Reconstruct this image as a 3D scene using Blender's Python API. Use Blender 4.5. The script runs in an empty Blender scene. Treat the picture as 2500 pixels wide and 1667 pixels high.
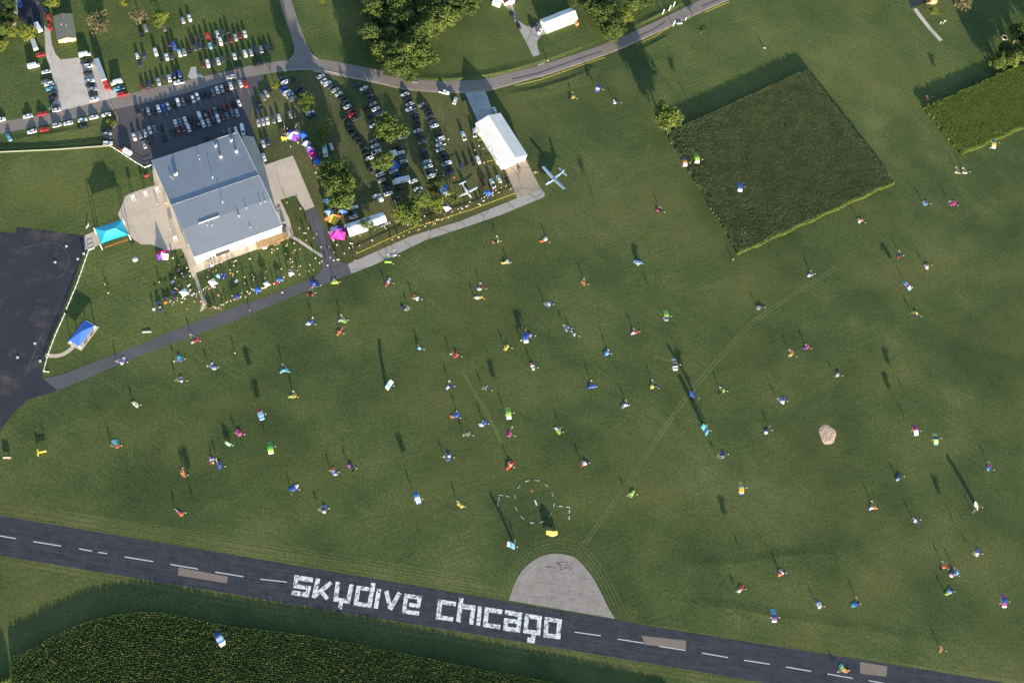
import bpy, bmesh, math, random
import numpy as np
from mathutils import Vector, Matrix, noise as mnoise

# ---------------------------------------------------------------- camera, sky, sun, exposure
scene = bpy.context.scene
COL = scene.collection
CX, CY, FPX, NADX, NADY, HCAM = 1250.0, 833.5, 2600.0, 862.0, 1905.0, 480.0
_d = Vector((NADX - CX, NADY - CY, FPX)).normalized()
_ex = Vector((1, 0, 0)) - _d * _d.x
_ex.normalize()
_ey = _ex.cross(_d)
if _ey.y > 0:
    _ey = -_ey


def P(x, y, z=0.0):
    """Survey point: photo position -> metres on the level z."""
    r = Vector((x - CX, y - CY, FPX))
    r = r * ((HCAM - z) / r.dot(_d))
    return Vector((r.dot(_ex), r.dot(_ey), z))


cam_data = bpy.data.cameras.new('camera')
cam = bpy.data.objects.new('camera', cam_data)
COL.objects.link(cam)
cam_data.sensor_width = 36.0
cam_data.lens = FPX / 2500.0 * 36.0
cam_data.clip_start = 1.0
cam_data.clip_end = 20000.0


def _w(v):
    return Vector((v.dot(_ex), v.dot(_ey), -v.dot(_d)))


_r, _u, _b = _w(Vector((1, 0, 0))), _w(Vector((0, -1, 0))), _w(Vector((0, 0, -1)))
cam.matrix_world = Matrix(((_r.x, _u.x, _b.x, 0), (_r.y, _u.y, _b.y, 0), (_r.z, _u.z, _b.z, HCAM), (0, 0, 0, 1)))
scene.camera = cam

SUN_EL, SUN_AZ = 9.6, 162.5          # azimuth clockwise from +Y
world = bpy.data.worlds.new('World')
scene.world = world
world.use_nodes = True
wn = world.node_tree
wn.nodes.clear()
sky = wn.nodes.new('ShaderNodeTexSky')
sky.sky_type = 'NISHITA'
sky.sun_disc = False
sky.sun_elevation = math.radians(SUN_EL)
sky.sun_rotation = math.radians(SUN_AZ)
sky.air_density, sky.dust_density, sky.ozone_density = 1.0, 0.6, 2.0
bg = wn.nodes.new('ShaderNodeBackground')
bg.inputs['Strength'].default_value = 0.13
wo = wn.nodes.new('ShaderNodeOutputWorld')
wn.links.new(sky.outputs['Color'], bg.inputs['Color'])
wn.links.new(bg.outputs['Background'], wo.inputs['Surface'])

sun_data = bpy.data.lights.new('sun', 'SUN')
sun_data.energy = 5.0
sun_data.angle = math.radians(0.5)
sun_data.color = (1.0, 0.87, 0.68)
sun = bpy.data.objects.new('sun', sun_data)
COL.objects.link(sun)
_az, _el = math.radians(SUN_AZ), math.radians(SUN_EL)
SUNV = Vector((math.sin(_az) * math.cos(_el), math.cos(_az) * math.cos(_el), math.sin(_el)))   # towards the sun
sun.rotation_euler = (-SUNV).to_track_quat('-Z', 'Y').to_euler()
sun.location = SUNV * 900

vs = scene.view_settings
vs.view_transform = 'Standard'
vs.look = 'None'
vs.exposure = 1.55
vs.gamma = 1.0
vs.use_curve_mapping = False

# ---------------------------------------------------------------- helpers
RND = random.Random(7)


def tag(o, label=None, cat=None, group=None, kind=None):
    if label: o['label'] = label
    if cat: o['category'] = cat
    if group: o['group'] = group
    if kind: o['kind'] = kind
    return o


def empty(name, loc=(0, 0, 0), rz=0.0, label=None, cat=None, group=None):
    o = bpy.data.objects.new(name, None)
    o.empty_display_size = 0.5
    o.location = loc
    o.rotation_euler = (0, 0, rz)
    COL.objects.link(o)
    return tag(o, label, cat, group)


def link(name, mesh, parent=None, loc=None, rz=None):
    o = bpy.data.objects.new(name, mesh)
    COL.objects.link(o)
    if parent is not None: o.parent = parent
    if loc is not None: o.location = loc
    if rz is not None: o.rotation_euler = (0, 0, rz)
    return o


class MB:
    """Collects faces; build() links them as ONE mesh object."""

    def __init__(s):
        s.v, s.f, s.m = [], [], []

    def face(s, pts, m=0):
        i = len(s.v)
        s.v += [tuple(p) for p in pts]
        s.f.append(tuple(range(i, i + len(pts))))
        s.m.append(m)

    def prism(s, poly, z0, z1, m=0, mtop=None, bottom=True):
        n = len(poly)
        a = sum(poly[i][0] * poly[(i + 1) % n][1] - poly[(i + 1) % n][0] * poly[i][1] for i in range(n))
        if a < 0: poly = list(reversed(poly))
        i = len(s.v)
        s.v += [(p[0], p[1], z0) for p in poly] + [(p[0], p[1], z1) for p in poly]
        for k in range(n):
            s.f.append((i + k, i + (k + 1) % n, i + n + (k + 1) % n, i + n + k)); s.m.append(m)
        s.f.append(tuple(i + n + k for k in range(n))); s.m.append(m if mtop is None else mtop)
        if bottom:
            s.f.append(tuple(i + n - 1 - k for k in range(n))); s.m.append(m)

    def box(s, c, size, rz=0.0, m=0, M=None):
        i = len(s.v)
        hx, hy, hz = size[0] / 2, size[1] / 2, size[2] / 2
        R = Matrix.Rotation(rz, 3, 'Z') if M is None else M
        c = Vector(c)
        for z in (-hz, hz):
            for x, y in ((-hx, -hy), (hx, -hy), (hx, hy), (-hx, hy)):
                s.v.append(tuple(c + R @ Vector((x, y, z))))
        for q in ((3, 2, 1, 0), (4, 5, 6, 7), (0, 1, 5, 4), (1, 2, 6, 5), (2, 3, 7, 6), (3, 0, 4, 7)):
            s.f.append(tuple(i + k for k in q)); s.m.append(m)

    def tube(s, a, b, r, n=6, m=0, r2=None):
        a, b = Vector(a), Vector(b)
        d = (b - a)
        if d.length < 1e-6: return
        q = d.to_track_quat('Z', 'Y').to_matrix()
        r2 = r if r2 is None else r2
        i = len(s.v)
        for p, rr in ((a, r), (b, r2)):
            for k in range(n):
                t = 2 * math.pi * k / n
                s.v.append(tuple(p + q @ Vector((rr * math.cos(t), rr * math.sin(t), 0))))
        for k in range(n):
            s.f.append((i + k, i + (k + 1) % n, i + n + (k + 1) % n, i + n + k)); s.m.append(m)
        s.f.append(tuple(i + n + k for k in range(n))); s.m.append(m)
        s.f.append(tuple(i + n - 1 - k for k in range(n))); s.m.append(m)

    def ball(s, c, r, n=8, m=0, sz=1.0):
        c = Vector(c)
        i = len(s.v)
        rows = n // 2
        for a in range(1, rows):
            t = math.pi * a / rows
            for k in range(n):
                p = 2 * math.pi * k / n
                s.v.append(tuple(c + Vector((r * math.sin(t) * math.cos(p), r * math.sin(t) * math.sin(p), r * sz * math.cos(t)))))
        s.v.append(tuple(c + Vector((0, 0, r * sz)))); s.v.append(tuple(c - Vector((0, 0, r * sz))))
        top, bot = len(s.v) - 2, len(s.v) - 1
        for a in range(rows - 2):
            for k in range(n):
                s.f.append((i + a * n + k, i + (a + 1) * n + k, i + (a + 1) * n + (k + 1) % n, i + a * n + (k + 1) % n)); s.m.append(m)
        for k in range(n):
            s.f.append((top, i + k, i + (k + 1) % n)); s.m.append(m)
            s.f.append((bot, i + (rows - 2) * n + (k + 1) % n, i + (rows - 2) * n + k)); s.m.append(m)

    def mesh(s, name, mats, smooth=False):
        me = bpy.data.meshes.new(name)
        me.from_pydata(s.v, [], s.f)
        for m in (mats if isinstance(mats, (list, tuple)) else [mats]): me.materials.append(m)
        if any(s.m): me.polygons.foreach_set('material_index', s.m)
        if smooth: me.polygons.foreach_set('use_smooth', [True] * len(s.f))
        me.update()
        return me

    def build(s, name, mats, parent=None, loc=None, rz=None, smooth=False):
        return link(name, s.mesh(name, mats, smooth), parent, loc, rz)


def sheet(name, pts, z, m, kind='structure', parent=None):
    """A flat ground sheet from photo survey points."""
    b = MB()
    poly = [P(x, y) for x, y in pts]
    b.face([(p.x, p.y, z) for p in poly])
    me = b.mesh(name, m)
    bm = bmesh.new(); bm.from_mesh(me)
    bmesh.ops.triangulate(bm, faces=bm.faces[:], ngon_method='EAR_CLIP')
    for f in bm.faces:
        if f.normal.z < 0: f.normal_flip()
    bm.to_mesh(me); bm.free()
    o = link(name, me, parent)
    if kind: o['kind'] = kind
    return o


def ribbon(name, left, right, z, m, kind='structure', parent=None):
    b = MB()
    L = [P(*p) for p in left]; Rr = [P(*p) for p in right]
    for i in range(len(L) - 1):
        q = [(L[i].x, L[i].y, z), (Rr[i].x, Rr[i].y, z), (Rr[i + 1].x, Rr[i + 1].y, z), (L[i + 1].x, L[i + 1].y, z)]
        n = (Vector(q[1]) - Vector(q[0])).cross(Vector(q[2]) - Vector(q[0]))
        b.face(q if n.z > 0 else q[::-1])
    o = b.build(name, m, parent)
    if kind: o['kind'] = kind
    return o


def smoothline(pts, n=8):
    """Catmull-Rom through the points."""
    out = []
    for i in range(len(pts) - 1):
        p0 = pts[max(i - 1, 0)]; p1 = pts[i]; p2 = pts[i + 1]; p3 = pts[min(i + 2, len(pts) - 1)]
        for k in range(n):
            t = k / n
            out.append(tuple(0.5 * (2 * p1[j] + (p2[j] - p0[j]) * t + (2 * p0[j] - 5 * p1[j] + 4 * p2[j] - p3[j]) * t * t + (3 * p1[j] - p0[j] - 3 * p2[j] + p3[j]) * t ** 3) for j in (0, 1)))
    out.append(tuple(pts[-1]))
    return out


def strip(name, pts, width, z, m, kind='structure', parent=None):
    """A band of a given width in metres along survey points."""
    c = [P(*p) for p in pts]
    b = MB()
    off = []
    for i in range(len(c)):
        t = (c[min(i + 1, len(c) - 1)] - c[max(i - 1, 0)]).normalized()
        n = Vector((-t.y, t.x, 0)) * width / 2
        off.append((c[i] + n, c[i] - n))
    for i in range(len(c) - 1):
        a, bb, cc, d = off[i][0], off[i][1], off[i + 1][1], off[i + 1][0]
        b.face([(q.x, q.y, z) for q in (a, bb, cc, d)])
    o = b.build(name, m, parent)
    if kind: o['kind'] = kind
    return o


# ---------------------------------------------------------------- materials
def newmat(name):
    m = bpy.data.materials.new(name)
    m.use_nodes = True
    nt = m.node_tree
    nt.nodes.clear()
    out = nt.nodes.new('ShaderNodeOutputMaterial')
    bs = nt.nodes.new('ShaderNodeBsdfPrincipled')
    nt.links.new(bs.outputs['BSDF'], out.inputs['Surface'])
    return m, nt, bs


def N(nt, kind, **kw):
    n = nt.nodes.new(kind)
    for k, v in kw.items(): setattr(n, k, v)
    return n


def noise_node(nt, vec, scale, detail=3.0, rough=0.55):
    n = nt.nodes.new('ShaderNodeTexNoise')
    n.inputs['Scale'].default_value = scale
    n.inputs['Detail'].default_value = detail
    n.inputs['Roughness'].default_value = rough
    if vec is not None: nt.links.new(vec, n.inputs['Vector'])
    return n.outputs['Fac']


def mixc(nt, fac, a, b, blend='MIX'):
    n = nt.nodes.new('ShaderNodeMix')
    n.data_type = 'RGBA'; n.blend_type = blend
    for idx, v in ((0, fac), (6, a), (7, b)):
        if hasattr(v, 'links') or hasattr(v, 'is_linked'): nt.links.new(v, n.inputs[idx])
        elif idx == 0: n.inputs[0].default_value = v
        else: n.inputs[idx].default_value = (*v, 1)
    return n.outputs[2]


def math_node(nt, op, a, b=None, clamp=False):
    n = nt.nodes.new('ShaderNodeMath'); n.operation = op; n.use_clamp = clamp
    for i, v in ((0, a), (1, b)):
        if v is None: continue
        if hasattr(v, 'is_linked'): nt.links.new(v, n.inputs[i])
        else: n.inputs[i].default_value = v
    return n.outputs[0]


def maprange(nt, v, a, b, c=0.0, d=1.0):
    n = nt.nodes.new('ShaderNodeMapRange')
    nt.links.new(v, n.inputs[0])
    for i, x in enumerate((a, b, c, d)): n.inputs[i + 1].default_value = x
    return n.outputs[0]


def mapping(nt, vec, rot=0.0, scale=(1, 1, 1)):
    n = nt.nodes.new('ShaderNodeMapping')
    n.vector_type = 'TEXTURE'
    n.inputs['Rotation'].default_value = (0, 0, rot)
    n.inputs['Scale'].default_value = scale
    nt.links.new(vec, n.inputs['Vector'])
    return n.outputs['Vector']


def bump(nt, bs, h, strength, dist):
    n = nt.nodes.new('ShaderNodeBump')
    n.inputs['Strength'].default_value = strength
    n.inputs['Distance'].default_value = dist
    nt.links.new(h, n.inputs['Height'])
    nt.links.new(n.outputs['Normal'], bs.inputs['Normal'])


def simple(name, col, rough=0.7, var=0.18, scale=2.0, metal=0.0, spec=0.4, coord='world'):
    m, nt, bs = newmat(name)
    if coord == 'world':
        vec = N(nt, 'ShaderNodeNewGeometry').outputs['Position']
    else:
        vec = N(nt, 'ShaderNodeTexCoord').outputs['Object']
    f = noise_node(nt, vec, scale, 4.0, 0.6)
    lo = tuple(c * (1 - var) for c in col); hi = tuple(min(1, c * (1 + var)) for c in col)
    nt.links.new(mixc(nt, maprange(nt, f, 0.3, 0.7), lo, hi), bs.inputs['Base Color'])
    bs.inputs['Roughness'].default_value = rough
    bs.inputs['Metallic'].default_value = metal
    bs.inputs['Specular IOR Level'].default_value = spec
    return m


def objcol(name, rough=0.4, coat=0.0, metal=0.0, var=0.08, scale=3.0):
    """Colour from the object's own colour, with a little wear."""
    m, nt, bs = newmat(name)
    oi = N(nt, 'ShaderNodeObjectInfo')
    f = noise_node(nt, N(nt, 'ShaderNodeTexCoord').outputs['Object'], scale, 3.0)
    v = maprange(nt, f, 0.3, 0.7, 1 - var, 1 + var)
    g = N(nt, 'ShaderNodeVectorMath', operation='SCALE')
    nt.links.new(oi.outputs['Color'], g.inputs[0]); nt.links.new(v, g.inputs['Scale'])
    nt.links.new(g.outputs[0], bs.inputs['Base Color'])
    bs.inputs['Roughness'].default_value = rough
    bs.inputs['Metallic'].default_value = metal
    bs.inputs['Coat Weight'].default_value = coat
    return m


def grass_mat(name, dark, mid, light, rot=0.0, streak=0.5, lawn=1.0, fine=1.0, stripe=0.0, period=3.0, thr=(0.3, 0.7), warm=0.0):
    m, nt, bs = newmat(name)
    pos = N(nt, 'ShaderNodeNewGeometry').outputs['Position']
    big = noise_node(nt, pos, 0.012, 5.0, 0.6)
    med = noise_node(nt, pos, 0.035, 5.0, 0.62)
    st = noise_node(nt, mapping(nt, pos, rot, (22.0, 0.7, 1.0)), 1.0, 5.0, 0.7)
    stb = noise_node(nt, mapping(nt, pos, rot - 1.0, (18.0, 0.75, 1.0)), 1.0, 5.0, 0.7)
    zone = maprange(nt, noise_node(nt, pos, 0.009, 2.0, 0.5), 0.46, 0.54)
    st = math_node(nt, 'ADD', math_node(nt, 'MULTIPLY', st, zone), math_node(nt, 'MULTIPLY', stb, math_node(nt, 'SUBTRACT', 1.0, zone)))
    st2 = noise_node(nt, mapping(nt, pos, rot + 0.5, (4.0, 0.45, 1.0)), 1.0, 4.0, 0.75)
    tuft = noise_node(nt, pos, 0.9, 4.0, 0.75)
    fn = noise_node(nt, pos, 3.1, 2.0, 0.7)
    a = math_node(nt, 'MULTIPLY', big, 0.34)
    a = math_node(nt, 'ADD', a, math_node(nt, 'MULTIPLY', med, 0.26))
    a = math_node(nt, 'ADD', a, math_node(nt, 'MULTIPLY', st, 0.22 * streak * 2))
    a = math_node(nt, 'ADD', a, math_node(nt, 'MULTIPLY', st2, 0.10))
    a = math_node(nt, 'ADD', a, math_node(nt, 'MULTIPLY', tuft, 0.14 * fine))
    tot = 0.34 + 0.26 + 0.44 * streak + 0.10 + 0.14 * fine
    a = math_node(nt, 'DIVIDE', a, tot)
    if stripe > 0:
        sx = N(nt, 'ShaderNodeSeparateXYZ')
        nt.links.new(mapping(nt, pos, rot, (1, 1, 1)), sx.inputs[0])
        wob = math_node(nt, 'ADD', sx.outputs['Y'], math_node(nt, 'MULTIPLY', med, 2.0))
        w = math_node(nt, 'SINE', math_node(nt, 'MULTIPLY', wob, 2 * math.pi / period))
        a = math_node(nt, 'ADD', a, math_node(nt, 'MULTIPLY', w, stripe))
    f = maprange(nt, a, thr[0], thr[1])
    cr = N(nt, 'ShaderNodeValToRGB')
    e = cr.color_ramp.elements
    e[0].position, e[0].color = 0.08, (*dark, 1)
    e[1].position, e[1].color = 0.95, (*light, 1)
    k = cr.color_ramp.elements.new(0.5); k.color = (*mid, 1)
    nt.links.new(f, cr.inputs['Fac'])
    # broad drier, yellower ground and damp darker hollows
    dry = maprange(nt, noise_node(nt, mapping(nt, pos, 0.4, (75.0, 45.0, 1.0)), 1.0, 5.0, 0.6), 0.47, 0.66)
    wet = maprange(nt, noise_node(nt, mapping(nt, pos, 0.9, (40.0, 90.0, 1.0)), 1.0, 4.0, 0.6), 0.52, 0.70)
    base_c = mixc(nt, math_node(nt, 'MULTIPLY', dry, 0.60 * warm), cr.outputs['Color'], tuple(x * y for x, y in zip(light, (0.92, 0.86, 0.72))))
    base_c = mixc(nt, math_node(nt, 'MULTIPLY', wet, 0.60 * warm), base_c, dark)
    # straw / bare flecks and fine blade contrast
    fl = maprange(nt, noise_node(nt, pos, 0.19, 5.0, 0.7), 0.60, 0.78)
    c = mixc(nt, math_node(nt, 'MULTIPLY', fl, 0.22), base_c, (0.115, 0.098, 0.046))
    v = maprange(nt, math_node(nt, 'ADD', math_node(nt, 'MULTIPLY', fn, 0.5), math_node(nt, 'MULTIPLY', tuft, 0.5)), 0.36, 0.64, 1 - 0.42 * fine, 1 + 0.42 * fine)
    g = N(nt, 'ShaderNodeVectorMath', operation='SCALE')
    nt.links.new(c, g.inputs[0]); nt.links.new(v, g.inputs['Scale'])
    nt.links.new(g.outputs[0], bs.inputs['Base Color'])
    bs.inputs['Roughness'].default_value = 0.9
    bs.inputs['Specular IOR Level'].default_value = 0.15
    bump(nt, bs, math_node(nt, 'ADD', math_node(nt, 'MULTIPLY', tuft, 0.8), math_node(nt, 'MULTIPLY', st, 0.8)), 0.35, 0.10)
    return m


def pave_mat(name, col, var=0.2, stain=(0.03, 0.03, 0.033), stain_amt=0.35, scale=0.12, crack=0.0, rot=0.0, rough=0.85, streak=0.0, joints=0.0):
    m, nt, bs = newmat(name)
    pos = N(nt, 'ShaderNodeNewGeometry').outputs['Position']
    a = noise_node(nt, pos, scale, 6.0, 0.65)
    b = noise_node(nt, pos, 2.2, 3.0, 0.7)
    lo = tuple(c * (1 - var) for c in col); hi = tuple(c * (1 + var) for c in col)
    c = mixc(nt, maprange(nt, a, 0.3, 0.7), lo, hi)
    s = maprange(nt, noise_node(nt, pos, scale * 2.7, 5.0, 0.7), 0.52, 0.78)
    c = mixc(nt, math_node(nt, 'MULTIPLY', s, stain_amt), c, stain)
    if streak:
        t = noise_node(nt, mapping(nt, pos, rot, (22.0, 0.55, 1.0)), 1.0, 4.0, 0.7)
        c = mixc(nt, maprange(nt, t, 0.45, 0.75, 0.0, streak), c, tuple(x * 1.9 for x in col))
        t2 = noise_node(nt, mapping(nt, pos, rot, (15.0, 0.8, 1.0)), 1.3, 3.0, 0.7)
        c = mixc(nt, maprange(nt, t2, 0.5, 0.75, 0.0, streak), c, tuple(x * 0.5 for x in col))
    if crack:
        vo = N(nt, 'ShaderNodeTexVoronoi', feature='DISTANCE_TO_EDGE')
        vo.inputs['Scale'].default_value = crack
        wv = N(nt, 'ShaderNodeVectorMath', operation='ADD')
        nz = N(nt, 'ShaderNodeTexNoise'); nz.inputs['Scale'].default_value = 0.5
        nt.links.new(pos, nz.inputs['Vector']); nt.links.new(pos, wv.inputs[0]); nt.links.new(nz.outputs['Color'], wv.inputs[1])
        nt.links.new(wv.outputs[0], vo.inputs['Vector'])
        k = maprange(nt, vo.outputs['Distance'], 0.0, 0.035, 0.55, 0.0)
        c = mixc(nt, k, c, tuple(x * 0.35 for x in col))
    if joints:
        sx = N(nt, 'ShaderNodeSeparateXYZ')
        nt.links.new(mapping(nt, pos, rot, (1, 1, 1)), sx.inputs[0])
        for ax in ('X', 'Y'):
            fr = math_node(nt, 'FRACT', math_node(nt, 'DIVIDE', sx.outputs[ax], joints))
            k = maprange(nt, math_node(nt, 'ABSOLUTE', math_node(nt, 'SUBTRACT', fr, 0.5)), 0.0, 0.14 / joints, 0.5, 0.0)
            c = mixc(nt, k, c, tuple(x * 0.45 for x in col))
    v = maprange(nt, b, 0.3, 0.7, 0.86, 1.14)
    g = N(nt, 'ShaderNodeVectorMath', operation='SCALE')
    nt.links.new(c, g.inputs[0]); nt.links.new(v, g.inputs['Scale'])
    nt.links.new(g.outputs[0], bs.inputs['Base Color'])
    bs.inputs['Roughness'].default_value = rough
    bs.inputs['Specular IOR Level'].default_value = 0.2
    return m


_ra, _rb = P(0, 1310), P(1600, 1575)
RUNROT = math.atan2(_rb.y - _ra.y, _rb.x - _ra.x)
_ra, _rb = P(384.6, 384.8), P(587.8, 318.3)
HALLROT = math.atan2(_rb.y - _ra.y, _rb.x - _ra.x)

G_FIELD = grass_mat('field_grass', (0.036, 0.056, 0.019), (0.064, 0.087, 0.027), (0.122, 0.132, 0.046), rot=HALLROT * 0.9, streak=0.55, thr=(0.40, 0.61), warm=1.0)
G_VERGE = grass_mat('verge_grass', (0.048, 0.066, 0.020), (0.082, 0.096, 0.030), (0.150, 0.142, 0.062), rot=RUNROT, streak=0.6, stripe=0.025, period=2.3, thr=(0.40, 0.61), warm=0.4)
G_LAWN = grass_mat('lawn_grass', (0.044, 0.068, 0.020), (0.076, 0.102, 0.029), (0.134, 0.144, 0.047), rot=HALLROT, streak=0.5, stripe=0.012, period=2.4, thr=(0.40, 0.61), warm=0.7)
G_WORN = grass_mat('worn_grass', (0.046, 0.062, 0.022), (0.086, 0.094, 0.034), (0.160, 0.138, 0.064), rot=HALLROT + 1.2, streak=0.5, thr=(0.40, 0.61), warm=0.9)
G_TRACK = grass_mat('flattened_grass', (0.076, 0.094, 0.032), (0.108, 0.126, 0.043), (0.165, 0.165, 0.070), rot=0.8, streak=0.2, thr=(0.40, 0.61))
ASPHALT = pave_mat('old_asphalt', (0.036, 0.038, 0.047), 0.22, (0.018, 0.018, 0.024), 0.4, 0.05, rot=RUNROT, streak=0.30, joints=0.0)
RUNWAY = pave_mat('runway_asphalt', (0.038, 0.040, 0.050), 0.34, (0.016, 0.016, 0.021), 0.75, 0.22, rot=RUNROT, streak=0.8, joints=8.3)
APRON = pave_mat('apron_asphalt', (0.033, 0.034, 0.043), 0.2, (0.115, 0.095, 0.080), 0.85, 0.030, rot=HALLROT, streak=0.25)
TAXI = pave_mat('taxiway_asphalt', (0.095, 0.090, 0.098), 0.14, (0.06, 0.055, 0.06), 0.3, 0.06, rot=math.radians(24), streak=0.12)
ROAD = pave_mat('road_asphalt', (0.215, 0.180, 0.160), 0.12, (0.12, 0.10, 0.09), 0.3, 0.08, rot=math.radians(10), streak=0.03)
LOT = pave_mat('car_park_asphalt', (0.088, 0.079, 0.082), 0.16, (0.06, 0.05, 0.05), 0.35, 0.08, rot=HALLROT, streak=0.10)
CONC = pave_mat('tan_concrete', (0.52, 0.43, 0.335), 0.10, (0.30, 0.235, 0.165), 0.35, 0.10, rot=HALLROT, streak=0.05, joints=9.0)
CONC_G = pave_mat('grey_concrete', (0.335, 0.305, 0.275), 0.12, (0.16, 0.14, 0.13), 0.35, 0.12, crack=0.06, rot=math.radians(24), streak=0.12)
TURN = pave_mat('turnaround_concrete', (0.270, 0.238, 0.212), 0.2, (0.15, 0.13, 0.115), 0.75, 0.30, rot=RUNROT, streak=0.22)
PADC = pave_mat('hangar_pad_concrete', (0.33, 0.275, 0.21), 0.15, (0.15, 0.12, 0.09), 0.4, 0.10, crack=0.08, rot=math.radians(24))
GRAVEL = pave_mat('gravel', (0.50, 0.44, 0.38), 0.2, (0.25, 0.21, 0.17), 0.5, 0.07, rough=0.95)
GRAVEL_G = pave_mat('grey_gravel', (0.40, 0.385, 0.37), 0.25, (0.10, 0.11, 0.06), 0.7, 0.16, rough=0.95)
PATCH = pave_mat('patch_concrete', (0.205, 0.165, 0.135), 0.08, (0.15, 0.12, 0.1), 0.3, 0.2)
SHOULDER = pave_mat('road_shoulder_gravel', (0.36, 0.29, 0.21), 0.25, (0.08, 0.10, 0.04), 0.8, 0.2)
PAINT_W = simple('white_line_paint', (0.50, 0.50, 0.48), 0.7, 0.25, 3.0)

# ---------------------------------------------------------------- ground, runway, roads, aprons
b = MB()
S = 6000
for i in range(6):
    for j in range(6):
        x0, y0 = -S + i * 2000, -S + j * 2000
        b.face([(x0, y0, 0), (x0 + 2000, y0, 0), (x0 + 2000, y0 + 2000, 0), (x0, y0 + 2000, 0)])
tag(b.build('ground', G_FIELD), kind='structure')


def tl(ox, oy, s, pts):
    """Points read on an enlarged view: origin and enlargement -> photo positions."""
    return [(ox + x / s, oy + y / s) for x, y in pts]


# lighter, differently mown lawns
sheet('lawn', [(-60, 120), (340, -60), (690, -60), (712, 90), (705, 146), (560, 168), (453, 197), (272, 241), (0, 298), (-60, 310)], .004, G_LAWN)
sheet('lawn', [(715, -60), (1680, -60), (1560, 76), (1488, 103), (1333, 155), (1190, 190), (1070, 196), (917, 169), (777, 144), (745, 95), (712, 0)], .004, G_LAWN)
sheet('lawn', [(-60, 334), (247, 281), (287, 300), (276, 350), (350, 405), (370, 455), (300, 485), (285, 525), (228, 565), (207, 575), (41, 553), (0, 565), (-60, 560)], .004, G_LAWN)
sheet('lawn', [(610, 200), (763, 172), (923, 201), (1019, 218), (1130, 224), (1180, 300), (1235, 415), (1263, 483), (850, 644), (800, 560), (768, 505), (715, 380), (640, 395), (612, 290), (630, 215)], .004, G_WORN)
sheet('lawn', [(207, 609), (305, 560), (440, 607), (487, 700), (700, 585), (790, 628), (787, 650), (716, 697), (480, 785), (332, 844), (106, 925), (101, 888), (151, 767)], .004, G_LAWN)
sheet('lawn', [(1660, 45), (1900, -60), (2600, -60), (2600, 60), (2250, 255), (2120, 330), (1970, 165), (1700, 285), (1560, 110)], .004, G_LAWN)

# mown verges along the runway
sheet('verge', [(-60, 1212), (0, 1222), (140, 1245), (600, 1322), (1010, 1392), (1240, 1432), (1252, 1462), (600, 1361), (0, 1260), (-60, 1249)], .006, G_VERGE)
sheet('verge', [(1500, 1502), (1530, 1478), (1650, 1500), (2150, 1584), (2650, 1670), (2650, 1702), (2150, 1618), (1600, 1530)], .006, G_VERGE)
sheet('verge', [(-60, 1345), (0, 1355), (600, 1453), (1600, 1619), (2400, 1752), (2400, 1790), (1600, 1650), (1100, 1570), (820, 1520), (600, 1485), (330, 1430), (0, 1380), (-60, 1370)], .006, G_VERGE)

# runway
runway = sheet('runway', [(-80, 1245), (0, 1258.6), (600, 1359), (1600, 1529.4), (2150, 1617), (2700, 1706), (2700, 1808), (2150, 1713), (1600, 1620.6), (600, 1454.5), (0, 1356), (-80, 1342)], .012, RUNWAY)
for q in ([(1710, 605), (2185, 695), (2170, 757), (1700, 680)],):
    sheet('patch', tl(0, 1230, 3.92, q), .017, PATCH, None, runway)
sheet('patch', [(1566, 1551), (1675, 1563), (1674, 1584), (1575, 1573)], .017, PATCH, None, runway)
sheet('patch', tl(1600, 1300, 4.2727, [(2135, 1345), (2420, 1390), (2410, 1500), (2135, 1465)]), .017, PATCH, None, runway)
dashes = [(0, 303, 150, 330), (317, 358, 586, 401), (757, 427, 880, 449), (940, 460, 1025, 473), (1193, 504, 1466, 549), (1630, 576, 1898, 621), (2058, 649, 2330, 694)]
dashes = [tl(0, 1230, 3.92, [(q[0], q[1]), (q[2], q[3])]) for q in dashes]
dashes += [tl(1600, 1300, 4.2727, [(q[0], q[1]), (q[2], q[3])]) for q in ((43, 1183, 315, 1225), (485, 1252, 757, 1299), (923, 1327, 1193, 1369), (1362, 1397, 1628, 1443), (1795, 1470, 2060, 1516), (2225, 1540, 2490, 1586))]
dashes += [[(1403, 1542), (1467, 1551)], [(1508, 1559), (1572, 1569)], [(636, 1413), (700, 1420)], [(2220, 1676), (2284, 1686)], [(2322, 1693), (2388, 1703)], [(2425, 1710), (2490, 1720)]]
for a in dashes:
    strip('centreline_stripe', a, 0.42, .024, PAINT_W, None, runway)

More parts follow.
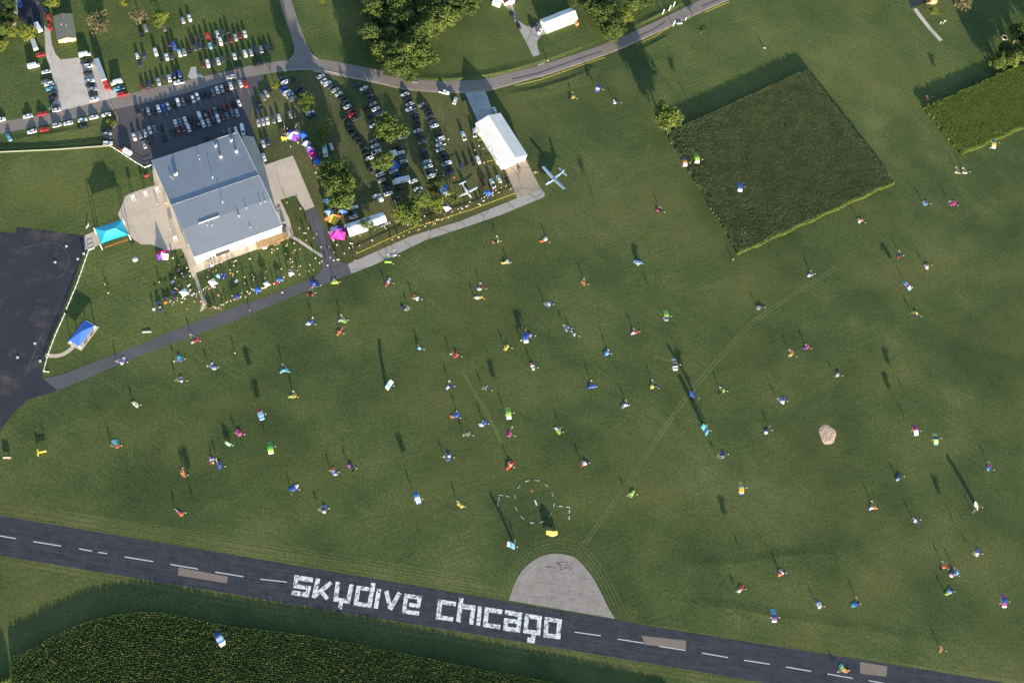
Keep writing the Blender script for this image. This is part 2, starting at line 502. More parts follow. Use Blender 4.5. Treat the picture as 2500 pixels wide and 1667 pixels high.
# the painted words on the runway
m, nt, bs = newmat('worn_white_letter_paint')
_pos = N(nt, 'ShaderNodeNewGeometry').outputs['Position']
_n1 = noise_node(nt, _pos, 0.55, 6.0, 0.72); _n2 = noise_node(nt, _pos, 2.3, 4.0, 0.8)
_f = maprange(nt, math_node(nt, 'ADD', math_node(nt, 'MULTIPLY', _n1, 0.65), math_node(nt, 'MULTIPLY', _n2, 0.35)), 0.435, 0.505)
nt.links.new(mixc(nt, _f, (0.075, 0.075, 0.08), (0.70, 0.70, 0.68)), bs.inputs['Base Color'])
bs.inputs['Roughness'].default_value = 0.8
LETTER = m
T1, T2 = (680, 1350, 5.8725), (1020, 1400, 5.8725)
words_ = [
    (T1, [(225, 343, 492, 384, 70), (258, 360, 236, 455, 56), (215, 465, 462, 500, 58), (428, 510, 408, 590, 56), (192, 560, 436, 600, 68)]),
    (T1, [(568, 360, 503, 638, 62), (757, 418, 505, 622, 60), (612, 545, 702, 657, 60)]),
    (T1, [(853, 408, 816, 690, 62), (1050, 445, 988, 717, 62), (800, 655, 1008, 692, 60), (896, 700, 880, 797, 58)]),
    (T1, [(1150, 465, 1105, 748, 60), (1122, 490, 1380, 526, 58), (1083, 716, 1330, 752, 58), (1360, 425, 1298, 777, 62)]),
    (T1, [(1442, 510, 1393, 790, 62)]),
    (T1, [(1545, 537, 1602, 790, 60), (1738, 565, 1598, 805, 60)]),
    (T1, [(1835, 580, 1798, 855, 58), (1808, 605, 2052, 640, 58), (2026, 620, 1998, 785, 56), (1870, 735, 2025, 758, 58), (1775, 828, 2015, 862, 60)]),
    (T2, [(325, 368, 290, 645, 65), (300, 395, 545, 436, 65), (262, 618, 506, 652, 62)]),
    (T2, [(625, 345, 578, 692, 62), (600, 460, 830, 490, 70), (800, 460, 763, 724, 62)]),
    (T2, [(893, 465, 865, 740, 58)]),
    (T2, [(995, 480, 965, 755, 65), (970, 507, 1210, 546, 65), (942, 730, 1182, 763, 62)]),
    (T2, [(1250, 550, 1495, 590, 66), (1467, 570, 1438, 838, 58), (1240, 662, 1470, 694, 62), (1268, 640, 1252, 805, 62), (1230, 782, 1466, 812, 64)]),
    (T2, [(1568, 575, 1540, 845, 62), (1540, 600, 1780, 635, 60), (1748, 610, 1725, 882, 60), (1515, 815, 1755, 852, 62), (1665, 860, 1640, 990, 60), (1570, 945, 1680, 962, 74)]),
    (T2, [(1850, 620, 1832, 895, 62), (1825, 645, 2065, 682, 60), (2034, 660, 2010, 928, 62), (1803, 875, 2045, 908, 62)]),
]
for (ox, oy, s), strokes in words_:
    b = MB()
    for k, (x0, y0, x1, y1, w) in enumerate(strokes):
        L = math.hypot(x1 - x0, y1 - y0)
        nx, ny = -(y1 - y0) / L * w / 2, (x1 - x0) / L * w / 2
        q = [P(ox + x / s, oy + y / s) for x, y in ((x0 + nx, y0 + ny), (x0 - nx, y0 - ny), (x1 - nx, y1 - ny), (x1 + nx, y1 + ny))]
        q = [(p.x, p.y, .020 + .003 * k) for p in q]
        n = (Vector(q[1]) - Vector(q[0])).cross(Vector(q[2]) - Vector(q[0]))
        b.face(q if n.z > 0 else q[::-1])
    b.build('letter', LETTER, runway)

# turnaround
arc = tl(1180, 1130, 3.92, [(245, 1312), (270, 1235), (310, 1130), (395, 1000), (525, 905), (620, 873), (705, 866), (790, 876), (880, 905), (960, 985), (1050, 1100), (1130, 1245), (1190, 1370), (1262, 1488)])
turn = sheet('turnaround', smoothline(arc, 4), .010, TURN)
strip('edge_line', smoothline(tl(1180, 1130, 3.92, [(330, 1240), (400, 1080), (530, 960)]), 5), .5, .016, CONC_G, None, turn)
simple('tar_stain', (.15, .135, .125), .9, .5, .5)
for q in ([(640, 1230), (1060, 1290)], [(420, 1280), (700, 1285)], [(520, 1135), (880, 1185)], [(525, 915), (560, 970)], [(900, 1118), (1060, 1108)]):
    strip('tar_seam', tl(1180, 1130, 3.92, q), .16, .016, bpy.data.materials['tar_stain'], None, turn)

_sm = P(1362, 1380); _b = MB()
for k in range(26):
    a_ = RND.uniform(0, 6.28); rr_ = RND.uniform(0, 1) ** .5
    x_, y_ = _sm.x + 6.5 * rr_ * math.cos(a_) + 1.0, _sm.y + 2.2 * rr_ * math.sin(a_); s_ = RND.uniform(.25, .8)
    _b.face([(x_ + s_ * RND.uniform(.7, 1.6) * math.cos(t_), y_ + s_ * .6 * RND.uniform(.6, 1.3) * math.sin(t_), .016 + k * .0004) for t_ in (0, 1.05, 2.1, 3.14, 4.2, 5.25)])
_b.build('oil_stain', simple('oil_stain', (.115, .10, .09), .9, .4, .8), turn)

# apron, taxiway, road
apron = sheet('apron', [(-80, 555), (0, 566), (38, 570), (41, 554), (130, 565), (207, 575), (207, 609), (201, 625), (175, 697), (151, 767), (130, 813), (108, 870), (101, 888), (106, 925), (141, 953), (66, 976), (27, 1013), (0, 1055), (-80, 1100)], .010, APRON)
LINE_F = simple('faded_line_paint', (.085, .082, .085), .8, .4, 1.0)
strip('faded_arc_line', smoothline(tl(0, 500, 5.8725, [(310, 625), (400, 600), (600, 558), (740, 545), (860, 580), (940, 660), (985, 760), (975, 870), (910, 990), (815, 1060)]), 6), .28, .016, LINE_F, None, apron)
strip('faded_line', tl(0, 800, 3.76, [(235, 430), (400, 20)]), .28, .016, LINE_F, None, apron)
sheet('taxiway', [(141, 953), (106, 925), (159.6, 911.7), (332.4, 843.9), (480, 785), (544, 761), (639, 729), (716, 697), (765, 678), (783, 663), (788, 647), (787, 626), (762, 557), (744, 514), (769, 507), (796, 567), (820, 637), (849, 645), (858, 668), (692, 733), (560, 788), (400, 846), (300, 885), (200, 929)], .013, TAXI)
sheet('taxiway', [(849, 645), (1005, 576), (1121, 541), (1263, 484), (1322, 463), (1329, 470), (1330, 479), (1322, 484), (1220, 526), (1150, 550), (1040, 586), (913, 647), (858, 668)], .011, CONC_G)
for i in range(14):
    t = i / 14 + RND.uniform(-.02, .02)
    a = (870 + 440 * t, 640 - 168 * t); 
    strip('tar_seam', [(a[0] - 3, a[1] - 5), (a[0] + 5, a[1] + 11)], .10, .019, bpy.data.materials['tar_stain'], None, bpy.data.objects['taxiway.001'])

rt = [(-60, 310), (0, 298), (130, 275), (272, 241), (353, 220), (453, 197), (530, 180), (615, 160), (700, 148), (777, 145), (838, 155), (917, 170), (995, 189), (1070, 197), (1130, 197.5), (1190, 191), (1300, 165), (1333, 156), (1488, 103), (1685, 13), (1790, -40)]
rb = [(-60, 336), (0, 327), (130, 301), (272, 269), (353, 252), (453, 228), (530, 205), (615, 187), (695, 175), (765, 172), (838, 184), (923, 201), (985, 215), (1070, 223), (1130, 223.5), (1198, 217), (1300, 189), (1345, 177), (1510, 119), (1710, 28), (1830, -25)]
road = ribbon('road', smoothline(rt, 5), smoothline(rb, 5), .022, ROAD)
mid = [((a[0] + c[0]) / 2, (a[1] + c[1]) / 2) for a, c in zip(smoothline(rt, 5), smoothline(rb, 5))]
sh = [(x, y + 1.5) for x, y in smoothline(rb, 5)]
strip('road_shoulder', sh[45:], 1.3, .018, SHOULDER)
sheet('side_road', [(676, -40), (681.7, 0), (690, 29), (709, 82), (719, 116), (717.5, 134.5), (705, 147), (640, 156), (690, 165), (780, 160), (810, 150), (777, 145), (758, 129), (744.7, 97), (726, 47.7), (711.5, 0), (700, -40)], .019, ROAD)
sheet('car_park', [(287, 262), (353, 240), (453, 215), (530, 196), (623, 178), (640, 190), (624, 226), (612, 278), (617, 320), (640, 380), (646, 402), (600, 345), (420, 420), (369, 404), (354, 409), (300, 372), (279, 353), (276, 312), (288, 296), (281, 275)], .014, LOT)

# parking bay lines
BAYL = simple('bay_line_paint', (.30, .28, .26), .8, .3, 1.0)
for x in range(16):
    u = x / 15
    a = (352 + 250 * u, 277 - 66 * u)
    strip('bay_line', [a, (a[0] + 7.5, a[1] + 21)], .14, .019, BAYL, None, bpy.data.objects['car_park'])
strip('bay_line', [(376, 326), (434, 307)], .14, .019, BAYL, None, bpy.data.objects['car_park'])
for x in range(6):
    a = (330 + 14 * x, 322 - 4.5 * x)
    strip('bay_line', [a, (a[0] + 13, a[1] + 40)], .14, .019, BAYL, None, bpy.data.objects['car_park'])

sheet('gravel_drive', [(108, 63), (122, 74), (127, 110), (136, 133), (148, 146), (192, 141), (205, 158), (228, 150), (245, 180), (262, 215), (285, 226), (323, 229), (300, 236), (272, 242), (150, 272), (118, 268), (140, 235), (128, 187), (112, 136)], .009, GRAVEL)
sheet('driveway', [(40, -40), (100, -40), (104, 20), (108, 63), (104, 82), (62, 60), (42, 45)], .008, ASPHALT)
strip('garden_path', [(38, -40), (38, 30), (34, 64)], 2.0, .012, CONC)
sheet('gravel_patch', [(458, 188), (466, 165), (478, 163), (484, 180), (497, 188), (470, 196)], .009, GRAVEL_G)
sheet('plaza', smoothline([(371, 405), (377, 453), (345, 463), (317, 473), (305, 481), (297, 502), (288, 523), (298, 545), (309, 562), (318, 578), (329, 587), (345, 597), (370, 597), (407, 612), (443, 607), (459, 647), (472, 682), (477, 668), (480, 640), (440, 560), (400, 450), (380, 395)], 1), .015, CONC)
sheet('terrace', [(470, 640), (477, 667), (567, 630), (650, 601), (695, 582), (716, 574), (706, 534), (684, 488), (720, 477), (745, 514), (768, 505), (715, 380), (647, 403), (620, 335), (590, 330), (600, 400), (650, 540), (640, 570)], .016, CONC)
sheet('garden_path', [(470, 660), (485, 713), (494, 738), (488, 762), (497, 757), (504, 742), (526, 753), (546, 757), (527, 749), (506, 740), (499, 729), (487, 694), (478, 667)], .012, CONC)
strip('garden_path', [(707, 577), (724, 584), (788, 627)], 1.5, .012, CONC)
sheet('garden_path', [(207, 575), (228, 566), (246, 560), (252, 592), (228, 606), (207, 610)], .012, CONC)
sheet('hangar_pad', [(1232, 410), (1283, 388), (1321, 463), (1263, 484)], .010, PADC)
sheet('gravel_yard', [(1134, 224), (1183, 219), (1205, 274), (1190, 300), (1167, 298)], .010, GRAVEL_G)
sheet('gravel_drive', [(1229, 5), (1247, 0), (1261, 48), (1288, 66), (1312, 55), (1343, 78), (1320, 88), (1312, 100), (1311, 110), (1320, 143), (1332, 156), (1313, 162), (1290, 115), (1274, 84)], .009, CONC_G)
strip('driveway', [(1238, -30), (1238, 6)], 4.0, .008, CONC_G)
sheet('driveway', [(2205, -40), (2224, 20), (2262, 8), (2262, -40)], .008, ASPHALT)
strip('gravel_patch', [(2234, 22), (2242, 34), (2256, 52), (2270, 70), (2298, 100)], 2.6, .008, GRAVEL)

# old wheel tracks and mowing lines across the field
tracks = [
    [(1404, 1352), (1470, 1260), (1560, 1130), (1660, 985), (1720, 910), (1830, 790), (1950, 707), (2040, 652)],
    [(1128, 905), (1160, 960), (1190, 1010), (1225, 1080)],
    [(310, 1080), (320, 1140)], [(1590, 870), (1660, 890)],
]
for t in tracks[:1]:
    for off in (0, 7):
        strip('wheel_track', smoothline([(x + off, y + off * .5) for x, y in t], 6), .7, .010, G_TRACK)
strip('wheel_track', smoothline(tracks[1], 6), 1.6, .010, G_TRACK)
for t in tracks[2:]:
    for off in (0, 8): strip('wheel_track', [(x + off, y) for x, y in t], .4, .010, G_TRACK)
for k in range(6):
    strip('mown_line', [(140 + 10 * k, 1245 + 7 * k), (700, 1333 + 8 * k), (1180, 1413 + 8 * k)], .35, .010, G_TRACK)
    o = 8 * k
    strip('mown_line', [(1560, 1498 + o), (1900, 1553 + o), (2500, 1655 + o)], .35, .010, G_TRACK)
for r in (1.05, 1.11, 1.17, 1.24):
    c = (1337, 1490)
    strip('mown_line', smoothline([(c[0] + (x - c[0]) * r, c[1] + (y - c[1]) * (r + .01)) for x, y in arc], 4), .4, .010, G_TRACK)

# low raised grass strips, added so the far slope shades into a dark band
def bank(pts, w_sun, w_far, h, m):
    c = [P(*p) for p in smoothline(pts, 5)]
    b = MB(); rows = []
    for i, p in enumerate(c):
        t = (c[min(i + 1, len(c) - 1)] - c[max(i - 1, 0)]).normalized()
        n = Vector((-t.y, t.x, 0))
        if n.y > 0: n = -n
        e = .62 * math.sin(math.pi * i / (len(c) - 1)) ** 1.2 * (.75 + .5 * abs(mnoise.noise(Vector((p.x * .06, p.y * .06, .3)))))
        rows.append([p + n * w_sun + Vector((0, 0, .007)), p + Vector((0, 0, .007 + h * e)), p - n * w_far * .75 + Vector((0, 0, .012 + h * e * .15)), p - n * w_far + Vector((0, 0, .007))])
    for i in range(len(rows) - 1):
        for k in range(3):
            q = [rows[i][k], rows[i + 1][k], rows[i + 1][k + 1], rows[i][k + 1]]
            nn = (q[1] - q[0]).cross(q[2] - q[0])
            b.face(q if nn.z > 0 else q[::-1])
    o = b.build('grass_shading_bank', m, smooth=True); o['kind'] = 'structure'


bank([(1228, 231), (1300, 220), (1390, 194), (1470, 160)], 7, 2.6, .75, G_FIELD)
bank([(1560, 125), (1640, 84)], 6, 2.4, .7, G_LAWN)
bank([(930, 178), (1040, 192), (1160, 188), (1300, 156), (1480, 92)], 1.6, 4.0, .8, G_LAWN)
bank([(1520, 78), (1600, 40), (1690, -4)], 1.5, 3.5, .7, G_LAWN)
bank([(0, 345), (120, 328), (245, 308)], 8, 3.2, .75, G_LAWN)
bank([(1560, 1455), (1780, 1485), (1990, 1520), (2500, 1600)], 12, 4.5, .45, G_FIELD)
bank([(1640, 1380), (1800, 1375), (1990, 1350), (2090, 1372)], 16, 4.5, .42, G_FIELD)

# kerbs at the car-park mouth
KERB = simple('kerb_concrete', (.46, .42, .36), .8, .15, 1.0)
for pts in ([(696, 172), (770, 170), (840, 183)], [(717.5, 134), (713, 141), (705, 147)], [(757, 129), (765, 137), (777, 144)], [(278, 272), (286, 286), (285, 300), (277, 312)]):
    c = [P(*p) for p in smoothline(pts, 4)]
    b = MB()
    for i in range(len(c) - 1):
        b.box((c[i] + c[i + 1]) / 2 + Vector((0, 0, .085)), ((c[i + 1] - c[i]).length + .02, .22, .12), math.atan2(c[i + 1].y - c[i].y, c[i + 1].x - c[i].x))
    tag(b.build('kerb', KERB), kind='structure')

# ---------------------------------------------------------------- corn
def leaf_mat(name, a, b_, c_, transl=0.25, per_obj=True):
    m, nt, bs = newmat(name)
    pos = N(nt, 'ShaderNodeNewGeometry').outputs['Position']
    f = noise_node(nt, pos, 0.16, 4.0, 0.65)
    g = noise_node(nt, pos, 1.3, 3.0, 0.8)
    t = math_node(nt, 'ADD', math_node(nt, 'MULTIPLY', f, 0.5), math_node(nt, 'MULTIPLY', g, 0.5))
    if per_obj:
        oi = N(nt, 'ShaderNodeObjectInfo')
        t = math_node(nt, 'ADD', t, math_node(nt, 'MULTIPLY', math_node(nt, 'SUBTRACT', oi.outputs['Random'], 0.5), 0.22))
    cr = N(nt, 'ShaderNodeValToRGB')
    e = cr.color_ramp.elements
    e[0].position, e[0].color = 0.32, (*a, 1)
    e[1].position, e[1].color = 0.70, (*c_, 1)
    k = e.new(0.5); k.color = (*b_, 1)
    nt.links.new(t, cr.inputs['Fac'])
    nt.links.new(cr.outputs['Color'], bs.inputs['Base Color'])
    bs.inputs['Roughness'].default_value = 0.75
    bs.inputs['Specular IOR Level'].default_value = 0.2
    tr = N(nt, 'ShaderNodeBsdfTranslucent')
    nt.links.new(mixc(nt, 0.4, cr.outputs['Color'], (0.13, 0.22, 0.03)), tr.inputs['Color'])
    mx = N(nt, 'ShaderNodeMixShader'); mx.inputs[0].default_value = transl
    out = [n for n in nt.nodes if n.type == 'OUTPUT_MATERIAL'][0]
    nt.links.new(bs.outputs[0], mx.inputs[1]); nt.links.new(tr.outputs[0], mx.inputs[2])
    nt.links.new(mx.outputs[0], out.inputs['Surface'])
    return m


CORN_A = leaf_mat('corn_leaf', (0.105, 0.138, 0.060), (0.200, 0.232, 0.100), (0.330, 0.345, 0.160), 0.35, False)
CORN_B = leaf_mat('ripe_and_sunlit_corn_leaf', (0.170, 0.230, 0.048), (0.260, 0.325, 0.074), (0.380, 0.425, 0.120), 0.35, False)
CORN_C = leaf_mat('green_corn_leaf', (0.088, 0.132, 0.040), (0.150, 0.198, 0.056), (0.245, 0.280, 0.088), 0.3, False)
SOIL = simple('field_soil', (0.060, 0.066, 0.030), 0.95, 0.3, 0.6)
rng = np.random.default_rng(11)


def plants_mesh(name, pts, hmin, hmax, mat, leaves=4, spread=0.52, base=0.8, low=0.45):
    """One crop mesh: every plant a few bent leaves round a stalk."""
    pts = np.asarray(pts); n = len(pts)
    V, F = [], 0
    h = rng.uniform(hmin, hmax, n)
    allv = []
    for k in range(leaves):
        a = rng.uniform(0, 2 * np.pi, n)
        L = rng.uniform(0.6, 1.15, n) * spread
        w = rng.uniform(0.16, 0.26, n)
        zb = h * rng.uniform(low, 0.8, n)
        dx, dy = np.cos(a), np.sin(a)
        nx, ny = -dy * w, dx * w
        zt = np.minimum(zb + h * rng.uniform(0.20, 0.42, n), h * 1.02)
        tip = zt - h * rng.uniform(-0.05, 0.22, n)
        for (rr, zz, ww) in ((0.02, zb, 0.8), (0.45, zt, 1.0), (1.0, tip, 0.35)):
            allv.append(np.stack([pts[:, 0] + dx * L * rr - nx * ww, pts[:, 1] + dy * L * rr - ny * ww, zz], 1))
            allv.append(np.stack([pts[:, 0] + dx * L * rr + nx * ww, pts[:, 1] + dy * L * rr + ny * ww, zz], 1))
    # stalk with tassel: a narrow upright blade pair
    a = rng.uniform(0, np.pi, n)
    for (zz, ww) in ((0.0 * h, 0.16), (h * 1.06, 0.17)):
        allv.append(np.stack([pts[:, 0] - np.cos(a) * ww, pts[:, 1] - np.sin(a) * ww, zz], 1))
        allv.append(np.stack([pts[:, 0] + np.cos(a) * ww, pts[:, 1] + np.sin(a) * ww, zz], 1))
    nu = 3
    for k in range(nu):
        a = rng.uniform(0, 2 * np.pi, n); bx = rng.uniform(.05, .34, n)
        for (zz, ww, rr) in ((h * .72, 0.15, .3), (h * rng.uniform(.98, 1.16, n), 0.09, 1.0)):
            cx_ = pts[:, 0] + np.cos(a) * bx * rr; cy_ = pts[:, 1] + np.sin(a) * bx * rr
            allv.append(np.stack([cx_ + np.sin(a) * ww, cy_ - np.cos(a) * ww, zz], 1))
            allv.append(np.stack([cx_ - np.sin(a) * ww, cy_ + np.cos(a) * ww, zz], 1))
    per = len(allv)
    V = np.stack(allv, 1).reshape(-1, 3)
    quads = []
    for k in range(leaves):
        o = k * 6
        quads += [[o, o + 1, o + 3, o + 2], [o + 2, o + 3, o + 5, o + 4]]
    o = leaves * 6
    quads += [[o, o + 1, o + 3, o + 2]]
    for k in range(nu):
        o += 4
        quads += [[o, o + 1, o + 3, o + 2]]
    q = np.array(quads)
    Fq = (np.arange(n)[:, None, None] * per + q[None]).reshape(-1, 4)
    me = bpy.data.meshes.new(name)
    me.vertices.add(len(V)); me.vertices.foreach_set('co', V.ravel())
    me.loops.add(Fq.size); me.loops.foreach_set('vertex_index', Fq.ravel())
    me.polygons.add(len(Fq))
    me.polygons.foreach_set('loop_start', np.arange(0, Fq.size, 4))
    me.polygons.foreach_set('loop_total', np.full(len(Fq), 4))
    me.materials.append(mat)
    me.update(calc_edges=True)
    return me


def inside(poly, x, y):
    r = np.zeros(len(x), bool)
    j = len(poly) - 1
    for i in range(len(poly)):
        xi, yi = poly[i]; xj, yj = poly[j]
        c = ((yi > y) != (yj > y)) & (x < (xj - xi) * (y - yi) / (yj - yi + 1e-12) + xi)
        r ^= c
        j = i
    return r


def corn_rows(corners, dirp, spacing, step):
    """Points on parallel rows inside a quadrilateral."""
    poly = [(p.x, p.y) for p in corners]
    d = (dirp[1] - dirp[0]); d = Vector((d.x, d.y, 0)).normalized(); nrm = Vector((-d.y, d.x, 0))
    o = corners[0]
    us = [(p - o).dot(d) for p in corners]; ws = [(p - o).dot(nrm) for p in corners]
    rows = np.arange(min(ws), max(ws), spacing); k = np.arange(min(us), max(us), step)
    U, W = np.meshgrid(k, rows)
    U = U + rng.uniform(-.1, .1, U.shape); W = W + rng.normal(0, .05, W.shape)
    x = (o.x + U * d.x + W * nrm.x).ravel(); y = (o.y + U * d.y + W * nrm.y).ravel()
    jx = np.array([mnoise.noise(Vector((a * .5, b_ * .5, 4.4))) for a, b_ in zip(x, y)]) * .9
    jy = np.array([mnoise.noise(Vector((a * .5, b_ * .5, 9.4))) for a, b_ in zip(x, y)]) * .9
    ok = inside(poly, x + jx, y + jy)
    return np.stack([x[ok], y[ok]], 1)


ZC = 2.3


def edge_rows(a, c, label):
    d = Vector((c.x - a.x, c.y - a.y, 0)); L = d.length; d.normalize(); n = Vector((-d.y, d.x, 0))
    P_ = []
    for k in range(3):
        t = np.arange(0, L, .22) + rng.uniform(-.08, .08, len(np.arange(0, L, .22)))
        off = (k - .5) * .55 + rng.normal(0, .12, len(t)) + .35 * np.sin(t * .35)
        P_.append(np.stack([a.x + d.x * t + n.x * off, a.y + d.y * t + n.y * off], 1))
    P_ = np.concatenate(P_)
    tag(link('corn_edge', plants_mesh('corn_edge', P_, 1.3, 2.3, CORN_B, leaves=7, spread=.4, low=.12)), label, 'corn', kind='stuff')  # dense rows added in the brighter leaf colour to stand for sun on the edge


c1 = [P(x, y, ZC) for x, y in ((1628.6, 324), (1968.3, 168.3), (2184.3, 443.8), (1804.3, 617))]
pts = corn_rows(c1, (c1[0], c1[1]), 1.15, 0.34)
# thin wind-thrown gaps
gx = np.array([mnoise.noise(Vector((p[0] * .09, p[1] * .09, 3.1))) + .6 * mnoise.noise(Vector((p[0] * .45, p[1] * .45, 7.7))) for p in pts])
pts = pts[gx < .9]
tag(link('corn_field', plants_mesh('corn_field', pts, 1.95, 2.6, CORN_A, spread=.56)), 'square plot of dark green standing corn with even rows', 'corn', kind='stuff')
edge_rows(c1[3], c1[2], 'sunlit yellow green edge row along the lower side of the dark corn plot')
sheet('field_soil', [(1632, 326), (1968, 172), (2182, 446), (1804, 620)], .006, SOIL)
c2 = [P(x, y, ZC) for x, y in ((2257, 260.6), (2660, 84), (2760, 198), (2349.6, 373.8))]
pts = corn_rows(c2, (P(2257, 260.6, ZC), P(2500, 175.7, ZC)), 1.25, 0.36)
tag(link('corn_field', plants_mesh('corn_field', pts, 1.9, 2.4, CORN_B)), 'yellow green corn plot running off the right edge of the picture', 'corn', kind='stuff')
edge_rows(c2[3], c2[2], 'sunlit edge row along the lower side of the bright corn plot')
sheet('field_soil', [(2260, 263), (2660, 88), (2760, 202), (2350, 376)], .006, SOIL)
edge = [(25.5, 1607), (76.5, 1584.6), (127.5, 1556.5), (204, 1523), (280.6, 1503), (357, 1495), (421, 1500), (510, 1521), (599, 1535), (680, 1544), (850, 1570), (1020, 1604), (1190, 1638), (1343, 1666), (1520, 1702), (1650, 1730)]
e3 = [P(x, y, ZC) for x, y in smoothline(edge, 8)]
ex_, ey_ = np.array([p.x for p in e3]), np.array([p.y for p in e3])
left0, left1 = P(25.5, 1607, ZC), P(40, 1760, ZC)
rows = []
for k in range(0, 58):
    x0, x1 = ex_[0], ex_[-1]
    xs = np.arange(x0 - 2, x1, 0.42) + rng.uniform(-.1, .1)
    sm = min(1.0, k / 60)
    yy = np.interp(xs, ex_, ey_) - k * 1.02 - 0.02 * k * np.exp(-((xs - ex_[0]) / 30) ** 2) * 4
    rows.append(np.stack([xs + rng.uniform(-.12, .12, len(xs)), yy + rng.normal(0, .06, len(xs))], 1))
pts = np.concatenate(rows)
lx = np.interp(pts[:, 1], [left1.y, left0.y], [left1.x, left0.x])
pts = pts[pts[:, 0] > lx]
gx = np.array([mnoise.noise(Vector((p[0] * .12, p[1] * .12, 1.3))) + .5 * mnoise.noise(Vector((p[0] * .5, p[1] * .5, 2.7))) for p in pts])
pts = pts[gx < .85]
tag(link('corn_field', plants_mesh('corn_field', pts, 2.0, 2.5, CORN_C, spread=.56)), 'large green corn field with curved rows below the runway', 'corn', kind='stuff')
sheet('field_soil', [(30, 1612)] + [(x, y + 4) for x, y in edge[1:]] + [(1650, 1790), (700, 1790), (45, 1790)], .006, SOIL)

# ---------------------------------------------------------------- trees
BARK = simple('bark', (0.17, 0.13, 0.09), 0.9, 0.3, 1.5)
LEAF_G = leaf_mat('green_leaves', (0.050, 0.078, 0.020), (0.095, 0.135, 0.028), (0.160, 0.190, 0.044))
LEAF_D = leaf_mat('dark_leaves', (0.034, 0.058, 0.018), (0.066, 0.100, 0.024), (0.120, 0.150, 0.036))
LEAF_Y = leaf_mat('yellowing_leaves', (0.080, 0.110, 0.020), (0.145, 0.175, 0.028), (0.240, 0.250, 0.044))
LEAF_B = leaf_mat('thin_brown_leaves', (0.100, 0.090, 0.045), (0.170, 0.140, 0.070), (0.270, 0.215, 0.115))


def crown_mesh(name, seed, n_clump, n_leaf, leaf, mat, squash=0.85, rag=0.45, clump_r=0.34):
    """Unit crown (radius about 1): leaf-sized faces in uneven clumps."""
    r = np.random.default_rng(seed)
    cl = []
    while len(cl) < n_clump:
        v = r.normal(size=3); v /= np.linalg.norm(v)
        rad = r.uniform(0.35, 0.86) * (1 + rag * 0.5 * (mnoise.noise(Vector(v * 1.7) + Vector((seed, 0, 0)))))
        p = v * rad
        p[2] *= squash
        if p[2] < -0.55 * squash: continue
        cl.append((p, r.uniform(0.6, 1.25) * clump_r))
    Vs = []
    for p, cr in cl:
        n = int(n_leaf * (cr / clump_r) ** 2)
        v = r.normal(size=(n, 3)); v /= np.linalg.norm(v, axis=1)[:, None]
        c = p + v * (cr * r.uniform(0.25, 1.05, (n, 1)) ** 0.6) * np.array([1, 1, .8])
        nn = v * 0.7 + r.normal(size=(n, 3)) * 0.55 + np.array([0, 0, .25]); nn /= np.linalg.norm(nn, axis=1)[:, None]
        t = np.cross(nn, r.normal(size=(n, 3))); t /= np.linalg.norm(t, axis=1)[:, None]
        bt = np.cross(nn, t)
        s = leaf * r.uniform(.6, 1.3, (n, 1))
        Vs.append(np.stack([c - t * s - bt * s * .6, c + t * s - bt * s * .6, c + t * s * .7 + bt * s * .8, c - t * s * .7 + bt * s * .8], 1).reshape(-1, 3))
    V = np.concatenate(Vs); F = np.arange(len(V)).reshape(-1, 4)
    me = bpy.data.meshes.new(name)
    me.vertices.add(len(V)); me.vertices.foreach_set('co', V.ravel())
    me.loops.add(F.size); me.loops.foreach_set('vertex_index', F.ravel())
    me.polygons.add(len(F)); me.polygons.foreach_set('loop_start', np.arange(0, F.size, 4)); me.polygons.foreach_set('loop_total', np.full(len(F), 4))
    me.materials.append(mat); me.update(calc_edges=True)
    return me, [p for p, _ in cl]


def trunk_mesh(name, seed, ends, trunk_h=1.0):
    """Tapered trunk with limbs to some of the clumps; unit crown centre sits at z = trunk_h."""
    b = MB(); r = random.Random(seed)
    z0 = 0.42 * trunk_h
    b.tube((0, 0, -.05), (0.02, .01, z0), .075, 7, r2=.055)
    b.tube((0.02, .01, z0), (0.0, 0.03, trunk_h * .95), .055, 7, r2=.03)
    for p in r.sample(ends, min(9, len(ends))):
        e = Vector((p[0], p[1], trunk_h + p[2])) * 1.0
        s = Vector((0.01, .01, z0 + r.uniform(0, .35) * trunk_h))
        mid_ = s.lerp(e, .5) + Vector((0, 0, -.06))
        b.tube(s, mid_, .034, 5, r2=.022); b.tube(mid_, e, .022, 5, r2=.008)
    return b.mesh(name, BARK)


KINDS = {}
for kname, mat, specs in (
        ('g', LEAF_G, [(1, 70, 72, .056), (2, 62, 70, .058)]),
        ('d', LEAF_D, [(3, 72, 74, .056), (4, 64, 70, .058)]),
        ('y', LEAF_Y, [(5, 34, 44, .066), (6, 36, 40, .068)]),
        ('b', LEAF_B, [(7, 30, 26, .058)]),
        ('t', LEAF_G, [(8, 26, 26, .070), (9, 24, 28, .070)])):
    KINDS[kname] = []
    for seed, nc, nl, lf in specs:
        cm, ends = crown_mesh('crown', seed, nc, nl, lf, mat)
        KINDS[kname].append((cm, trunk_mesh('trunk', seed, ends, 1.15)))
_tc = [0]


def tree(px, py, r, h, kind, label, group=None, cat='tree', name='broadleaf_tree', zst=.9):
    """px, py: where the crown's middle shows; r: crown radius in metres; h: total height."""
    cz = h - r * zst * .89
    if cz < r * .55: cz = r * .55
    g = P(px, py, cz)
    _tc[0] += 1
    cm, tm = KINDS[kind][_tc[0] % len(KINDS[kind])]
    rz = RND.uniform(0, 6.28)
    t = empty(name, (g.x, g.y, 0), rz, label, cat, group)
    c = link('crown', cm, t); c.scale = (r, r * RND.uniform(.9, 1.1), r * zst); c.location = (0, 0, cz)
    k = link('trunk', tm, t); zs = cz / 1.15; k.scale = (r * .95, r * .95, zs)
    return t


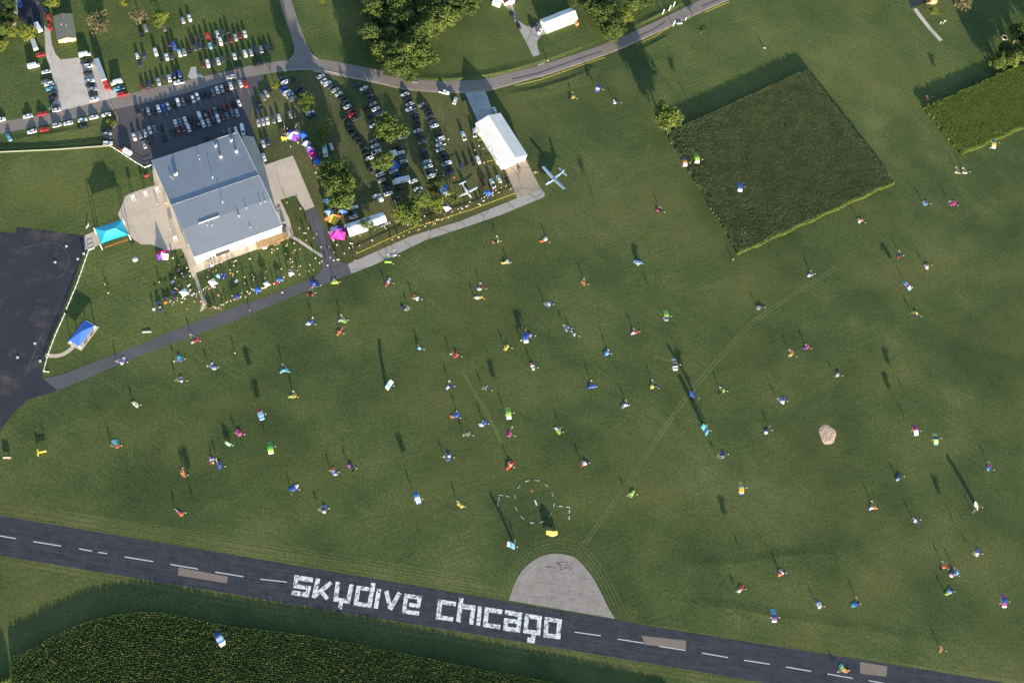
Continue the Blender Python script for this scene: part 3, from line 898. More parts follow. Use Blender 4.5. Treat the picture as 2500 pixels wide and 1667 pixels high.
W = 'trees in the wood beside the road'
wood = [(905, 22), (938, 48), (908, 82), (965, 20), (992, 52), (950, 92), (988, 95), (1022, 15), (1052, 32), (1078, 18), (1112, 8), (1048, 64), (1022, 92), (1000, 125), (965, 128), (932, 122), (1008, 152), (976, 160), (1032, 138), (950, 152), (998, 176), (1085, 42), (1140, 2), (1016, 58), (960, 58), (930, -8), (990, -14), (1050, -18), (1110, -22), (1150, -20), (880, -25)]
places = ['top left corner of the wood', 'left side of the wood, second from the top', 'left side of the wood, third from the top', 'upper middle of the wood', 'dark middle of the wood', 'left middle of the wood', 'centre of the wood, below its dark middle', 'upper right half of the wood', 'right half of the wood', 'upper right part of the wood, against the lawn', 'upper right end of the wood, at the picture edge', 'right flank of the wood, beside the lawn', 'right flank of the wood, halfway down', 'lower right flank of the wood', 'lower middle of the wood', 'lower left flank of the wood', 'tip of the wood nearest the road, right side', 'tip of the wood nearest the road, middle', 'right edge of the wood near its tip', 'tip of the wood nearest the road, left side', 'very lowest point of the wood, at the roadside', 'right shoulder of the wood, jutting over the lawn', 'far right end of the wood at the top edge', 'core of the wood, right of the dark middle', 'core of the wood, left of the dark middle', 'top edge of the picture, first in the wood', 'top edge of the picture, second in the wood', 'top edge of the picture, third in the wood', 'top edge of the picture, fourth in the wood', 'top edge of the picture, last in the wood', 'top edge left of the wood']
for i, (x, y) in enumerate(wood):
    r = RND.uniform(6.2, 8.4); h = RND.uniform(12, 16)
    if i in (16, 19, 20): r, h = 5.4, 9.0
    k = 'dgdgd'[i % 5]
    tree(x, y, r, h, k, ('dark' if k == 'd' else 'bright') + ' leafy tree at the ' + places[i], W, name='wood_tree')

single = [
    (1630, 283, 8.4, 15, 'g', 'round solitary tree at the left corner of the dark corn plot'),
    (1716, 70, 2.5, 6.5, 'd', 'small dark round tree alone below the road at upper right'),
    (1478, 30, 8.5, 14, 'd', 'large dark tree beside the white roofed house'),
    (1500, 60, 6.0, 12, 'd', 'dark tree between the house tree and the road'),
    (1493, 78, 6.0, 9, 'g', 'grey green tree standing closest to the road beyond the house'),
    (1525, 40, 5.0, 9, 'y', 'bright yellow green tree right of the house cluster'),
    (1545, 8, 5.5, 10, 'g', 'green tree behind the yellow green one at the top edge'),
    (1580, 4, 4.0, 8, 'g', 'smaller green tree at the top edge, left of the white posts'),
    (1404, 0, 4.0, 7, 'g', 'small tree behind the right end of the white roofed house'),
    (1445, 12, 6.5, 12, 'd', 'dark tree between house and large dark tree'),
    (2350, 4, 6.5, 12, 'b', 'greyish thin tree at the top edge, right of the brick house'),
    (2278, 28, 3.2, 6, 'y', 'small bright green tree in front of the brick house'),
    (2438, 150, 5.4, 10.5, 'g', 'left tree of the row along the yellow green corn'),
    (2468, 140, 6.4, 14, 'g', 'middle tree of the row along the yellow green corn'),
    (2500, 126, 6.8, 15, 'g', 'right tree of the row along the yellow green corn'),
    (2535, 108, 7.5, 17, 'd', 'dark tree at the right picture edge beside the yellow green corn'),
    (2575, 85, 8.5, 19, 'd', 'dark tree beyond the right picture edge'),
    (745.6, 248, 5.2, 15, 'g', 'rounded tree between the curved car rows and the grass lane'),
    (670.7, 207, 2.5, 6, 'y', 'small yellowing tree at the corner of the car park'),
    (796, 309, 5.0, 11, 't', 'thin leaved tree above the silver motorhome'),
    (777, 341, 5.2, 10, 't', 'thin tree overhanging the row of purple tents'),
    (952, 318, 8.8, 19, 'g', 'tallest broad tree among the parked cars'),
    (934.6, 393, 5.6, 14, 'g', 'compact tree beside the blue awning in the car field'),
    (813, 416, 7.4, 17, 'd', 'dark tree at the head of the camp, left of the grass lane'),
    (825, 448, 8.2, 17, 'd', 'broad dark tree in the middle of the camp'),
    (832, 482, 7.2, 14, 'g', 'green tree over the blue tents in the camp'),
    (850, 450, 4.5, 10, 'y', 'yellow green tree on the right side of the camp grove'),
    (1002, 516, 7.6, 12, 'g', 'broad bright tree right of the long white marquee'),
    (975, 524, 4.6, 10, 'y', 'yellow green tree closest to the marquee end'),
    (1066, 496, 4.8, 11, 'y', 'bright tree between the spectators and the blue canopy'),
    (1061, 451, 4.6, 10, 'd', 'dark tree behind the blue canopy'),
    (1108, 476, 5.0, 9, 't', 'thin tree overhanging the parked white aeroplane'),
    (1024, 486, 5.0, 12, 'g', 'green tree between the pale cars and the broad bright tree'),
    (898, 550, 4.8, 8, 't', 'thin grey green tree in front of the white marquee'),
    (68, 78, 4.8, 9, 'y', 'yellow green tree beside the shaded drive at upper left'),
    (28, 75, 3.6, 7, 'y', 'yellowing tree left of the shaded drive'),
    (4, 78, 4.4, 9, 'g', 'green tree at the left picture edge beside the drive'),
    (5, 108, 3.4, 7, 'y', 'small bright tree on the left picture edge below the drive'),
    (126, 2, 4.4, 10, 'y', 'bright tree at the top edge behind the shed'),
    (237, 56, 6.6, 8, 'b', 'nearly leafless brown tree right of the shed'),
    (338, 38, 5.4, 10, 'b', 'sparse bare limbed tree above the parked cars'),
    (392, 44, 4.8, 9, 'y', 'bright bushy tree right of the sparse bare limbed one'),
    (303, 2, 3.2, 7, 'y', 'small bright tree cut by the top edge, left of the sparse one'),
    (22, 12, 4.0, 8, 'd', 'dark tree in the hedge at the top left corner'),
    (10, 40, 3.5, 7, 'd', 'dark shrubby tree below the one in the top left corner'),
    (30, 42, 3.0, 6, 'd', 'dark tree tight beside the pale garden path'),
    (786, -2, 2.6, 6, 'y', 'small tree cut by the top edge right of the side road'),
    (1262, 300, 2.2, 3, 'd', 'low dark bush tight against the far side of the white hangar'),
    (2495, 80, 7.0, 15, 'd', 'dark tree standing in shade behind the row at the bright corn'),
    (2455, 118, 5.0, 11, 'd', 'dark tree tucked behind the middle tree of the row'),
    (8, 1660, 3.0, 3.5, 'g', 'bush at the bottom left corner beside the corn'),
]
single = [s for s in single if s[0] != 1262]
for x, y, r, h, k, lab in single:
    tree(x, y, r, h, k, lab, zst=1.12 if 'along the yellow green corn' in lab or 'picture edge beside' in lab or 'beyond the right' in lab else .9, name='bush' if 'bush ' in lab[:12] else 'broadleaf_tree', cat='bush' if 'bush ' in lab[:12] else 'tree')
# ornamental planting at the car-park corner
for i, (x, y) in enumerate([(262, 282), (276, 288), (280, 300), (272, 306), (262, 296)]):
    tree(x, y, RND.uniform(.9, 1.5), RND.uniform(1.2, 2.0), 'b' if i % 2 else 'y', ('brown' if i % 2 else 'bright') + ' flower bed shrub at the car park mouth, ' + ['beside the kerb top', 'on the kerb bend', 'at the kerb bottom', 'in the lower bed', 'next to the lawn'][i], 'flower bed shrubs', 'shrub', 'shrub')
for i, (x, y) in enumerate([(508, 745), (516, 747), (512, 751)]):
    tree(x, y, .8, .9, 'y', 'low yellow shrub between the forked garden paths, ' + ['upper', 'right', 'lower'][i] + ' one', 'fork bed shrubs', 'shrub', 'shrub')

# ---------------------------------------------------------------- buildings
WHITE_WALL = simple('white_metal_wall', (.72, .72, .70), .55, .05, .8)
ROOF_G = simple('grey_metal_roof', (.235, .255, .285), .5, .06, .15, 0.0, .5)
ROOF_W = simple('white_metal_roof', (.66, .65, .62), .5, .07, .3)
ROOF_S = simple('shingle_roof', (.15, .15, .12), .9, .15, 1.2)
ROOF_B = simple('brown_shingle_roof', (.09, .06, .05), .9, .2, 1.2)
TRIM = simple('white_trim', (.78, .78, .76), .5, .05)
TRIM_B = simple('pale_blue_trim', (.38, .55, .74), .5, .05)
DARK = simple('dark_glass', (.02, .025, .03), .15, .1)
WOOD = simple('deck_wood', (.36, .23, .11), .7, .25, 2.0)
WOOD_D = simple('weathered_rail_wood', (.20, .15, .09), .8, .25, 2.0)
PIPE = simple('galvanised_pipe', (.55, .55, .52), .4, .1)
BRICK = simple('orange_brick', (.42, .19, .08), .8, .2, 3.0)
SIDING = simple('tan_siding', (.50, .31, .17), .7, .15, 2.0)
CONCP = simple('smooth_concrete', (.55, .49, .42), .8, .1, 1.0)
STEELD = simple('dark_steel', (.05, .05, .055), .5, .2)

# --- main hall: two low gables side by side, the front one a step higher
zE = 8.0
NW, NE, SE, SW = [P(x, y, zE) for x, y in ((384.6, 384.8), (587.8, 318.3), (686.4, 549.8), (474.4, 625.7))]
o = SW.copy(); ux = (SE - SW); LX = ux.length; ux.normalize(); uy = Vector((-ux.y, ux.x, 0))
LY = ((NW - SW).dot(uy) + (NE - SE).dot(uy)) / 2
yr = (P(428, 498, 9.2) - SW).dot(uy)                       # the step between the two roofs
hall = empty('hall', (o.x, o.y, 0), math.atan2(ux.y, ux.x), 'large grey roofed white hall between the car park and the spectators', 'building')
def qface(b, pts, m=0): b.face(pts, m)
zS, zM, zR, zN0 = 7.7, 8.75, 8.65, 8.35
ym = yr * .52
b = MB()                                    # walls
wt = .25
for poly, z1 in (([(0, 0), (LX, 0), (LX, wt), (0, wt)], zS), ):
    b.prism(poly, 0, z1)
b.build('wall', WHITE_WALL, hall)
b = MB(); b.prism([(0, LY - wt), (LX, LY - wt), (LX, LY), (0, LY)], 0, 6.6); b.build('wall', WHITE_WALL, hall)
for x0, x1 in ((0, wt), (LX - wt, LX)):
    b = MB()
    prof = [(wt + .01, 0), (LY - wt - .01, 0), (LY - wt - .01, 6.5), (yr, zN0), (yr, zR), (ym, zM), (wt + .01, zS)]
    f0 = [(x0, y, z) for y, z in prof]; f1 = [(x1, y, z) for y, z in prof]
    b.face(f0[::-1] if x0 == 0 else f0[::-1]); b.face(f1)
    for k in range(len(prof)):
        a, c = k, (k + 1) % len(prof)
        b.face([f0[a], f0[c], f1[c], f1[a]])
    b.build('wall', WHITE_WALL, hall)


def slab(name, y0, z0, y1, z1, mat, th=.18, ov=.35, x0=None, x1=None, parent=None, ribs=0.0):
    """A sloping roof panel from (y0,z0) to (y1,z1) across the building's length, with standing seams."""
    x0 = -ov if x0 is None else x0; x1 = LX + ov if x1 is None else x1
    b = MB()
    t = [(x0, y0, z0 + th), (x1, y0, z0 + th), (x1, y1, z1 + th), (x0, y1, z1 + th)]
    u = [(x, y, z - th) for x, y, z in t]
    b.face(t); b.face(u[::-1])
    for k in range(4):
        a, c = k, (k + 1) % 4
        b.face([u[a], u[c], t[c], t[a]])
    r = b.build(name, mat, parent)
    if ribs:
        s = MB()
        n = int((x1 - x0) / ribs)
        for k in range(1, n):
            x = x0 + (x1 - x0) * k / n
            s.face([(x - .04, y0, z0 + th + .002), (x - .02, y0, z0 + th + .07), (x - .02, y1, z1 + th + .07), (x - .04, y1, z1 + th + .002)][::-1])
            s.face([(x - .02, y0, z0 + th + .07), (x + .02, y0, z0 + th + .07), (x + .02, y1, z1 + th + .07), (x - .02, y1, z1 + th + .07)])
            s.face([(x + .04, y0, z0 + th + .002), (x + .02, y0, z0 + th + .07), (x + .02, y1, z1 + th + .07), (x + .04, y1, z1 + th + .002)])
        so = s.build('standing_seam', mat, r); so['kind'] = 'stuff'
    return r


rS = slab('roof', -.35, zS, ym, zM, ROOF_G, parent=hall, ribs=1.1)
rM = slab('roof', ym, zM, yr + .25, zR, ROOF_G, parent=hall, ribs=1.1)
rN = slab('roof', yr - .02, zN0, LY + .35, 6.5, ROOF_G, th=.16, parent=hall, ribs=1.1)
b = MB()                                    # eaves trim and step flashing
b.box((LX / 2, -.42, zS + .03), (LX + .9, .12, .42)); b.build('eave_trim', TRIM, hall)
b = MB(); b.box((LX / 2, yr + .30, zR - .02), (LX + .74, .10, .46)); b.build('step_flashing', TRIM, hall)
b = MB(); b.box((LX - 6, LY + .42, 6.58), (12, .12, .3)); b.build('gutter', TRIM, hall)
for x0 in (-.42, LX + .42):
    b = MB()
    for (ya, za, yb, zb) in ((-.35, zS, ym, zM), (ym, zM, yr + .2, zR), (yr + .36, zN0, LY + .3, 6.5)):
        b.face([(x0 - .07, ya, za - .15), (x0 - .07, yb, zb - .15), (x0 - .07, yb, zb + .3), (x0 - .07, ya, za + .3)])
        b.face([(x0 + .07, ya, za - .15), (x0 + .07, ya, za + .3), (x0 + .07, yb, zb + .3), (x0 + .07, yb, zb - .15)])
        b.face([(x0 - .07, ya, za + .3), (x0 - .07, yb, zb + .3), (x0 + .07, yb, zb + .3), (x0 + .07, ya, za + .3)])
    b.build('verge_trim', TRIM, hall)


def hallpt(px, py, z):
    w = P(px, py, z) - o
    return w.dot(ux), w.dot(uy)


def roofz(y):
    if y > yr + .3: return zN0 + .16 + (y - yr) / (LY - yr) * (6.5 - zN0)
    if y > ym: return zM + .18 + (y - ym) / (yr - ym) * (zR - zM)
    return zS + .18 + y / ym * (zM - zS)


VENTM = simple('vent_housing_white', (.55, .55, .53), .6, .1)
for px, py in ((526, 352), (564, 339), (538, 380), (576, 367)):
    x, y = hallpt(px, py, 8.9); z = roofz(y)
    v = empty('roof_vent', (0, 0, 0)); v.parent = hall; v.location = (x, y, z)
    b = MB(); b.box((0, 0, .75), (1.2, 1.2, 1.8)); b.box((0, 0, 1.72), (1.4, 1.4, .14)); b.build('housing', VENTM, v)
    b = MB(); b.tube((0, 0, 1.79), (0, 0, 1.95), .48, 10); b.build('fan_cap', STEELD, v)
for px, py, h in ((484, 377, 1.0), (486, 385, .8), (430, 425, 1.2), (416, 428, .6), (420, 433, .6), (519, 433, 1.6), (544, 495, 1.5), (582, 527, 1.1), (585, 529, .9), (636, 498, 1.0), (647, 493, .8), (506, 550, .6), (517, 550, .6), (611, 554, .6), (601, 509, .8)):
    x, y = hallpt(px, py, 9.0); z = roofz(y)
    b = MB(); b.tube((0, 0, -.1), (0, 0, h), .16, 8); b.tube((0, 0, h), (0, 0, h + .12), .26, 8)
    b.build('flue_pipe', PIPE, hall, (x, y, z))
x, y = hallpt(428, 424, 8.6)
b = MB(); b.box((0, 0, .5), (1.6, .9, 1.0)); b.box((.9, .2, .8), (.4, .4, 1.6)); b.build('air_conditioner', PIPE, hall, (x, y, roofz(y)))
b = MB()
for k in range(9): b.box((k * 1.15, 0, .22), (1.0, .35, .36))
b.build('ridge_vent', TRIM, hall, (hallpt(489, 547, 9)[0], ym, roofz(ym)))
# front wall: doors, windows, pilasters
def fx(f): return f * LX
for f in (.355, .66):
    b = MB(); b.box((0, -.05, zS / 2 - .2), (1.3, .1, zS - .5)); b.build('pilaster', TRIM_B, hall, (fx(f), 0, 0))
for f, w, h, z in ((.09, 1.2, .5, 5.6), (.12, .8, .5, 5.6), (.255, 1.4, .5, 5.2), (.435, 2.2, .9, 2.4), (.46, 2.2, .9, 2.4), (.51, 1.6, 1.0, 2.2), (.53, 1.6, 1.0, 2.2), (.55, 1.6, 1.0, 2.2), (.78, .8, .7, 5.4), (.80, .8, .7, 5.4), (.20, 1.0, 2.0, 1.0), (.165, 1.0, 2.1, 1.05)):
    fr = MB(); fr.box((0, -.03, z), (w + .25, .06, h + .25)); fo = fr.build('window' if z > 1.5 else 'door', TRIM, hall, (fx(f), 0, 0))
    g = MB(); g.box((0, -.075, z), (w, .03, h)); g.build('pane', DARK, fo)
aw = MB()
aw.face([(-3.6, -.02, 3.3), (3.6, -.02, 3.3), (3.6, -1.5, 2.8), (-3.6, -1.5, 2.8)]); aw.face([(-3.6, -1.5, 2.74), (3.6, -1.5, 2.74), (3.6, -.02, 3.24), (-3.6, -.02, 3.24)])
for x in (-3.5, 3.5): aw.tube((x, -1.45, 0), (x, -1.45, 2.75), .05)
aw.build('awning', STEELD, hall, (fx(.30), 0, 0))
# timber deck with pergola at the right end of the front
dk = MB(); dk.box((0, -2.2, .35), (16, 4.2, .3)); deck = dk.build('deck', WOOD, hall, (fx(.86), 0, 0))
for k in range(17):
    b = MB(); b.box((-7.8 + k * .975, -3.1, 3.0), (.14, 2.0, .2)); b.build('pergola_beam', WOOD_D, deck)
b = MB()
for y in (-2.2, -4.05): b.box((0, y, 2.84), (16.0, .16, .14))
for x in (-7.8, -2.6, 2.6, 7.8): b.box((x, -4.05, 1.64), (.16, .16, 2.28))
b.build('pergola_frame', WOOD_D, deck)
b = MB()
for k in range(26): b.box((-7.8 + k * .62, -4.22, 1.0), (.07, .07, 1.0))
b.box((0, -4.22, 1.52), (15.8, .10, .09)); b.build('deck_rail', WOOD, deck)
b = MB()
for k in range(4): b.box((1.5, -4.5 - .3 * k, .42 - .1 * k), (3.0, .3, .10))
b.build('deck_step', WOOD, deck)
b = MB(); b.box((-1.2, -4.85, .75), (3.4, .12, .12), .25); b.box((2.2, -4.95, .75), (3.2, .12, .12), .25); b.build('ramp_rail', WOOD_D, deck)

# --- white hangar
zE = 4.6
c = [P(x, y, zE) for x, y in ((1167.3, 300.5), (1226.9, 272.9), (1285.7, 379.1), (1226.9, 400.9))]
o2 = (c[3] + (c[2] - c[1] + c[0])) / 2; u2 = (c[2] - c[3] + c[1] - c[0]).normalized(); v2 = Vector((-u2.y, u2.x, 0))
HX = ((c[2] - c[3]).length + (c[1] - c[0]).length) / 2; HY = ((c[0] - c[3]).length + (c[1] - c[2]).length) / 2
hg = empty('hangar', (o2.x, o2.y, 0), math.atan2(u2.y, u2.x), 'long white gabled hangar beside the parked turboprop', 'building')
zr = 7.2
for x0, x1 in ((0, .2), (HX - .2, HX)):
    b = MB(); b.prism([(x0, .21), (x1, .21), (x1, HY - .21), (x0, HY - .21)], 0, zE); b.build('wall', WHITE_WALL, hg)
for y0, y1 in ((0, .2), (HY - .2, HY)):
    b = MB()
    prof = [(0, 0), (HX, 0), (HX, zE), (HX / 2, zr), (0, zE)]
    f0 = [(x, y0, z) for x, z in prof]; f1 = [(x, y1, z) for x, z in prof]
    b.face(f0); b.face(f1[::-1])
    for k in range(5): b.face([f1[k], f1[(k + 1) % 5], f0[(k + 1) % 5], f0[k]])
    b.build('wall', WHITE_WALL, hg)
for s in (0, 1):
    b = MB()
    xa, xb = (-.4, HX / 2) if s == 0 else (HX / 2, HX + .4)
    za, zb = (zE - .08, zr + .1) if s == 0 else (zr + .1, zE - .08)
    t = [(xa, -.4, za + .12), (xb, -.4, zb + .12), (xb, HY + .4, zb + .12), (xa, HY + .4, za + .12)]
    u_ = [(x, y, z - .12) for x, y, z in t]
    b.face(t); b.face(u_[::-1])
    for k in range(4): b.face([u_[k], u_[(k + 1) % 4], t[(k + 1) % 4], t[k]])
    r = b.build('roof', ROOF_W, hg)
    sm = MB(); n = int(HY / .9)
    for k in range(1, n):
        y = -.4 + (HY + .8) * k / n
        sm.face([(xa, y - .05, za + .122), (xb, y - .05, zb + .122), (xb, y, zb + .15), (xa, y, za + .15)])
        sm.face([(xa, y, za + .15), (xb, y, zb + .15), (xb, y + .05, zb + .122), (xa, y + .05, za + .122)])
    so = sm.build('standing_seam', ROOF_W, r); so['kind'] = 'stuff'
b = MB(); b.box((HX / 2, HY / 2, zr + .25), (.5, HY + .8, .08)); b.build('ridge_cap', TRIM, hg)
b = MB(); b.box((HX / 2, -.06, 2.1), (HX * .62, .1, 4.0)); b.build('hangar_door', simple('ribbed_white_door', (.74, .74, .71), .5, .06, 2.5), hg)
for k in range(3):
    b = MB(); b.box((-.06, HY * (.22 + .26 * k), 2.6), (.1, 1.2, .9)); fo = b.build('window', TRIM, hg)
    b = MB(); b.box((-.125, HY * (.22 + .26 * k), 2.6), (.02, 1.0, .7)); b.build('pane', DARK, fo)
for y in (HY * .8, HY * .12):
    b = MB(); b.box((-.8, y, 2.9), (1.4, 2.2, .12), M=Matrix.Rotation(math.radians(-18), 3, 'Y')); b.build('door_canopy', TRIM, hg)
for y, n_ in ((HY * .9, 5.0), (HY * .35, 6.0)):
    b = MB(); b.tube((-.2, y, 3.0), (-.2, y, zE + 1.6), .08); b.build('flue_pipe', STEELD, hg)


def gable_house(name, px, z0, zr, wall, roof, label, ov=.5, cat='house', chimney=False, step=0.0, doors=((.5, 2.6),)):
    """px: the four wall corners at the ground, front left, front right, back right, back left; ridge runs front to back."""
    a, b_, c_, d_ = [P(*q) for q in px]
    u = ((b_ - a) + (c_ - d_)).normalized(); v = Vector((-u.y, u.x, 0))
    X = ((b_ - a).length + (c_ - d_).length) / 2; Y = ((d_ - a).dot(v) + (c_ - b_).dot(v)) / 2
    h = empty(name, (a.x, a.y, 0), math.atan2(u.y, u.x), label, cat)
    for x0, x1 in ((0, .2), (X - .2, X)):
        m = MB(); m.prism([(x0, .21), (x1, .21), (x1, Y - .21), (x0, Y - .21)], 0, z0); m.build('wall', wall, h)
    for y0, y1 in ((0, .2), (Y - .2, Y)):
        m = MB(); prof = [(0, 0), (X, 0), (X, z0), (X / 2, zr), (0, z0)]
        f0 = [(x, y0, z) for x, z in prof]; f1 = [(x, y1, z) for x, z in prof]
        m.face(f0); m.face(f1[::-1])
        for k in range(5): m.face([f1[k], f1[(k + 1) % 5], f0[(k + 1) % 5], f0[k]])
        m.build('wall', wall, h)
    sl = (zr - z0) / (X / 2)
    for s in (0, 1):
        ys = [(-ov, Y + ov, 0.0)] if not step else [(-ov, Y * .52, 0.0), (Y * .52 + .005, Y + ov, step)]
        for ya, yb, dz in ys:
            m = MB()
            xa, xb = (-ov, X / 2) if s == 0 else (X / 2, X + ov)
            za, zb = (z0 - ov * sl + .05 + dz, zr + .05 + dz) if s == 0 else (zr + .05 + dz, z0 - ov * sl + .05 + dz)
            t = [(xa, ya, za + .15), (xb, ya, zb + .15), (xb, yb, zb + .15), (xa, yb, za + .15)]
            u_ = [(x, y, z - .15) for x, y, z in t]
            m.face(t); m.face(u_[::-1])
            for k in range(4): m.face([u_[k], u_[(k + 1) % 4], t[(k + 1) % 4], t[k]])
            r = m.build('roof', roof, h)
    for f, w in doors:
        m = MB(); m.box((X * f, -.05, 1.1), (w, .08, 2.2)); m.build('door', TRIM, h)
    for f in (.25, .6):
        m = MB(); m.box((X + .04, Y * f, 1.6), (.08, 1.6, 1.2)); w_ = m.build('window', TRIM, h)
        m = MB(); m.box((X + .09, Y * f, 1.6), (.02, 1.35, .95)); m.build('pane', DARK, w_)
    if chimney:
        m = MB(); m.box((X * .6, Y * .4, zr + .3), (.7, .7, 1.6)); m.build('chimney', BRICK, h)
    return h


gable_house('shed', ((144.5, 106), (186, 99.5), (183, 44), (139, 49)), 2.7, 4.0, SIDING, ROOF_S, 'tan shed with a plain grey green shingle roof beside the gravel drive', cat='shed', doors=((.35, 1.0), (.75, 1.0)))
b = bpy.data.objects['shed']
m = MB(); m.tube((0, 0, 3.2), (0, 0, 4.6), .09); m.build('flue_pipe', PIPE, b, (3.2, 8.0, .4))
m = MB(); m.tube((0, 0, 3.2), (0, 0, 4.4), .09); m.build('flue_pipe', PIPE, b, (5.4, 7.0, .4))
# the ridge of this house runs along its long side
gable_house('house', ((1336, 82), (1399, 45), (1385, 20), (1318, 58)) if False else ((1318, 58), (1336, 82), (1399, 45), (1384, 20)), 3.0, 5.2, TRIM, ROOF_W, 'white roofed house at the head of the curved concrete drive', step=.25, doors=((.3, 2.4), (.7, 2.4)))
m = MB(); m.box((0, 0, .9), (2.2, 1.6, 1.8)); m.build('porch', BRICK, bpy.data.objects['house'], (8.9, 19, 0))
gable_house('house', ((1231, 15), (1256, 7), (1250, -25), (1226, -22)), 2.9, 4.6, simple('cream_siding', (.62, .52, .46), .7, .1, 2.0), ROOF_B, 'brown roofed house cut by the top edge above the line of dark cars', doors=((.5, 4.6),))
gable_house('house', ((2262, 10), (2284, 10), (2286, -22), (2264, -24)), 2.9, 5.0, BRICK, ROOF_B, 'orange brick house cut by the top edge at the upper right', chimney=True, doors=((.6, 1.2),))
b = MB(); b.box((0, 0, 1.3), (4.5, 6.5, 2.6)); b.box((0, 0, 2.66), (4.9, 6.9, .12)); b.box((0, -3.3, 1.2), (2.0, .1, 1.2))
tag(b.build('garden_building', TRIM, None, P(1215, 6), -.35), 'white slatted outbuilding at the top edge left of the brown roofed house', 'outbuilding')

# --- blue roofed pavilion and turquoise shade sail
def hip(b, X, Y, z0, z1, ridge, m=0, ov=0.0, mats=(0, 0, 0, 0)):
    cs = [(-X / 2, -Y / 2), (X / 2, -Y / 2), (X / 2, Y / 2), (-X / 2, Y / 2)]
    r0, r1 = (-ridge / 2, 0, z1), (ridge / 2, 0, z1)
    p = [(x, y, z0) for x, y in cs]
    b.face([p[0], p[1], r1, r0], mats[0]); b.face([p[1], p[2], r1], mats[1]); b.face([p[2], p[3], r0, r1], mats[2]); b.face([p[3], p[0], r0], mats[3])
    for k in range(4): 
        a, c_ = p[k], p[(k + 1) % 4]
        b.face([(a[0], a[1], a[2] - .12), (c_[0], c_[1], c_[2] - .12), c_, a], mats[k])
    b.face([(x, y, z - .12) for x, y, z in p[::-1]], mats[0])


BLUE_R = simple('blue_metal_roof', (.06, .16, .52), .45, .08, .6)
TEAL = simple('turquoise_fabric', (.03, .42, .56), .6, .06, .8)
T0 = P(209.5, 805, 2.6)
aP = P(232, 797); bP = P(195, 846)
rz = math.atan2(aP.y - bP.y, aP.x - bP.x)
pav = empty('pavilion', P(203, 818), rz, 'small blue roofed pavilion on a pale slab beside the white fence', 'pavilion')
b = MB(); b.box((0, 0, .08), (13.6, 7.4, .16)); b.build('slab', CONCP, pav)
b = MB(); hip(b, 12.0, 5.6, 2.7, 4.1, .3); b.build('roof', BLUE_R, pav)
for x in (-5.7, 5.7):
    for y in (-2.5, 2.5):
        b = MB(); b.box((0, 0, 1.35), (.3, .3, 2.4)); b.build('post', TRIM, pav, (x, y, 0))
b = MB()
for y in (-2.6, 2.6): b.box((0, y, 2.5), (11.7, .18, .2))
for x in (-5.7, 5.7): b.box((x, 0, 2.5), (.18, 4.98, .2))
b.build('roof_beam', TRIM, pav)
for x in (-2.4, 2.2):
    b = MB(); b.box((0, 0, .45), (2.2, .45, .08)); b.box((-.8, 0, .26), (.1, .4, .30)); b.box((.8, 0, .26), (.1, .4, .30))
    tag(b.build('bench', simple('dark_bench_wood', (.14, .04, .03), .7, .2), None, pav.matrix_world @ Vector((0, 0, 0)), rz), 'dark red bench on the pavilion slab, ' + ('nearer the path' if x < 0 else 'farther from the path'), 'bench', 'pavilion benches')
    bpy.data.objects[-1] if False else None
_bs = [ob for ob in bpy.data.objects if ob.name.startswith('bench')]
for ob, x in zip(_bs, (-2.4, 2.2)):
    q = Matrix.Rotation(rz, 3, 'Z') @ Vector((x, -3.25, .16))
    ob.location = Vector(pav.location) + q
strip('garden_path', smoothline([(111, 867), (135, 869), (155, 864), (172, 853), (181, 842)], 6), 1.8, .013, CONC)

zz = 5.2
cs = [P(x, y, zz) for x, y in ((232, 557), (300, 535), (312, 573), (243, 598))]
cen = sum(cs, Vector()) / 4
ang = math.atan2(cs[1].y - cs[0].y, cs[1].x - cs[0].x)
sail = empty('shade_canopy', (cen.x, cen.y, 0), ang, 'large turquoise hipped shade canopy on white posts by the plaza', 'canopy')
SX = ((cs[1] - cs[0]).length + (cs[2] - cs[3]).length) / 2; SY = ((cs[3] - cs[0]).length + (cs[2] - cs[1]).length) / 2
b = MB()
# sagging hip surface
nseg = 8
p = [Vector((-SX / 2, -SY / 2, zz)), Vector((SX / 2, -SY / 2, zz)), Vector((SX / 2, SY / 2, zz)), Vector((-SX / 2, SY / 2, zz))]
r0, r1 = Vector((-SX * .17, 0, zz + 2.1)), Vector((SX * .17, 0, zz + 2.1))
for tri in ((p[0], p[1], r1, r0), (p[1], p[2], r1, r1), (p[2], p[3], r0, r1), (p[3], p[0], r0, r0)):
    for i in range(nseg):
        for j in range(4):
            def pt(s, t_):
                lo_ = tri[0].lerp(tri[1], s); hi_ = tri[3].lerp(tri[2], s); q_ = lo_.lerp(hi_, t_)
                inn = (1 - t_) * 4 * s * (1 - s)
                mid__ = Vector((0, 0, q_.z)); q_ = q_.lerp(mid__, inn * .06)
                q_.z -= .35 * math.sin(math.pi * t_) ; return q_
            b.face([pt(i / nseg, j / 4), pt((i + 1) / nseg, j / 4), pt((i + 1) / nseg, (j + 1) / 4), pt(i / nseg, (j + 1) / 4)])
b.build('sail', TEAL, sail)
for q in p:
    k = MB(); k.tube((q.x * 1.02, q.y * 1.02, 0), (q.x * 1.02, q.y * 1.02, zz + .1), .2, 8); k.build('post', TRIM, sail)
b = MB(); b.box((0, -SY / 2 + .4, .5), (SX * .8, .4, .1))
for k in range(5): b.box((-SX * .36 + k * SX * .18, -SY / 2 + .4, .24), (.1, .35, .44))
tag(b.build('bench', simple('orange_bench', (.55, .17, .06), .6, .15), None, (cen.x, cen.y, 0), ang), 'long orange bench under the front edge of the turquoise canopy', 'bench')
b = MB()
for y in (SY * .15, SY * .4): b.box((0, y, .5), (SX * .8, .4, .1)); b.box((0, y, .24), (SX * .7, .12, .44))
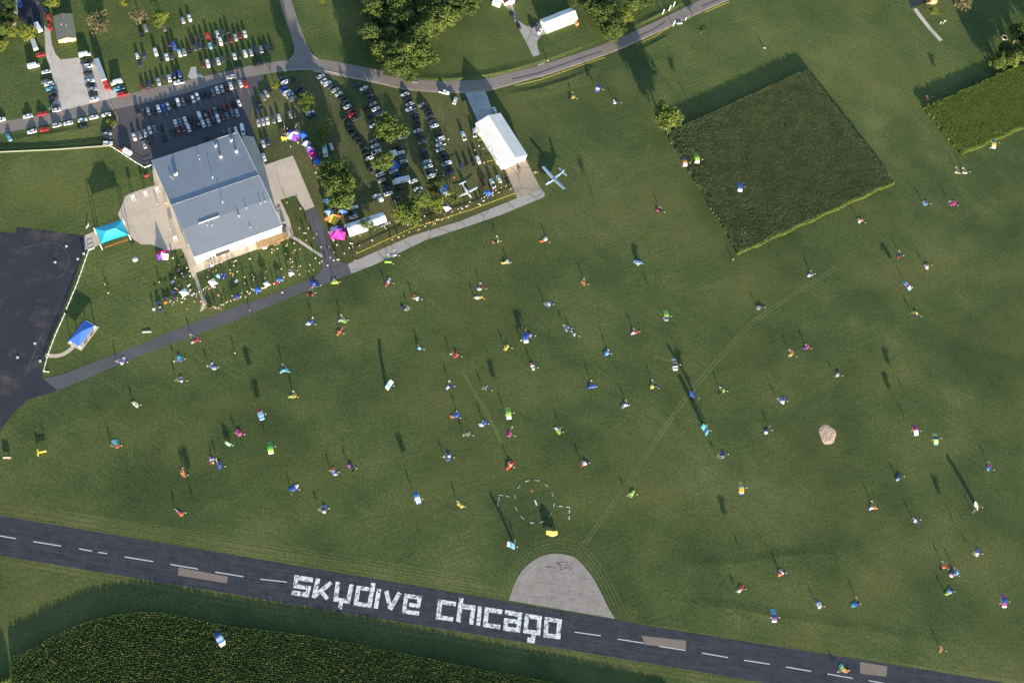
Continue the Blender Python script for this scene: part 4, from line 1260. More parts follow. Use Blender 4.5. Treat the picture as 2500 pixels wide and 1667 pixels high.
tag(b.build('bench', WOOD_D, None, (cen.x, cen.y, 0), ang), 'double row of dark benches under the turquoise canopy', 'bench')

# --- fences, one post and rail bay at a time
def fence(pts, label, h=1.3, bay=3.0, rails=3, post=.14, m=TRIM, railh=.14, plank=False):
    c = [P(*q) for q in pts]
    f = empty('fence', c[0], 0, label, 'fence')
    for i in range(len(c) - 1):
        L = (c[i + 1] - c[i]).length; n = max(1, round(L / bay)); ang_ = math.atan2(c[i + 1].y - c[i].y, c[i + 1].x - c[i].x)
        for k in range(n + (1 if i == len(c) - 2 else 0)):
            q = c[i].lerp(c[i + 1], k / n) - c[0]
            me = FPOST.get((h, post, m.name))
            if me is None:
                bb = MB(); bb.box((0, 0, h / 2), (post, post, h)); bb.box((0, 0, h + .03), (post + .06, post + .06, .06))
                me = FPOST[(h, post, m.name)] = bb.mesh('post', m)
            link('post', me, f, q, ang_)
        for k in range(n):
            a, e = c[i].lerp(c[i + 1], k / n) - c[0], c[i].lerp(c[i + 1], (k + 1) / n) - c[0]
            ll = (e - a).length - post - .01
            key = (round(ll, 2), h, rails, m.name)
            if key not in FPOST:
                bb = MB()
                for r_ in range(rails): bb.box((0, 0, h * (r_ + 1) / rails - .12 - railh / 2), (ll, .05, railh))
                FPOST[key] = bb.mesh('rail', m)
            link('rail', FPOST[key], f, (a + e) / 2, ang_)
    return f


FPOST = {}
fence([(-30, 375.5), (0, 373), (135, 367), (268, 357.5)], 'pale rail fence across the lawn below the roadside cars', 1.2, 5.0, 2, .16, simple('weathered_fence', (.17, .185, .135), .8, .1), .55)
fence([(270, 358), (300, 377), (330, 397), (354, 411), (369, 405)], 'white rail fence slanting down to the upper corner of the hall', 1.3, 3.0, 3)
fence([(230, 607), (217, 612), (190, 690), (163, 755)], 'white rail fence along the apron, upper stretch above the gap', 1.2, 3.0, 3)
fence([(159, 767), (135, 820), (118, 866)], 'white rail fence along the apron between the gap and the path', 1.2, 3.0, 3)
fence([(116, 873), (107, 907), (120, 909)], 'short white rail fence at the taxiway end of the apron', 1.2, 3.0, 3)

# ---------------------------------------------------------------- vehicles
PAINT = objcol('car_paint', 0.32, 0.5, 0.15, 0.05)
GLASS = simple('car_glass', (.012, .014, .018), .08, .1, 1.0, 0, .6, 'obj')
TYRE = simple('tyre_rubber', (.02, .02, .02), .9, .2, 4.0, 0, .3, 'obj')
BEDL = simple('truck_bed_liner', (.02, .02, .022), .9, .3, 3.0, 0, .2, 'obj')
CARM = {}
COLS = {'w': ('white', (.74, .74, .73)), 's': ('silver', (.40, .41, .42)), 'k': ('black', (.012, .012, .014)), 'g': ('grey', (.16, .165, .175)), 'd': ('charcoal', (.055, .058, .065)),
        'n': ('navy blue', (.018, .030, .085)), 'b': ('bright blue', (.030, .090, .42)), 'r': ('red', (.48, .018, .016)), 'm': ('maroon', (.13, .012, .016)), 'l': ('light blue', (.16, .40, .56)), 't': ('tan', (.42, .37, .28)), 'o': ('orange', (.60, .16, .03))}
TYPES = {'s': ('sedan', 4.6, 1.80, 1.44), 'u': ('SUV', 4.65, 1.90, 1.76), 'h': ('hatchback', 4.1, 1.75, 1.50), 'p': ('pickup truck', 5.5, 1.98, 1.85), 'v': ('van', 5.0, 1.95, 1.85), 'c': ('cargo van', 5.8, 2.05, 2.45)}


def car_meshes(t):
    """Body, windscreen, rear window, wheel (and bed) of one vehicle type; x is the driving direction."""
    _, L, W, H = TYPES[t]
    zb, zs = .28, {'s': .92, 'u': 1.05, 'h': .95, 'p': 1.08, 'v': 1.05, 'c': 1.15}[t]
    hx, hy = L / 2, W / 2
    #   cabin: base front, top front, top rear, base rear (x)
    cab = {'s': (.20, .05, -.27, -.40), 'u': (.20, .08, -.43, -.49), 'h': (.24, .08, -.36, -.47), 'p': (.20, .10, -.12, -.15), 'v': (.36, .20, -.44, -.49), 'c': (.40, .28, -.485, -.495)}[t]
    cx = [c * L for c in cab]
    st = [(-hx, .80, zs - .18), (-hx + .10, .93, zs - .06), (-hx + .55, 1.0, zs), (cx[3], 1.0, zs), (cx[0], 1.0, zs - .02), (hx - .75, .98, zs - .10), (hx - .25, .90, zs - .20), (hx, .70, zs - .36)]
    b = MB(); rings = []
    for x, w, z in st:
        y = hy * w
        rings.append([(x, -y * .95, zb), (x, -y, zb + .25), (x, -y * .97, z - .10), (x, -y * .86, z), (x, y * .86, z), (x, y * .97, z - .10), (x, y, zb + .25), (x, y * .95, zb)])
    for i in range(len(rings) - 1):
        for k in range(7):
            b.face([rings[i][k], rings[i][k + 1], rings[i + 1][k + 1], rings[i + 1][k]])
    b.face(rings[0]); b.face(rings[-1][::-1])
    zc = zs - .01
    lo = [(cx[0], hy * .84, zc), (cx[3], hy * .84, zc)]
    hi = [(cx[1], hy * .66, H), (cx[2], hy * .68, H)]
    A, B_ = (cx[0], -hy * .84, zc), (cx[0], hy * .84, zc); C, D = (cx[1], -hy * .66, H - .04), (cx[1], hy * .66, H - .04)
    E_, F_ = (cx[3], -hy * .84, zc), (cx[3], hy * .84, zc); G_, H_ = (cx[2], -hy * .68, H - .02), (cx[2], hy * .68, H - .02)
    mid = ((cx[1] + cx[2]) / 2, H + .02)
    b.face([C, (mid[0], -hy * .70, mid[1]), (mid[0], hy * .70, mid[1]), D][::-1]); b.face([(mid[0], -hy * .70, mid[1]), G_, H_, (mid[0], hy * .70, mid[1])][::-1])
    van_blind = t == 'c'
    gs = 0 if van_blind else 1
    b.face([A, C, (mid[0], -hy * .70, mid[1]), G_, E_], gs); b.face([B_, F_, H_, (mid[0], hy * .70, mid[1]), D], gs)
    b.face([A, B_, D, C]); b.face([E_, G_, H_, F_])
    out = [('body', b.mesh('body', [PAINT, GLASS]), [(0, 0, 0)])]
    def inset(a, c, d, e, f=.10):
        pts = [Vector(q) for q in (a, c, d, e)]; m_ = sum(pts, Vector()) / 4
        nrm = (pts[1] - pts[0]).cross(pts[3] - pts[0]).normalized() * .012
        return [tuple(q.lerp(m_, f) + nrm) for q in pts]
    w = MB(); q = inset(A, B_, D, C, .07); w.face(q); out.append(('windscreen', w.mesh('windscreen', GLASS), [(0, 0, 0)]))
    if not van_blind:
        w = MB(); q = inset(F_, E_, G_, H_, .10); w.face(q); out.append(('rear_window', w.mesh('rear_window', GLASS), [(0, 0, 0)]))
    if t == 'p':
        w = MB(); x0, x1 = -hx + .12, cx[3] - .12
        w.face([(x0, -hy * .74, zs + .012), (x1, -hy * .74, zs + .012), (x1, hy * .74, zs + .012), (x0, hy * .74, zs + .012)])
        out.append(('bed', w.mesh('bed', BEDL), [(0, 0, 0)]))
    w = MB(); w.tube((0, -.11, 0), (0, .11, 0), .33, 10)
    out.append(('wheel', w.mesh('wheel', TYRE), [(sx * L * .31, sy * (hy - .13), .33) for sx in (1, -1) for sy in (1, -1)]))
    return out


def axis_angle(px, py, dx, dy):
    a, c = P(px, py), P(px + dx, py + dy)
    return math.atan2(c.y - a.y, c.x - a.x)


NCAR = [0]


def make_car(px, py, ang, col, typ, label, group, flip=None):
    if typ not in CARM: CARM[typ] = car_meshes(typ)
    g = P(px, py, .8)
    if flip is None: flip = RND.random() < .5
    name = {'p': 'pickup_truck', 'v': 'parked_van', 'c': 'cargo_van'}.get(typ, 'parked_car')
    cat = {'p': 'pickup truck', 'v': 'van', 'c': 'van'}.get(typ, 'car')
    r = empty(name, (g.x, g.y, 0), ang + (math.pi if flip else 0) + RND.uniform(-.03, .03), label, cat, group)
    k = RND.uniform(.9, 1.08)
    c = COLS[col][1]
    for nm, me, locs in CARM[typ]:
        for l in locs:
            ob = link(nm, me, r, l)
            if nm == 'body': ob.color = (c[0] * k, c[1] * k, c[2] * k, 1)
    NCAR[0] += 1
    return r


ORD = ['first', 'second', 'third', 'fourth', 'fifth', 'sixth', 'seventh', 'eighth', 'ninth', 'tenth', 'eleventh', 'twelfth', 'thirteenth', 'fourteenth', 'fifteenth', 'sixteenth', 'seventeenth', 'eighteenth', 'nineteenth', 'twentieth'] + ['twenty-' + s for s in ('first', 'second', 'third', 'fourth', 'fifth', 'sixth', 'seventh', 'eighth', 'ninth')]
S5 = 5.8725


def car_row(phrase, start, group, ox, oy, ax, data):
    """data: 'ct x y' entries in row order, colour and type letters then the reading on the enlarged view."""
    for i, e in enumerate(data.split(',')):
        q = e.split()
        px, py = ox + float(q[1]) / S5, oy + float(q[2]) / S5
        a = ax
        if len(q) > 3: a = (float(q[3]), float(q[4]))
        make_car(px, py, axis_angle(px, py, *[v * 10 for v in a]), q[0][0], q[0][1], f'{COLS[q[0][0]][0]} {TYPES[q[0][1]][0]}, {ORD[i]} from the {start} {phrase}', group)


GL = 'cars parked on the upper lawn'
car_row('in the upper rank on the lawn', 'left', GL, 300, 0, (.3, 1), 'ks 985 590,ds 1060 560,ks 1130 525,ru 1218 530,ks 1295 520,ws 1357 485,du 1440 475,ku 1510 470,ss 1615 535,ms 1675 500,ws 1748 485')
car_row('in the middle rank on the lawn', 'left', GL, 300, 0, (.3, 1), 'wh 205 800,nh 300 790,wu 470 750,ks 545 830,ks 605 690,ku 670 660,bu 735 660,ws 628 815,ds 697 800,wu 810 760,ss 877 745,ks 948 720,du 1030 680,nu 1095 660,ks 1165 650,lh 1250 655,ks 1320 630,wu 1400 600,ku 1475 580,ms 1545 560')
car_row('in the right lower rank on the lawn', 'left', GL, 300, 0, (.3, 1), 'ms 1140 920,wu 1218 915,ns 1285 895,ws 1365 875,ds 1433 850,ks 1515 830,ws 1600 810,ks 1668 790,wu 1750 765,ss 1835 750,ns 1905 720,ss 1985 705,ns 2060 690,ks 2130 670')
car_row('in the left lower rank on the lawn', 'left', GL, 300, 0, (.25, 1), 'ms 285 1235,ns 355 1210,ks 425 1180,ss 512 1170,ds 580 1120,ws 665 1120,nu 740 1080,bu 810 1060')
car_row('of the strays near the sparse trees', 'left', GL, 300, 0, (.3, 1), 'gu 325 405,ks 265 480,ns 240 905,gs 592 400,sh 860 290,ws 955 258')
AL = 'cars in the asphalt car park'
car_row('in the asphalt row nearest the road', 'left', AL, 300, 200, (.35, 1), 'ku 210 420,ds 285 420,ss 362 415,ks 430 410,ws 510 380,bs 580 365,ss 645 345,kp 728 315,wu 790 295,gs 862 280,ks 935 250,ws 1005 245,ws 1068 205,ks 1145 190,ku 1215 165,gs 1290 148,ws 1352 112,ss 1420 95,ku 1485 80,ws 1545 50,ds 1612 40,ws 1685 20,ru 1757 25')
car_row('in the upper half of the double asphalt row', 'left', AL, 300, 200, (.35, 1), 'ws 755 590,gs 820 570,ws 893 550,ku 968 525,wv 1095 478,dp 1183 470,ms 1250 430,gs 1320 410,ks 1395 400,mu 1455 365,ms 1520 335,ks 1590 310,wh 1665 305')
car_row('in the lower half of the double asphalt row', 'left', AL, 300, 200, (.35, 1), 'ks 720 720,mu 800 705,mh 868 670,ws 940 660,ks 1020 630,ku 1085 600,ws 1148 595,ss 1228 580,du 1297 545,wu 1362 525,mh 1435 505,gs 1490 480,gs 1565 440,ss 1635 440')
car_row('in the car block at the hall corner', 'left', AL, 300, 200, (.35, 1), 'ws 162 785,gu 245 755,ss 320 730,ws 385 690,gs 455 670,ks 555 660,ss 305 895,kh 370 850,ks 590 800')
car_row('tucked behind the hall', 'left', AL, 300, 200, (.2, 1), 'ks 1190 812,dh 1455 745,gu 1530 712,wh 1620 692,wc 1715 685')
CG = 'cars on the grass right of the car park'
car_row('in the curved rank at the car park edge', 'bottom', CG, 600, 200, (.6, 1), 'ns 155 395,ku 200 330,gu 245 215,ss 295 165,ks 330 95')
car_row('of the pairs beside the small yellowing tree', 'top', CG, 600, 0, (1, -.65), 'ds 525 1120,wu 560 1180,ku 650 1155,bs 545 1275,wu 590 1325,ss 635 1365,gu 675 1410,ku 745 1285,ku 795 1325,ss 860 1350')
car_row('in the line facing the hall drive', 'left', CG, 600, 200, (.25, 1), 'ss 178 585,ss 245 570,ws 310 555,gs 397 535,wu 475 510,ts 632 470,ds 700 455')
car_row('of the loose three below the line of cars', 'top', CG, 600, 200, (.3, 1), 'nu 310 850,ss 250 880,ws 258 1075')
car_row('under the rounded tree', 'top', CG, 600, 200, (1, -.55), 'ws 925 440,nu 935 485')
car_row('beside the motorhome', 'left', CG, 600, 200, (.35, 1), 'wh 1225 925')
CC = 'cars in the curved field rows'
car_row('in the long curved row along the lane', 'top', CC, 600, 0, (1, -.45), 'ws 1075 1095,wh 1120 1160,wu 1170 1197,ds 1215 1240,ss 1283 1290,ss 1335 1345,ks 1385 1410,ku 1430 1460,ss 1455 1530,ms 1515 1590,rs 1525 1648,ds 1570 1700,kh 1420 1695,ks 1500 1770,ks 1500 1865,ku 1545 1920,ks 1590 1990,ks 1640 2045,ds 1710 2135,ku 1735 2200,ws 1775 2265,ku 1790 2392,ds 1840 2450,wu 1930 2500')
car_row('in the second field row from the lane', 'top', CC, 600, 0, (1, -.42), 'ns 1600 1215,ws 1695 1265,kh 1750 1320,ds 1775 1370,ks 1810 1430,gs 1835 1485,ks 1725 1545,ws 1865 1560,nu 1915 1625,ks 1790 1655,mh 1815 1745,ws 1825 1800,gs 1840 2015,ws 1855 2090,wp 1875 2175,ws 2120 2450,nh 2160 2505')
car_row('in the field row below the broad tree', 'top', CC, 900, 200, (1, -.33), 'ws 480 790,ku 430 945,ws 455 1015,gs 495 1070,su 500 1140,ks 520 1215')
car_row('in the third field row from the lane', 'top', CC, 900, 200, (1, -.35), 'ws 520 180,kp 555 240,ss 590 315,wp 600 390,ds 650 440,ks 670 495,kh 690 560,ks 695 620,ss 700 700,ks 720 770,gs 765 860,ds 785 980,ks 800 1050,su 835 1145,ws 855 1210,ds 880 1280,wu 905 1345')
car_row('in the fourth field row from the lane', 'top', CC, 900, 200, (1, -.35), 'gs 765 325,kh 805 390,ks 850 430,ds 880 500,ds 910 570,ws 945 630,ks 990 745,wv 1025 820,wp 1030 895,ss 1025 970,ks 1065 1045,ks 1085 1100,wp 1120 1165,kh 1145 1230,ns 1165 1300')
car_row('of the loose cars around the white bus', 'top', CC, 750, 380, (1, -.35), 'ws 1050 265,sh 1065 350,ks 1125 400,ds 1155 475,ws 1165 540,ws 1520 365,ks 1330 462,ws 1590 475,su 1600 545,ws 1000 575,ks 1282 610')
car_row('in the short file under the camp trees', 'top', CC, 750, 380, (1, -.3), 'ws 590 690,ws 665 740,ks 655 820,su 665 875')
HR = 'cars left of the white hangar'
car_row('near the gravel yard', 'top', HR, 900, 0, (.25, 1), 'wp 1085 1320 1 .25,wu 1240 1440 -.3 1,ks 1365 1420')
car_row('scattered left of the hangar wall', 'top', HR, 900, 200, (.35, 1), 'wp 1518 725 .05 1,wp 1360 770 .35 1,wu 1570 1120 .45 1,ks 1500 1150,ks 1405 1165,nh 1325 1200,wh 1808 405 .35 1')
car_row('in the group beside the hangar pad', 'left', HR, 900, 200, (.4, 1), 'ms 1640 1450,wp 1775 1450 .45 1,ws 1865 1390 .45 1,ks 1985 1400')
RL = 'vehicles around the gravel drive'
car_row('in the file left of the gravel', 'top', RL, 0, 0, (1, -.2), 'ws 660 1030,gs 650 1168,wu 700 1205,ls 725 1270,ds 760 1330,ks 765 1400,ds 780 1522,ws 815 1575')
car_row('in the file on the right of the gravel', 'top', RL, 0, 0, (1, -.18), 'wc 1215 785,dp 1230 895,wu 1270 945,ks 1260 1040,ws 1290 1160,ks 1288 1212,ss 1330 1280,ks 1330 1340,ws 1350 1420')
car_row('right of the red truck cab', 'top', RL, 0, 0, (1, -.25), 'wc 1670 1185,lp 1700 1270,rp 1755 1350')
car_row('around the shaded drive', 'top', RL, 0, 0, (.3, 1), 'bs 285 55,kp 660 180,rs 715 380,ru 700 265,rs 575 785 1 -.2,wc 480 945 1 -.2,ns 58 140,ds 530 10')
RS = 'cars along the road'
car_row('on the upper side of the road', 'left', RS, 0, 200, (1, -.22), 'wu 10 540,ws 395 490,rs 600 455')
car_row('on the lower side of the road', 'left', RS, 0, 200, (1, -.22), 'ls 125 790 .5 1,ws 455 710,rs 630 680,su 815 620,ws 975 590,ws 1180 545,ku 1180 645,ws 1345 505,ws 1520 470')
car_row('of the four stacked at the car park mouth', 'top', RS, 0, 200, (1, -.05), 'ks 1540 690,ss 1535 745,ds 1540 800,wu 1545 880')
car_row('standing on the road above the car park', 'left', RS, 300, 0, (1, -.18), 'wp 800 1180,su 1550 1105,ks 1660 970,kp 1940 915')
car_row('driving on the road below the wood', 'left', RS, 900, 0, (1, .1), 'gu 650 1160')
car_row('on the narrow drive of the brown roofed house', 'top', 'cars at the houses', 900, 0, (.45, 1), 'ks 2045 180,gs 2095 262,ks 2150 365')
car_row('before the white roofed house', 'left', 'cars at the houses', 1040, 0, (1, -.5), 'ks 1551 365,ws 1637 445 .6 -1')

# --- special vehicles
WHITE_V = simple('white_vehicle_paint', (.72, .72, .70), .4, .06, 1.0, 0, .5, 'obj')
RED_V = simple('red_vehicle_paint', (.45, .02, .015), .4, .06, 1.0, 0, .5, 'obj')
SILV = simple('silver_vehicle_paint', (.42, .46, .48), .35, .06, 1.0, .3, .5, 'obj')


def wheels(root, xs, hy, r=.45):
    me = bpy.data.meshes.get('truck_wheel')
    if me is None:
        w = MB(); w.tube((0, -.14, 0), (0, .14, 0), .45, 12); me = w.mesh('truck_wheel', TYRE)
    for x in xs:
        for s in (1, -1): link('wheel', me, root, (x, s * hy, .45))


def boxv(name, px, py, ang, L, W, H, mat, label, cat, cab=None, cabmat=None, windows=(), zfloor=.7, xs=(-.3, .3), roofkit=0):
    g = P(px, py, H / 2)
    r = empty(name, (g.x, g.y, 0), ang, label, cat)
    b = MB(); b.box((0, 0, zfloor + (H - zfloor) / 2), (L, W, H - zfloor)); b.build('body', mat, r)
    b = MB(); b.box((0, 0, zfloor - .12), (L * .96, W * .6, .22)); b.build('chassis', STEELD, r)
    if cab:
        b = MB(); c0 = L / 2 + .12
        prof = [(c0, zfloor - .3), (c0 + cab, zfloor - .3), (c0 + cab, zfloor + .75), (c0 + cab * .72, zfloor + .85), (c0 + cab * .5, H * .72), (c0, H * .74)]
        f0 = [(x, -W * .46, z) for x, z in prof]; f1 = [(x, W * .46, z) for x, z in prof]
        b.face(f0); b.face(f1[::-1])
        for k in range(6): b.face([f1[k], f1[(k + 1) % 6], f0[(k + 1) % 6], f0[k]])
        b.build('cab', cabmat or mat, r)
        b = MB(); a, c = prof[3], prof[4]
        b.face([(a[0] + .02, -W * .4, a[1] + .06), (a[0] + .02, W * .4, a[1] + .06), (c[0] + .03, W * .36, c[1] - .05), (c[0] + .03, -W * .36, c[1] - .05)]); b.build('windscreen', GLASS, r)
    for s in (1, -1):
        for x, w, z, h in windows:
            b = MB(); b.box((x, s * (W / 2 + .015), z), (w, .03, h)); b.build('side_window', GLASS, r)
    for k in range(roofkit):
        b = MB(); b.box((L * (-.35 + .7 * k / max(1, roofkit - 1)), RND.uniform(-.4, .4), H + .14), (.8, .7, .28)); b.build('roof_unit', TRIM if k % 2 else PIPE, r)
    wheels(r, [x * L for x in xs] + ([L / 2 + cab * .6] if cab else []), W / 2 - .16)
    return r


ang = axis_angle(250, 195, 115 * .1, 300 * .1)
boxv('semi_trailer_truck', 246.0, 174, ang, 13.6, 2.5, 3.8, SILV, 'long grey semi trailer with a red cab parked beside the gravel drive', 'truck', 4.4, RED_V, xs=(-.42, -.34, .30), zfloor=1.1)
boxv('box_trailer', 84, 110, axis_angle(84, 110, 3.5, 10), 6.6, 2.3, 2.7, simple('grey_trailer_skin', (.42, .44, .46), .4, .06, 1.0), 'grey box trailer on the lawn left of the gravel drive', 'trailer', xs=(-.05, .08))
boxv('box_trailer', 93.5, 68, axis_angle(93.5, 68, 6, 10), 5.4, 2.2, 2.5, simple('white_trailer_skin', (.66, .68, .70), .4, .06, 1.0), 'white box trailer half hidden by the tree at the shaded drive', 'trailer', xs=(-.05, .08))
boxv('ambulance', 311, 371.5, axis_angle(311, 371, -10, -6), 4.2, 2.1, 2.7, WHITE_V, 'red and white van beside the white fence at the car park', 'van', 1.7, RED_V, xs=(-.3,))
boxv('bus', 983, 440, axis_angle(983, 440, -10, 2.2), 7.4, 2.45, 2.9, WHITE_V, 'white motor coach with roof equipment among the field rows', 'bus', 1.4, WHITE_V, windows=((-2, 1.2, 2.1, .7), (-.5, 1.2, 2.1, .7), (1.0, 1.2, 2.1, .7)), roofkit=5)
boxv('motorhome', 792, 363, axis_angle(792, 363, 2, 10), 5.2, 2.4, 3.0, simple('pale_blue_camper_skin', (.46, .58, .62), .4, .06, 1.0), 'pale motorhome parked under the thin tree by the lane', 'motorhome', 1.6, None, windows=((-1, .9, 2.0, .6), (.8, .9, 2.0, .6)), roofkit=2)
boxv('cargo_trailer', 929, 488.5, axis_angle(929, 488, 10, -3), 2.6, 1.6, 1.9, WHITE_V, 'small white trailer on the grass above the marquee', 'trailer', xs=(0.0,), zfloor=.5)
boxv('cargo_trailer', 961, 375, axis_angle(961, 375, 10, -3), 3.2, 2.6, 2.2, WHITE_V, 'wide white trailer right of the compact tree by the blue awning', 'trailer', xs=(0.0,), zfloor=.5)

# ---------------------------------------------------------------- people
SKIN = simple('skin', (.52, .33, .23), .6, .08, 8.0, 0, .3, 'obj')
SHIRT = objcol('shirt_cloth', .85, 0, 0, .08, 6.0)
HAIR = simple('hair', (.05, .032, .02), .8, .3, 9.0, 0, .2, 'obj')
SHOE = simple('shoe', (.05, .05, .05), .8, .3, 9.0, 0, .2, 'obj')
TROU = []
for nm, c in (('denim', (.05, .075, .15)), ('khaki', (.30, .25, .17)), ('dark_cloth', (.03, .03, .035)), ('grey_cloth', (.17, .17, .18))):
    TROU.append(simple(nm, c, .9, .1, 6.0, 0, .2, 'obj'))


def body_mesh(name, pose, trou, suit=False):
    """One continuous figure grown along a jointed skeleton; x is the way it faces."""
    J = {'pel': (0, 0, .96), 'wst': (0, 0, 1.10), 'che': (.01, 0, 1.32), 'nek': (.01, 0, 1.47), 'hd0': (.03, 0, 1.58), 'hd1': (.04, 0, 1.70), 'nose': (.14, 0, 1.60)}
    R_ = {'pel': .145, 'wst': .125, 'che': .155, 'nek': .058, 'hd0': .092, 'hd1': .088, 'nose': .018}
    E_ = [('pel', 'wst'), ('wst', 'che'), ('che', 'nek'), ('nek', 'hd0'), ('hd0', 'hd1'), ('hd0', 'nose')]
    for s, sd in ((1, 'l'), (-1, 'r')):
        hipf, kn, an, toe = {'stand': ((0, .10, .90), (.01, .11, .50), (-.02, .12, .09), (.12, .13, .04)),
                             'walk': ((0, .10, .90), (.20 * s + .03, .10, .52), (.28 * s - .10, .10, .11), (.28 * s + .04, .11, .05)),
                             'sit': ((.02, .10, .40), (.42, .14, .52), (.46, .15, .10), (.60, .15, .05)),
                             'arms': ((0, .10, .90), (.06, .14, .50), (-.04, .16, .09), (.10, .17, .04))}[pose]
        sh, el, ha = {'stand': ((.0, .19, 1.41), (-.02, .25, 1.13), (.07, .24, .88)),
                      'walk': ((.0, .19, 1.41), (-.14 * s, .25, 1.14), (-.05 * s + .06, .24, .92)),
                      'sit': ((.0, .19, .92), (.10, .25, .66), (.32, .18, .62)),
                      'arms': ((.0, .20, 1.43), (.05, .40, 1.55), (.06, .34, 1.84))}[pose]
        for k, v, r in (('hip', hipf, .10), ('kne', kn, .068), ('ank', an, .046), ('toe', toe, .040), ('sho', sh, .068), ('elb', el, .046), ('han', ha, .040)):
            J[k + sd] = (v[0], v[1] * s, v[2]); R_[k + sd] = r
        E_ += [('pel', 'hip' + sd), ('hip' + sd, 'kne' + sd), ('kne' + sd, 'ank' + sd), ('ank' + sd, 'toe' + sd), ('che', 'sho' + sd), ('sho' + sd, 'elb' + sd), ('elb' + sd, 'han' + sd)]
    if pose == 'sit':
        for k in ('pel', 'wst', 'che', 'nek', 'hd0', 'hd1', 'nose'):
            J[k] = (J[k][0] - (.02 if k != 'pel' else 0), J[k][1], J[k][2] - .50)
    names = list(J)
    me = bpy.data.meshes.new(name + '_cage')
    me.from_pydata([J[k] for k in names], [(names.index(a), names.index(c)) for a, c in E_], [])
    ob = bpy.data.objects.new(name + '_cage', me); COL.objects.link(ob)
    md = ob.modifiers.new('skin', 'SKIN'); sb = ob.modifiers.new('sub', 'SUBSURF'); sb.levels = 1; sb.render_levels = 1
    if not me.skin_vertices: 
        bm = bmesh.new(); bm.from_mesh(me); bm.verts.layers.skin.verify(); bm.to_mesh(me); bm.free()
    for i, k in enumerate(names):
        sv = me.skin_vertices[0].data[i]; sv.radius = (R_[k], R_[k]); sv.use_root = (k == 'pel')
    dg = bpy.context.evaluated_depsgraph_get()
    out = bpy.data.meshes.new_from_object(ob.evaluated_get(dg)); out.name = name
    bpy.data.objects.remove(ob); bpy.data.meshes.remove(me)
    out.materials.clear()
    for m_ in (SKIN, SHIRT, SHIRT if suit else trou, HAIR, SHOE): out.materials.append(m_)
    dz = -.50 if pose == 'sit' else 0.0
    hands = [Vector(J['hanl']), Vector(J['hanr'])]; knee = J['knel'][2]
    for p in out.polygons:
        c = p.center
        zz_ = c.z - dz
        if zz_ > 1.60 and (c.x < .06 or zz_ > 1.72): mi = 3
        elif zz_ > 1.49 and abs(c.y) < .16: mi = 0
        elif min((c - h_).length for h_ in hands) < (.13 if suit else .24): mi = 0
        elif c.z < .10: mi = 4
        elif (pose == 'sit' and c.z < .56 and c.x > .10) or (pose != 'sit' and c.z < 1.0 and abs(c.y) < .21 and not (abs(c.y) > .19 and c.z > .8)): mi = 2
        else: mi = 1
        if suit and zz_ > 1.60: mi = 3
        p.material_index = mi
        p.use_smooth = True
    return out


BODY = {}
for pose in ('stand', 'walk', 'sit'):
    for i, t in enumerate(TROU): BODY[(pose, i)] = body_mesh('person', pose, t)
BODY[('arms', 0)] = body_mesh('person', 'arms', TROU[2], True)
BODY[('suit', 0)] = body_mesh('person', 'walk', TROU[2], True)
SHIRTS = {'w': ('white', (.58, .57, .55)), 'k': ('black', (.02, .02, .022)), 'b': ('blue', (.05, .14, .42)), 'r': ('red', (.46, .04, .03)), 'o': ('orange', (.50, .17, .05)), 'y': ('yellow', (.52, .40, .06)), 'p': ('pink', (.48, .20, .20)), 'g': ('grey', (.27, .27, .28)), 't': ('tan', (.52, .38, .26)), 'c': ('cream', (.52, .45, .34))}


def person(px, py, col, pose, label, group, face=None, z=0.0, rgb=None):
    g = P(px, py, z)
    me = BODY[(pose, 0 if pose in ('arms', 'suit') else RND.randrange(4))]
    r = link('person', me, None, g, RND.uniform(0, 6.28) if face is None else face)
    s = RND.uniform(.97, 1.05); r.scale = (s * 1.34, s * 1.34, s * 1.02)
    c = rgb or SHIRTS[col][1]
    r.color = (*c, 1)
    tag(r, label, 'person', group)
    return r


def crowd_mass(label, parts):
    """A dense knot of people that reads as one mass."""
    V, Fs, Ms = [], [], []
    mats = []
    for (px, py, col, pose) in parts:
        me = BODY[(pose, RND.randrange(4))]
        g = P(px, py); a = RND.uniform(0, 6.28); s = RND.uniform(.97, 1.05)
        M = Matrix.Translation(g) @ Matrix.Rotation(a, 4, 'Z') @ Matrix.Diagonal((s * 1.34, s * 1.34, s * 1.02, 1))
        n0 = len(V)
        V += [tuple(M @ v.co) for v in me.vertices]
        c = SHIRTS[col]
        sm = bpy.data.materials.get('shirt_' + c[0]) or simple('shirt_' + c[0], c[1], .85, .08, 6.0)
        lm = [sm if m_ is SHIRT else m_ for m_ in me.materials]
        for m_ in lm:
            if m_ not in mats: mats.append(m_)
        for p in me.polygons:
            Fs.append(tuple(n0 + k for k in p.vertices)); Ms.append(mats.index(lm[p.material_index]))
    me = bpy.data.meshes.new('crowd'); me.from_pydata(V, [], Fs)
    for m_ in mats: me.materials.append(m_)
    me.polygons.foreach_set('material_index', Ms); me.polygons.foreach_set('use_smooth', [True] * len(Fs)); me.update()
    tag(link('crowd', me), label, 'crowd', None, 'stuff')


MASS = []


